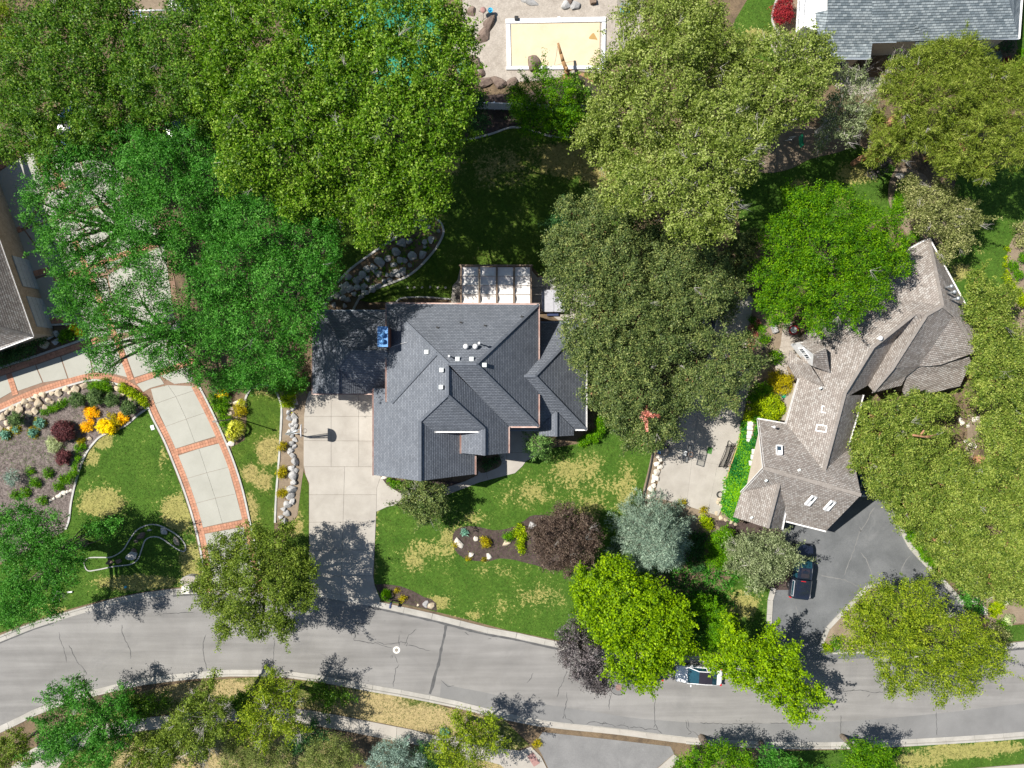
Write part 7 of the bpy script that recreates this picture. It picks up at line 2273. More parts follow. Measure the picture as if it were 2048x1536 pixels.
T('oak_tree', 'olive oak in the middle of the clump behind the hot tub', 'tree', 'oak', 10.5, [(1180, 590, 55), (1250, 570, 60), (1140, 600, 26), (1200, 650, 55), (1270, 640, 58), (1150, 660, 32), (1310, 560, 45), (1160, 700, 35)], G4, 10, 10, bark='red_bark')
T('oak_tree', 'olive oak at the upper right of the clump', 'tree', 'oak', 10, [(1330, 490, 50), (1390, 500, 48), (1430, 540, 38), (1350, 550, 50), (1410, 590, 42), (1370, 620, 45), (1320, 620, 40), (1440, 590, 26)], G4, 10, 16, bark='red_bark')
T('oak_tree', 'olive oak leaning over the east wing of the grey house', 'tree', 'oak', 10, [(1200, 720, 52), (1260, 720, 55), (1220, 780, 48), (1280, 790, 48), (1180, 700, 30), (1330, 690, 50), (1390, 680, 42), (1240, 830, 36), (1180, 790, 24)], G4, 10, 10, bark='red_bark')
T('oak_tree', 'olive oak hanging over the front lawn, with a rusty dead patch on top', 'tree', 'oak', 8.5, [(1300, 830, 40), (1340, 810, 35), (1270, 860, 38), (1300, 880, 28), (1330, 850, 26), (1250, 850, 26), (1350, 870, 16), (1260, 890, 16)], G4, 8, 10, bark='red_bark')
T('oak_tree', 'olive oak at the right end of the clump, over the concrete court', 'tree', 'oak', 8.5, [(1390, 750, 42), (1440, 760, 40), (1480, 740, 38), (1400, 790, 34), (1450, 700, 32), (1510, 730, 22), (1370, 760, 34), (1460, 800, 22), (1420, 810, 22), (1490, 690, 24)], G4, 10, 14, bark='red_bark')
T('oak_tree', 'small olive oak between the clump and the bright green tree', 'tree', 'oak', 7.5, [(1480, 500, 32), (1500, 540, 26), (1470, 560, 30), (1450, 620, 24), (1470, 590, 22), (1500, 480, 20)], G4, 6, 8, bark='red_bark')
T('shrub', 'dark evergreen bush above the upper left oak on the shaded lawn', 'shrub', 'dark', 6, [(1125, 430, 22), (1110, 450, 18), (1140, 445, 18)], None, 3, 0, minor=True)
T('dead_patch', 'rusty brown dead branch tuft on top of the oak over the front lawn', 'dead branch', 'pink', 9.0, [(1290, 832, 9), (1298, 828, 7), (1284, 825, 6)], None, 4, 10, z0=6.5, minor=True, see=.4, base=(1240, 824))
G5 = 'olive pines at the right edge'
T('pine_tree', 'olive pine with pale limbs below the blue grey house', 'tree', 'pine', 12.5, [(1860, 130, 55), (1920, 120, 50), (1820, 190, 50), (1890, 200, 65), (1950, 170, 55), (1850, 260, 50), (1800, 140, 30), (1810, 240, 30), (1780, 170, 26)], G5, 30, 60, bark='red_bark')
T('pine_tree', 'olive pine against the right edge of the picture', 'tree', 'pine', 12.5, [(1990, 180, 55), (2030, 230, 50), (1960, 260, 55), (2010, 290, 50), (1930, 300, 45), (1900, 330, 28), (1960, 340, 28), (2040, 160, 40), (1880, 300, 30)], G5, 30, 50, bark='red_bark')
T('pine_tree', 'small olive pine with drooping tips over the shaded back lawn', 'tree', 'pine', 9, [(1770, 285, 32), (1810, 270, 26), (1750, 250, 22), (1745, 315, 16), (1800, 310, 18)], G5, 14, 20, bark='red_bark')
T('leaning_tree', 'thin leaved tree with white leaning trunk below the blue grey house', 'tree', 'grey', 8, [(1700, 170, 36), (1730, 200, 32), (1680, 210, 34), (1710, 240, 34), (1660, 240, 26), (1690, 270, 22), (1650, 270, 20), (1635, 300, 16)], None, 20, 160, see=.6, dens=.9, bark='pale_bark')
_lt = bpy.data.objects.get('leaning_tree')
wood('trunk', limb_segs(P(1560, 256, .3), P(1620, 222, 3.5), .2, .17, 3, .02) + limb_segs(P(1620, 222, 3.5), P(1690, 190, 6), .17, .08, 3, .03), MT['pale_bark'], _lt, 8)
GBB = 'bare pale bushes by the blue grey house'
bare_bush('leafless pale bush standing before the blue grey roof', 1772, 150, 4.6, 1.5, 70, GBB, leaves=26, kind='shrub')
bare_bush('leafless pale bush in front of the white deck', 1612, 100, 4.4, 1.9, 70, GBB, leaves=60)
bare_bush('leafless dark bush in the shade under the blue grey eaves', 1722, 142, 1.9, 1.3, 40, GBB)
T('shade_tree', 'round bright green tree overhanging the north corner of the right house', 'tree', 'bright', 11.5, [(1610, 430, 55), (1680, 420, 48), (1740, 450, 42), (1570, 490, 55), (1650, 500, 70), (1720, 520, 60), (1780, 490, 38), (1540, 550, 38), (1600, 570, 55), (1680, 590, 55), (1740, 580, 42), (1560, 620, 34), (1630, 640, 32), (1800, 530, 24), (1530, 600, 22), (1790, 430, 20), (1700, 630, 22), (1580, 395, 20), (1660, 385, 16)], None, 34, 20, drop=.3)
T('olive_tree', 'grey olive tree between the right house and the sunny lawn', 'tree', 'olivegrey', 6.5, [(1835, 400, 34), (1880, 395, 34), (1920, 430, 34), (1870, 440, 34), (1910, 475, 32), (1840, 440, 24), (1945, 440, 20), (1890, 510, 16), (1820, 370, 20)], None, 12, 60)
G6 = 'olive yellow oak thicket at the right'
for lab, zt, lb in (('thicket oak directly below the east gable of the right house', 6.5, [(1790, 830, 40), (1740, 830, 30), (1840, 820, 40), (1880, 810, 28), (1760, 870, 36), (1810, 880, 38), (1720, 880, 22)]),
                    ('thicket oak beside the pink bush and the side wall of the right house', 6.5, [(1740, 910, 34), (1780, 940, 40), (1720, 930, 20), (1820, 930, 38), (1760, 970, 30), (1860, 880, 36)]),
                    ('thicket oak above the upper bend of the asphalt drive', 6.5, [(1840, 990, 42), (1800, 1000, 34), (1880, 960, 42), (1810, 1040, 24), (1870, 1030, 40), (1900, 920, 30)]),
                    ('thicket oak in the middle, with a bare orange limb', 7.0, [(1920, 1000, 42), (1960, 960, 36), (1910, 950, 30), (1930, 1050, 44), (1970, 1010, 40)]),
                    ('thicket oak along the lower edge of the asphalt drive', 6.0, [(1870, 1080, 34), (1900, 1110, 38), (1880, 1140, 24), (1940, 1100, 40), (1930, 1150, 34), (1850, 1060, 18)]),
                    ('thicket oak at the lower end, beside the street planting', 6.0, [(1980, 1120, 42), (2020, 1080, 40), (1970, 1165, 34), (2030, 1140, 40), (2010, 1180, 26), (2050, 1190, 26), (2060, 1100, 40)]),
                    ('thicket oak at the right edge, level with the garage wing', 7.5, [(2010, 900, 42), (2040, 960, 40), (1990, 850, 38), (2040, 850, 42), (2020, 1020, 40), (1985, 940, 30), (2070, 1000, 40)]),
                    ('thicket oak right of the sunlit path gap', 7.5, [(1990, 770, 42), (2040, 790, 42), (1960, 790, 28), (2030, 720, 40), (1980, 710, 34), (2070, 740, 40), (1950, 740, 20)]),
                    ('thicket oak against the east wall of the right house by the lawn', 6.5, [(1960, 600, 36), (1940, 630, 24), (1990, 640, 34), (1970, 680, 30), (1950, 560, 22), (2010, 590, 24), (2015, 680, 30)])):
    T('oak_thicket_tree', lab, 'tree', 'thicket', zt, lb, G6, 10, 14, bark='red_bark', drop=.25)
wood('limb', limb_segs(P(1825, 870, 6.6), P(1860, 875, 6.9), .12, .09, 3, .05) + limb_segs(P(1842, 868, 6.7), P(1848, 860, 6.9), .1, .08, 2, .04) + limb_segs(P(1850, 873, 6.9), P(1875, 869, 6.7), .08, .04, 3, .04), MT['red_bark'], bpy.data.objects['oak_thicket_tree'], 7)
conifer('spruce_tree', 'blue grey spruce between the purple plum and the right court', 'tree', 'spruce', 11.5, (1345, 1112), 4.6, None, 300, .16)
T('plum_tree', 'round purple brown plum tree on the mulch bed of the front lawn', 'tree', 'plum', 6.5, [(1135, 1070, 46), (1100, 1060, 32), (1170, 1060, 34), (1110, 1110, 32), (1160, 1105, 34), (1130, 1030, 28), (1085, 1090, 20), (1180, 1090, 18), (1070, 1065, 14), (1140, 1135, 20)], 'purple leaved trees', 18, 40, dens=1.1)
T('plum_tree', 'dark purple leaved tree at the kerb left of the bright lime tree', 'tree', 'dplum', 7, [(1150, 1265, 26), (1145, 1300, 30), (1165, 1330, 34), (1190, 1350, 30), (1185, 1310, 26), (1160, 1240, 16), (1210, 1368, 16), (1195, 1378, 10), (1135, 1280, 14)], 'purple leaved trees', 14, 40, dens=1.1)
G7 = 'bright lime green trees at the kerb'
T('linden_tree', 'bright lime green tree at the kerb in the middle of the lower edge', 'tree', 'lime', 9.5, [(1200, 1180, 45), (1180, 1220, 34), (1240, 1150, 38), (1260, 1200, 55), (1230, 1250, 52), (1300, 1240, 52), (1350, 1230, 34), (1280, 1300, 50), (1340, 1290, 40), (1240, 1310, 40), (1160, 1180, 22), (1360, 1260, 26), (1290, 1350, 24), (1250, 1345, 22), (1330, 1330, 24), (1310, 1200, 36), (1215, 1130, 18), (1380, 1300, 16), (1165, 1150, 14), (1280, 1370, 12), (1310, 1368, 10)], G7, 44, 8)
T('linden_tree', 'bright lime green tree over the white parked car', 'tree', 'lime', 8.5, [(1470, 1280, 28), (1490, 1320, 34), (1530, 1310, 34), (1450, 1320, 26), (1520, 1350, 34), (1570, 1340, 34), (1550, 1380, 28), (1590, 1380, 28), (1480, 1350, 26), (1455, 1250, 18), (1595, 1420, 22), (1630, 1385, 18), (1580, 1300, 20), (1540, 1270, 18), (1450, 1285, 14), (1455, 1230, 10), (1645, 1408, 10), (1590, 1438, 10), (1420, 1320, 16)], G7, 30, 8)
T('maple_tree', 'dark green shaded tree between the two lime green trees', 'tree', 'shrub', 5, [(1430, 1230, 26), (1440, 1260, 24), (1410, 1210, 22), (1420, 1290, 18)], None, 6, 0)
T('crab_tree', 'grey green round tree beside the black pickup truck', 'tree', 'grey', 5.5, [(1500, 1095, 34), (1540, 1085, 28), (1560, 1110, 34), (1520, 1130, 36), (1480, 1120, 30), (1550, 1145, 26), (1510, 1165, 22), (1470, 1090, 20), (1585, 1110, 14)], None, 14, 60)
T('shrub', 'leafy green shrub left of the grey green tree by the pickup', 'shrub', 'shrub', 3, [(1440, 1090, 26), (1460, 1120, 24), (1430, 1120, 18), (1450, 1070, 16)], None, 6, 0, minor=True)
T('ash_tree', 'large yellow green street tree on the island of the asphalt drive', 'tree', 'ash', 9.5, [(1760, 1190, 36), (1810, 1195, 36), (1730, 1230, 34), (1790, 1240, 46), (1850, 1220, 38), (1900, 1260, 42), (1740, 1280, 40), (1810, 1290, 46), (1870, 1300, 46), (1930, 1300, 42), (1700, 1290, 24), (1780, 1330, 34), (1840, 1345, 34), (1900, 1350, 38), (1960, 1330, 34), (1990, 1300, 22), (1850, 1175, 18), (1940, 1250, 26), (1780, 1365, 20), (1820, 1372, 18), (1880, 1385, 18), (1930, 1375, 20), (1880, 1405, 10), (1785, 1388, 10), (2000, 1335, 14), (1700, 1240, 18), (1960, 1280, 24)], 'street trees by the kerb', 60, 40)
T('street_tree', 'olive green street tree beside the main driveway, its shadow on the concrete', 'tree', 'street', 10, [(450, 1100, 34), (500, 1080, 34), (550, 1090, 34), (590, 1120, 32), (440, 1150, 38), (500, 1140, 48), (560, 1160, 46), (600, 1160, 30), (430, 1195, 34), (490, 1200, 42), (550, 1215, 40), (600, 1200, 28), (460, 1240, 32), (520, 1250, 28), (570, 1250, 24), (400, 1170, 18), (570, 1055, 18), (620, 1140, 16), (445, 1268, 14), (570, 1272, 12), (410, 1130, 16), (625, 1185, 14)], 'street trees by the kerb', 44, 20)
T('box_elder_tree', 'broad green tree in the lower left corner above the street', 'tree', 'locust', 10.5, [(50, 1040, 42), (90, 1060, 42), (40, 1090, 48), (110, 1110, 46), (50, 1140, 50), (130, 1150, 36), (90, 1180, 40), (30, 1190, 40), (60, 1220, 30), (150, 1110, 28), (20, 1230, 30), (110, 1215, 20), (10, 1060, 40)], None, 34, 6)
T('box_elder_tree', 'thin leafy bough of green reaching over the grass toward the dog bone bed', 'tree', 'locust', 6.5, [(200, 1060, 18), (225, 1050, 15), (185, 1045, 12), (215, 1075, 10), (175, 1065, 12), (235, 1040, 8)], None, 14, 0, see=.7, base=(150, 1090))
T('crab_tree', 'small pinkish green tree in front of the garage gable', 'tree', 'oak', 4.6, [(825, 985, 24), (855, 990, 26), (840, 1010, 26), (870, 1000, 22), (815, 1005, 18), (850, 1030, 18), (880, 985, 16), (810, 975, 14), (870, 1025, 14), (885, 1010, 12), (845, 965, 18)], None, 20, 34)
conifer('dwarf_conifer', 'small open blue green conifer at the porch corner', 'small tree', 'yew', 4.6, (1079, 893), 1.9, None, 46, .05, taper=.45, lowz=.25)
G8 = 'spiky young trees along the bottom pavement'
T('young_tree', 'upright leafy tree at the bottom left, nearest the corner', 'tree', 'locust', 8.2, [(120, 1400, 34), (160, 1390, 28), (170, 1430, 38), (120, 1450, 40), (200, 1450, 34), (150, 1490, 42), (210, 1500, 34), (230, 1410, 26), (250, 1440, 26), (240, 1480, 26), (100, 1500, 30), (180, 1530, 34), (165, 1360, 14), (250, 1385, 14)], G8, 60, 14, see=.8)
T('young_tree', 'sparse young tree with a tuft of bare grey twigs at the bottom left', 'tree', 'street', 7.5, [(400, 1400, 24), (420, 1370, 16), (380, 1440, 34), (430, 1440, 30), (350, 1480, 34), (400, 1490, 30), (330, 1510, 28), (440, 1410, 20), (430, 1345, 10)], G8, 44, 170, see=.7)
T('young_tree', 'yellow green young tree with dead grey branches left of centre at the bottom', 'tree', 'ash', 8, [(540, 1380, 28), (575, 1390, 26), (520, 1420, 32), (570, 1430, 34), (530, 1460, 30), (590, 1450, 22), (550, 1355, 16), (500, 1445, 22)], G8, 46, 120, see=.8)
T('young_tree', 'yellow green young tree by the pavement left of the asphalt bay', 'tree', 'ash', 7, [(930, 1450, 28), (970, 1445, 22), (900, 1480, 30), (940, 1490, 32), (980, 1480, 24), (905, 1515, 28), (950, 1520, 28), (920, 1430, 14), (870, 1500, 18)], G8, 40, 90, see=.75)
T('juniper_bush', 'olive juniper at the bottom edge left of the blue juniper', 'shrub', 'juniper', 4.5, [(640, 1500, 26), (680, 1490, 24), (660, 1525, 28), (700, 1515, 24), (625, 1530, 26)], 'junipers at the bottom edge', 10, 0)
T('juniper_bush', 'olive juniper at the bottom edge under the yellow green tree', 'shrub', 'juniper', 4.5, [(480, 1490, 28), (520, 1500, 28), (470, 1525, 28), (560, 1510, 24), (510, 1530, 28)], 'junipers at the bottom edge', 10, 0)
T('juniper_bush', 'pale blue juniper at the bottom edge', 'shrub', 'blujun', 4, [(770, 1500, 24), (800, 1495, 22), (760, 1525, 26), (800, 1525, 26), (830, 1520, 18)], 'junipers at the bottom edge', 12, 0)
T('shrub', 'olive bush in the extreme bottom left corner', 'shrub', 'street', 5, [(30, 1490, 28), (10, 1510, 28), (50, 1510, 18), (35, 1470, 14)], None, 10, 0, minor=True)
T('young_tree', 'leafy young tree between the upright one and the tuft of bare grey twigs', 'tree', 'street', 6.5, [(290, 1490, 26), (310, 1515, 26), (275, 1530, 24), (340, 1450, 18)], G8, 24, 20, see=.8)
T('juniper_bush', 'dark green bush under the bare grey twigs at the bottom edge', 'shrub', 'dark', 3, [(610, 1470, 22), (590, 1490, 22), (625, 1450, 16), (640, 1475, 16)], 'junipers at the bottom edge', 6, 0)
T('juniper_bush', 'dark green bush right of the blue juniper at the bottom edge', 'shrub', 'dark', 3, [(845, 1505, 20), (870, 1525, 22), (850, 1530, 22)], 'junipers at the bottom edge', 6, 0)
T('shrub', 'dark green undergrowth shrub behind the upright tree by the kerb', 'shrub', 'maple', 2.5, [(280, 1420, 22), (305, 1405, 18), (260, 1400, 18), (330, 1400, 14)], None, 8, 0, minor=True)
T('shrub', 'dark green shrub between the two bare twig trees by the kerb', 'shrub', 'maple', 2.0, [(480, 1400, 16), (490, 1420, 18), (465, 1415, 14)], None, 6, 0, minor=True)
T('shrub', 'green shrub below the kerb right of the yellow green young tree', 'shrub', 'maple', 2.0, [(640, 1385, 18), (665, 1395, 16), (690, 1395, 14), (655, 1410, 14)], None, 8, 0, minor=True)
for px_, py_, z_, n_ in ((410, 1445, 6.5, 40), (585, 1465, 6.0, 46), (455, 1420, 6, 16), (945, 1500, 6, 16)):
    tv = []
    c_ = np.array(P(px_, py_, z_))
    for k in range(4):
        twig_fan(tv, c_ + RNG.normal(0, .3, 3) - [0, 0, .6], [RNG.normal(0, .4) + (.5 if px_ == 585 else -.2), RNG.normal(-.3, .4), .7], n_ // 4, 1.7, .4, .03)
    o = wood('bare_twig', tv, MT['pale_bark'], [q for q in bpy.data.objects if q.get('label', '').startswith({410: 'sparse young tree', 455: 'sparse young tree', 585: 'yellow green young tree with', 945: 'yellow green young tree by'}[px_])][0], 3)
    o['kind'] = 'stuff'

G9 = 'green trees at the bottom right edge'
T('maple_tree', 'green tree at the bottom edge right of the asphalt bay', 'tree', 'bright', 6.5, [(1400, 1520, 28), (1440, 1505, 26), (1370, 1535, 24), (1440, 1535, 30), (1480, 1510, 24), (1490, 1535, 24), (1350, 1545, 16)], G9, 20, 0)
T('maple_tree', 'green tree at the bottom edge below the right street tree', 'tree', 'bright', 6.5, [(1715, 1505, 26), (1750, 1510, 26), (1700, 1535, 28), (1740, 1540, 28), (1775, 1530, 20), (1725, 1490, 14)], G9, 20, 0)
T('maple_tree', 'dark green tree at the bottom edge between the two green ones', 'tree', 'locust', 6, [(1540, 1520, 26), (1570, 1535, 26), (1520, 1540, 24), (1600, 1540, 20)], G9, 12, 0)

# ---------------------------------------------------------------- shrubs and flowers
def S(label, kind, h, lobes, name='shrub', cat='shrub', group=None, shoots=0, **kw):
    kw.setdefault('low', -.1)
    return tree(name, label, cat, kind, h, lobes, group, shoots, 0, minor=True, shoot_len=.35, flat=kw.pop('flat', .85), drop=.2, tr=.04, **kw)


GB = 'clipped round bushes of the left shrub bed'
for x, y, r, lab in ((157, 799, 15, 'clipped green ball bush, leftmost of the four under the boulder bank'), (193, 795, 17, 'largest clipped green ball bush under the boulder bank'), (226, 800, 14, 'clipped green ball bush third along the boulder bank'), (259, 816, 14, 'clipped green ball bush nearest the driveway kerb'), (34, 838, 14, 'clipped green ball bush alone at the left end of the boulder bank')):
    S(lab, 'ball', 1.55 if r > 13 else 1.4, [(x, y, r)], 'ball_bush', 'bush', GB, dens=1.4)
S('upper dark purple barberry ball in the left shrub bed', 'barberry', 1.6, [(128, 861, 20), (122, 858, 14), (135, 865, 14)], 'barberry_bush', 'bush', 'purple barberries', dens=1.3)
S('lower dark purple barberry ball in the left shrub bed', 'barberry', 1.3, [(127, 916, 14), (132, 912, 11)], 'barberry_bush', 'bush', 'purple barberries', dens=1.3)
S('round bright yellow bush at the edge of the left lawn', 'yellow', 1.3, [(211, 852, 14), (218, 855, 12), (206, 850, 10)], 'golden_bush', 'bush', None, dens=1.3)
S('orange flowers in the left shrub bed, upper patch', 'orange', .7, [(176, 822, 8), (186, 820, 8), (180, 830, 8), (191, 826, 7)], 'orange_flower_patch', 'flowers', 'orange flower patches')
S('orange flowers in the left shrub bed, patch left of the yellow bush', 'orange', .6, [(172, 853, 8), (168, 858, 6), (179, 856, 7), (182, 842, 6)], 'orange_flower_patch', 'flowers', 'orange flower patches')
S('orange flowers right of the yellow bush', 'orange', .7, [(245, 835, 9), (240, 843, 8), (251, 838, 6)], 'orange_flower_patch', 'flowers', 'orange flower patches')
S('bronze green shrub behind the yellow bush', 'bronze', .9, [(225, 835, 9), (235, 845, 9), (232, 852, 8)], 'bronze_shrub')
S('yellow green spreading shrub along the inside of the driveway curve', 'yshrub', .8, [(246, 776, 9), (256, 782, 9), (266, 787, 9), (275, 793, 9), (284, 799, 9), (291, 806, 6)], 'spreading_shrub')
S('dark green spreading shrub on the boulder bank', 'shrub', .8, [(185, 775, 9), (197, 770, 10), (208, 766, 10), (216, 775, 9), (202, 780, 8)], 'spreading_shrub')
S('pale silver green mound below the barberry', 'silver', .8, [(105, 885, 11), (113, 890, 11), (107, 897, 9), (120, 884, 7)], 'silver_mound')
S('small bright green plant beside the pale stone of the left bed', 'shrub', .5, [(160, 897, 8), (167, 894, 6), (155, 895, 5)], 'small_plant', 'plant')
S('small bronze plant above the bright green one of the left bed', 'bronze', .45, [(162, 883, 6), (166, 881, 4)], 'small_plant', 'plant')
S('bright green plants under the boulder bank', 'shrub', .4, [(100, 820, 7), (112, 814, 8), (123, 808, 7), (132, 803, 6), (88, 824, 6)], 'green_plant_patch', 'plants')
S('bright green shrub at the lower end of the left edging', 'shrub', .9, [(142, 950, 9), (150, 942, 8), (140, 960, 8), (152, 930, 7), (158, 918, 6)], 'edge_shrub')
for x, y, r, lab in ((80, 846, 9, 'teal rosette plant with yellow rim, upper of the left bed'), (67, 865, 8, 'teal rosette plant with yellow rim, lower of the left bed'), (12, 869, 8, 'teal rosette plant at the left edge of the bed'), (32, 858, 6, 'small teal rosette plant near the boulder bank')):
    S(lab, 'teal', .5, [(x, y, r)], 'rosette_plant', 'plant', 'teal rosette plants', dens=1.2)
    S(lab.replace('teal rosette plant with yellow rim', 'yellow rim of the rosette plant').replace('teal rosette plant', 'yellow leaves beside the teal rosette'), 'bronze', .3, [(x + r * math.cos(a), y + r * math.sin(a), 4) for a in (0.2, 1.2, 2.3, 3.4, 4.4, 5.4)], 'yellow_plant', 'plant', 'yellow rims of the rosettes')
S('pale blue green small conifer in the shaded part of the left bed', 'blujun', 1.6, [(24, 953, 14), (30, 962, 10)], 'dwarf_spruce', 'shrub')
for x, y, r, w_ in ((70, 965, 10, 'right of the pale dwarf conifer'), (95, 945, 9, 'left of the lower barberry ball'), (50, 985, 9, 'below the pale dwarf conifer'), (115, 972, 8, 'just above the short stone line'), (85, 1000, 9, 'left of the short stone line'), (30, 990, 8, 'nearest the left picture edge'), (125, 958, 7, 'beside the bright edging shrub'), (60, 940, 7, 'uppermost, above the pale dwarf conifer')):
    S('low dark green plant in the shaded left bed, ' + w_, 'shrub', .5, [(x, y, r), (x + 6, y + 3, r * .6)], 'shade_plant', 'plant', 'low plants in the shaded left bed')
# weeds scattered in the grey mulch
wc = []
for _ in range(420):
    x, y = random.uniform(-10, 165), random.gauss(895, 35)
    wc.append(np.array(P(x, y, .14)))
wc = np.array(wc)
pr = clumps_to_leaves(wc, np.tile([0, 0, 1.0], (len(wc), 1)), 'silver', cr=.2, dens=.5)
me = leaf_mesh('weeds', pr[0], pr[1], pr[2], pr[3] * .6, .5, pr[4] * .8, leaf_mat('shrub'))
o = bpy.data.objects.new('weeds', me); link(o); props(o, kind='stuff', label='sparse green weeds growing through the grey mulch of the left bed')

grass_clump('ornamental_grass', 'big pale yellow ornamental grass under the lamp pole', 'grass clump', 'straw', 477, 856, 1.15, 1.3, 700, 'pale ornamental grasses')
grass_clump('ornamental_grass', 'pale yellow ornamental grass touching the brick edged driveway, lower one', 'grass clump', 'straw', 468, 870, .9, 1.0, 450, 'pale ornamental grasses')
grass_clump('ornamental_grass', 'pale ornamental grass at the top of the narrow bed', 'grass clump', 'straw', 486, 806, .65, .8, 300, 'pale ornamental grasses')
grass_clump('spiky_plant', 'bright green spiky grass in the mailbox bed', 'plant', 'shrub', 774, 1187, .75, .8, 500)
S('yellow shrub at the top of the narrow bed', 'yellow', .9, [(443, 785, 9), (449, 787, 7), (438, 788, 6)], 'golden_shrub')
S('green shrub filling the upper narrow bed beside the driveway kerb', 'shrub', .9, [(425, 795, 9), (434, 803, 11), (446, 810, 11), (438, 818, 10), (430, 806, 8), (452, 798, 8)], 'bed_shrub')
S('olive green shrub right of the tall tan boulder', 'bronze', .9, [(476, 815, 8), (484, 822, 9), (478, 828, 7)], 'bed_shrub')
S('green shrub between the big grass and the driveway kerb', 'shrub', .6, [(446, 830, 9), (453, 838, 8), (448, 846, 8), (455, 858, 7)], 'bed_shrub')
S('dark green shrub at the head of the narrow bed', 'locust', 1.5, [(455, 768, 14), (480, 770, 14), (500, 765, 12), (430, 765, 10)], 'bed_shrub')
S('bright leafy green shrub at the head of the narrow lawn', 'shrub', 1.8, [(560, 770, 16), (580, 775, 16), (545, 765, 12), (600, 770, 14), (590, 760, 14)], 'leafy_shrub')
S('yellow green shrub at the top of the soil strip', 'yshrub', 1.0, [(572, 798, 10), (580, 805, 10), (570, 808, 8), (584, 793, 8)], 'yellow_green_shrub')
for x, y, r, lab in ((566, 893, 10, 'small olive shrub left of the rock row, uppermost'), (565, 944, 13, 'olive shrub left of the rock row, the middle and largest'), (565, 986, 11, 'olive shrub left of the rock row, lowest')):
    S(lab, 'bronze', .8, [(x, y, r * .8), (x + 3, y - 3, r * .6), (x - 4, y + 2, r * .6)], 'olive_shrub', 'shrub', 'olive shrubs along the rock row', 6)
S('round green shrub in the middle of the mulch bed', 'bronze', .9, [(970, 1084, 11), (973, 1088, 8)], 'round_shrub', 'shrub')
S('bright green plant on the tan stone of the mulch bed', 'shrub', .6, [(1018, 1074, 9), (1024, 1070, 7), (1012, 1072, 5)], 'bright_plant', 'plant')
S('small teal plant at the top left of the mulch bed', 'teal', .35, [(928, 1065, 6)], 'small_plant', 'plant')
for x, y, lab in ((936, 1116, 'tiny straw coloured plant at the lower edge of the mulch bed, left one'), (969, 1118, 'tiny straw coloured plant at the lower edge of the mulch bed, right one'), (913, 1088, 'tiny straw coloured plant beside the long cream boulder')):
    S(lab, 'bronze', .3, [(x, y, 5)], 'small_plant', 'plant', 'tiny plants in the mulch bed')
S('pale green plant under the left edge of the purple plum', 'yshrub', .7, [(1040, 1058, 10), (1034, 1068, 9), (1046, 1072, 9), (1040, 1085, 9), (1044, 1098, 8)], 'edge_plant', 'plant')
S('small brown green shrub in the middle of the mailbox bed', 'bronze', .45, [(806, 1197, 6), (810, 1196, 4)], 'small_plant', 'plant')
S('tiny plant behind the mailbox in the mulch bed', 'bronze', .4, [(794, 1181, 5)], 'small_plant', 'plant')
S('clipped box hedge at the corner of the east wing, nearest the wall', 'shrub', 1.3, [(1198, 846, 9), (1202, 856, 9), (1196, 866, 9), (1203, 838, 8)], 'box_hedge', 'hedge', 'hedges by the east wing', dens=1.3)
S('clipped low hedge at the corner of the east wing, along the lawn', 'shrub', 1.0, [(1166, 884, 9), (1178, 878, 9), (1188, 872, 9), (1172, 876, 8), (1190, 880, 7)], 'box_hedge', 'hedge', 'hedges by the east wing', dens=1.3)
S('dark plants in the shaded porch bed', 'dark', .6, [(972, 930, 9), (985, 925, 8), (994, 920, 7), (968, 922, 7)], 'porch_plant', 'plants')
S('green shrubs along the front wall of the garage gable', 'shrub', .8, [(790, 968, 9), (805, 972, 9), (820, 970, 9), (780, 962, 6)], 'front_shrub')
S('dark green hedge along the left house', 'dark', 1.6, [(10, 715, 20), (35, 708, 18), (55, 698, 17), (75, 686, 14), (80, 668, 12), (-15, 722, 20)], 'dark_hedge', 'hedge')
S('yellow flowering plant in the corner bed by the left house', 'yellow', .6, [(158, 664, 7), (163, 668, 5)], 'yellow_flower', 'flowers', 'yellow flowers by the left house')
S('small yellow flowers above the corner bed', 'yellow', .5, [(146, 656, 5), (150, 652, 3)], 'yellow_flower', 'flowers', 'yellow flowers by the left house')
S('green plants in the shaded corner bed', 'shrub', .5, [(130, 668, 10), (142, 672, 9), (125, 680, 7)], 'corner_plant', 'plants')
S('round yellow green shrub between the court and the right house', 'yshrub', 2.2, [(1525, 818, 22), (1545, 810, 20), (1510, 820, 18), (1540, 828, 18), (1555, 818, 14), (1500, 832, 12)], 'yellow_green_shrub', 'shrub', None, 10)
S('green shrub with dark half above the yellow green one', 'bronze', 2.2, [(1560, 765, 18), (1572, 760, 14), (1550, 755, 16), (1570, 775, 13)], 'entry_shrub', 'shrub', None, 8)
S('shaded green shrub left of the entry shrubs', 'shrub', 1.8, [(1520, 780, 16), (1505, 795, 14), (1535, 775, 12)], 'entry_shrub')
S('clipped bright green ball bush by the entry path, lower one', 'bright', 1.2, [(1550, 713, 13)], 'ball_bush', 'bush', 'ball bushes by the entry path', dens=1.4)
S('clipped bright green ball bush by the entry path, upper one', 'bright', 1.0, [(1527, 678, 10), (1532, 676, 8)], 'ball_bush', 'bush', 'ball bushes by the entry path', dens=1.4)
S('mixed pink and orange flowers along the entry bed', 'pink', .35, [(1505, 655, 6), (1500, 675, 6), (1512, 668, 5), (1498, 695, 6), (1506, 690, 5), (1515, 645, 6)], 'flower_patch', 'flowers')
S('green plants among the flowers of the entry bed', 'shrub', .45, [(1510, 650, 7), (1520, 658, 8), (1505, 640, 7), (1495, 665, 5)], 'bed_plant', 'plants')
S('pink flowering bush against the east wall of the right house', 'pink', 1.4, [(1712, 870, 11), (1708, 882, 11), (1716, 862, 8), (1704, 893, 7)], 'pink_bush', 'bush')
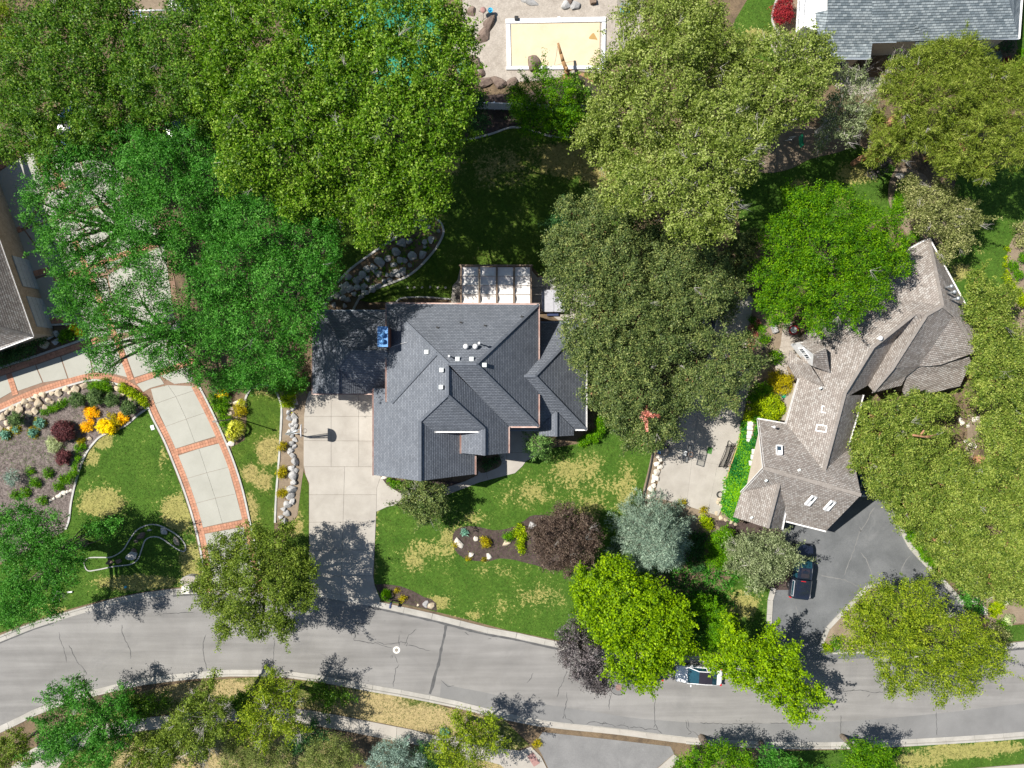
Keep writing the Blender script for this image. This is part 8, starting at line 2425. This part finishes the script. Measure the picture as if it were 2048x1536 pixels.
S('dark red round bush beside the white deck', 'red', 2.0, [(1563, 22, 20), (1572, 10, 14), (1560, 36, 14), (1574, 32, 12)], 'red_bush', 'bush', None, dens=1.2)
S('small red bush at the corner of the blue grey house', 'red', 1.0, [(2012, 124, 8), (2006, 130, 7)], 'red_bush', 'bush')
S('pale blue green juniper at the corner of the blue grey house', 'blujun', 1.5, [(1965, 108, 16), (1985, 118, 14), (1950, 100, 14), (1975, 128, 12)], 'blue_juniper', 'shrub')
S('green mounds along the right edge below the blue grey house', 'shrub', 1.6, [(2030, 140, 18), (2045, 115, 16), (2020, 150, 14)], 'mound_shrub', 'shrub')
S('dark boulder-round shrub at the corner eaves of the blue grey house', 'dark', 1.3, [(2010, 95, 12), (2016, 88, 10)], 'round_shrub', 'shrub')
S('bright green shrub left of the tan bed by the sunny lawn', 'shrub', 1.3, [(1800, 395, 16), (1805, 375, 14), (1795, 410, 12), (1830, 470, 12), (1815, 410, 12)], 'leafy_shrub', 'shrub')
for x, y, r, lab in ((2035, 455, 12, 'green shrub in the right edge bed, uppermost'), (2040, 480, 12, 'green shrub in the right edge bed, second from the top'), (2025, 530, 9, 'round green shrub in the right edge bed, middle'), (2035, 548, 9, 'round green shrub in the right edge bed, lowest'), (2046, 515, 10, 'grey green shrub at the right edge of the bed')):
    S(lab, 'shrub' if y > 500 else 'olivegrey', 1.0, [(x, y, r), (x + 5, y + 4, r * .7)], 'bed_shrub', 'shrub', 'shrubs of the right edge bed')
S('yellow green ground cover along the right edge bed', 'yshrub', .35, [(2014, 500, 4), (2012, 515, 4), (2011, 530, 5), (2013, 545, 5), (2014, 560, 8), (2022, 575, 10), (2034, 590, 12), (2044, 605, 10)], 'ground_cover_plant', 'plant')
S('round bright green mound under the right street tree', 'bright', .9, [(1728, 1222, 13), (1735, 1228, 11), (1724, 1214, 8)], 'mound_shrub', 'shrub', 'mounds on the drive island')
S('round green mound at the corner of the drive island', 'bright', .9, [(1672, 1282, 10), (1674, 1290, 9)], 'mound_shrub', 'shrub', 'mounds on the drive island')
S('yellow flowering ground cover at the corner of the drive island', 'yshrub', .3, [(1650, 1296, 7), (1660, 1298, 6), (1654, 1290, 5)], 'ground_cover_plant', 'plant')
S('small dark purple shrub inside the drive island', 'barberry', .9, [(1746, 1255, 11), (1738, 1250, 8)], 'purple_shrub', 'shrub')
S('yellow green shrub in the planting by the street', 'yshrub', .9, [(1990, 1216, 12), (1998, 1210, 9), (1985, 1225, 9)], 'yellow_green_shrub', 'shrub', 'planting at the right edge by the street')
grass_clump('silver_plant', 'pale silver blue mounded plant in the planting by the street', 'plant', 'silver', 2014, 1236, .85, .7, 420, 'planting at the right edge by the street')
S('round bright green mound beside the silver plant', 'bright', .7, [(2001, 1244, 9), (2005, 1247, 7)], 'mound_shrub', 'shrub', 'planting at the right edge by the street')
S('leafy green shrub at the end of the street kerb', 'olivegrey', 1.6, [(1990, 1262, 14), (2004, 1272, 13), (1980, 1270, 12), (2008, 1284, 9)], 'kerb_shrub', 'shrub')
S('leafy dark green shrub at the lower end of the thicket', 'locust', 1.6, [(1940, 1205, 16), (1950, 1215, 14), (1930, 1190, 12), (1924, 1172, 10)], 'leafy_shrub', 'shrub')
S('bright green undergrowth at the edge of the asphalt drive', 'shrub', .9, [(1800, 1010, 13), (1812, 1030, 14), (1820, 1055, 12), (1825, 1075, 12), (1838, 1090, 12), (1850, 1110, 12), (1865, 1125, 11), (1880, 1145, 10)], 'drive_undergrowth', 'shrub')
S('small green shrub on the soil below the court, left one', 'bronze', .6, [(1363, 1006, 6), (1368, 1004, 4)], 'small_shrub', 'shrub', 'small shrubs below the court')
S('small green shrub on the soil below the court, right one', 'bronze', .6, [(1405, 1020, 6), (1410, 1017, 4)], 'small_shrub', 'shrub', 'small shrubs below the court')
S('bright yellow green shrub above the grey green tree', 'yshrub', 1.2, [(1412, 1042, 11), (1415, 1052, 9), (1408, 1036, 7)], 'yellow_green_shrub', 'shrub')
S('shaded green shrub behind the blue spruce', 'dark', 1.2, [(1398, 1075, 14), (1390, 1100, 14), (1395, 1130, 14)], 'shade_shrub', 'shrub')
S('pale cushion plant on the verge at the bay corner', 'bronze', .5, [(1076, 1486, 7), (1070, 1490, 5)], 'verge_plant', 'plant')
S('small turquoise green plant on the verge by the young tree', 'teal', .5, [(888, 1461, 7), (894, 1464, 5)], 'verge_plant', 'plant')
S('dark purple shrub under the olive grove by the pines', 'dplum', 1.2, [(1760, 330, 14), (1745, 345, 10)], 'purple_shrub', 'shrub')
S('red stemmed dark shrub at the court gable', 'yshrub', .6, [(1505, 870, 5), (1500, 880, 5)], 'small_shrub', 'shrub')

# ivy slope between the court and the right house: one mass of ground cover
RL = [P(x, y, .2) for x, y in smooth_line([(1487, 842), (1479, 885), (1465, 930), (1451, 970), (1447, 1020)], 5)]
HL = [P(x, y, 2.7) for x, y in smooth_line([(1519, 838), (1524, 880), (1528, 932), (1489, 984), (1473, 1042)], 5)]
nn_ = len(RL)
vv, ff = [], []
for i in range(nn_):
    for j in range(6):
        vv.append(RL[i].lerp(HL[i], j / 5))
for i in range(nn_ - 1):
    for j in range(5):
        ff.append((i * 6 + j, (i + 1) * 6 + j, (i + 1) * 6 + j + 1, i * 6 + j + 1)[::-1])
mesh_obj('slope', vv, ff, MT['soil'])['kind'] = 'structure'
cc = []
for _ in range(2300):
    u = RNG.random() * (nn_ - 1.001); i = int(u); w_ = RNG.random()
    p = RL[i].lerp(RL[i + 1], u - i).lerp(HL[i].lerp(HL[i + 1], u - i), w_)
    k = F / (H - p.z)
    x, y = p.x * k + 1024, 768 - p.y * k
    if any(pip(x, y, q) for q in ([(1494, 840), (1514, 842), (1512, 862), (1506, 880), (1500, 888), (1493, 884)], [(1503, 898), (1510, 896), (1508, 912), (1503, 930), (1497, 934)])):
        continue
    cc.append((p.x, p.y, p.z + .05 + .2 * RNG.random()))
cc = np.array(cc)
pr = clumps_to_leaves(cc, np.tile([0, 0, 1.0], (len(cc), 1)), 'ivy', cr=.3, dens=.9)
o = bpy.data.objects.new('ivy', leaf_mesh('ivy', pr[0], pr[1], pr[2], pr[3], .8, np.clip(pr[4] + .15 + .3 * np.sin(pr[0][:, 0] * 1.7) * np.cos(pr[0][:, 1] * 1.1), 0, 1), leaf_mat('ivy')))
link(o); props(o, kind='stuff', label='ivy ground cover on the slope between the concrete court and the right house')
st_ = thing('stepping_stair', 'pale stone steps half buried in the ivy slope', 'steps', P(1505, 870, 1.0))
for (x, y, w_, d_) in ((1504, 847, .9, .45), (1503, 856, .9, .4), (1502, 865, .8, .4), (1500, 873, .7, .4), (1498, 881, .5, .35), (1507, 903, .35, .5), (1505, 914, .35, .5), (1501, 926, .3, .5)):
    z_ = .2 + 2.5 * min(1, max(0, (x - (1483 if y < 890 else 1472)) / 42)) + .22
    box('stone_step', P(x, y, z_), (w_, d_, .14), MT['white_concrete'], st_, rz=random.uniform(-.1, .1), bevel=.02)
# undergrowth in the thicket and leaf litter plants on bare soil
def undergrowth(name, label, poly_px, kind, n, h=.4, cr=.4, dens=.8):
    iv = [Vector((p.x, p.y)) for p in wl(poly_px)]
    gx = RNG.uniform(min(p.x for p in iv), max(p.x for p in iv), n); gy = RNG.uniform(min(p.y for p in iv), max(p.y for p in iv), n)
    ok = pip_np(gx, gy, iv)
    cc = np.stack([gx[ok], gy[ok], .1 + h * RNG.random(ok.sum())], 1)
    pr = clumps_to_leaves(cc, np.tile([0, 0, 1.0], (len(cc), 1)), kind, cr=cr, dens=dens)
    o = bpy.data.objects.new(name, leaf_mesh(name, pr[0], pr[1], pr[2], pr[3], LEAF[kind][5], pr[4], leaf_mat(kind)))
    link(o); props(o, kind='stuff', label=label)


undergrowth('undergrowth', 'green undergrowth between the thicket oaks', [(1725, 800), (1920, 770), (1940, 640), (2080, 600), (2080, 1200), (1930, 1190), (1830, 1090), (1800, 1000), (1740, 960)], 'thicket', 1200, 1.6, .6)
undergrowth('undergrowth', 'shaded undergrowth on the soil of the rock garden', [(690, 570), (760, 510), (830, 455), (880, 450), (880, 475), (820, 545), (720, 595)], 'shrub', 420, .2, .22)
undergrowth('undergrowth', 'shaded undergrowth under the olive oaks', [(1130, 640), (1130, 470), (1400, 460), (1400, 780), (1340, 870), (1230, 860), (1190, 850), (1185, 650)], 'oak', 1300, 1.2, .5)
undergrowth('undergrowth', 'shaded undergrowth under the top left canopy', [(-40, -40), (240, -40), (240, 90), (580, 130), (880, 180), (880, 280), (600, 300), (260, 330), (130, 250), (-40, 240)], 'maple', 1700, .8, .6)
undergrowth('undergrowth', 'shaded plants below the lime green trees', [(1290, 1080), (1420, 1060), (1480, 1130), (1440, 1290), (1340, 1290), (1320, 1180)], 'locust', 700, .5, .4)
undergrowth('undergrowth', 'dark ivy in the shade behind the bright green small tree', [(980, 230), (1180, 180), (1200, 250), (1130, 262), (1060, 250)], 'dark', 240, .3, .35)

# ---------------------------------------------------------------- grass blades on the lawns
def grass_tufts(count=110000):
    allp = []
    areas = []
    for poly, z in GRASS_SPOTS:
        a = abs(sum(poly[i].x * poly[(i + 1) % len(poly)].y - poly[(i + 1) % len(poly)].x * poly[i].y for i in range(len(poly)))) / 2
        areas.append(a)
    tot = sum(areas)
    for (poly, z), a in zip(GRASS_SPOTS, areas):
        x0, x1 = min(p.x for p in poly), max(p.x for p in poly)
        y0, y1 = min(p.y for p in poly), max(p.y for p in poly)
        n = int(count * a / tot * (x1 - x0) * (y1 - y0) / max(a, 1e-3))
        gx, gy = RNG.uniform(x0, x1, n), RNG.uniform(y0, y1, n)
        ok = pip_np(gx, gy, poly)
        allp.append(np.stack([gx[ok], gy[ok], np.full(ok.sum(), z + .02)], 1))
    return np.concatenate(allp)


gp = grass_tufts(90000)
n = len(gp)
nr = RNG.normal(0, .6, (n, 3)) + np.array([0, 0, .55]); nr /= np.linalg.norm(nr, axis=1, keepdims=True)
ax = RNG.normal(0, 1, (n, 3))
LM['grass'] = mat_leaf('leaf_grass', (0.03, 0.075, 0.008), (0.075, 0.14, 0.016), (0.2, 0.2, 0.06), .25, .7, .15)
o = bpy.data.objects.new('grass', leaf_mesh('grass', gp, nr, ax, RNG.uniform(.08, .2, n), .35, np.clip(.42 + RNG.normal(0, .22, n), 0, 1), LM['grass']))
link(o); props(o, kind='stuff', label='short grass growing on the lawns')
print('foliage triangles', TRI[0])
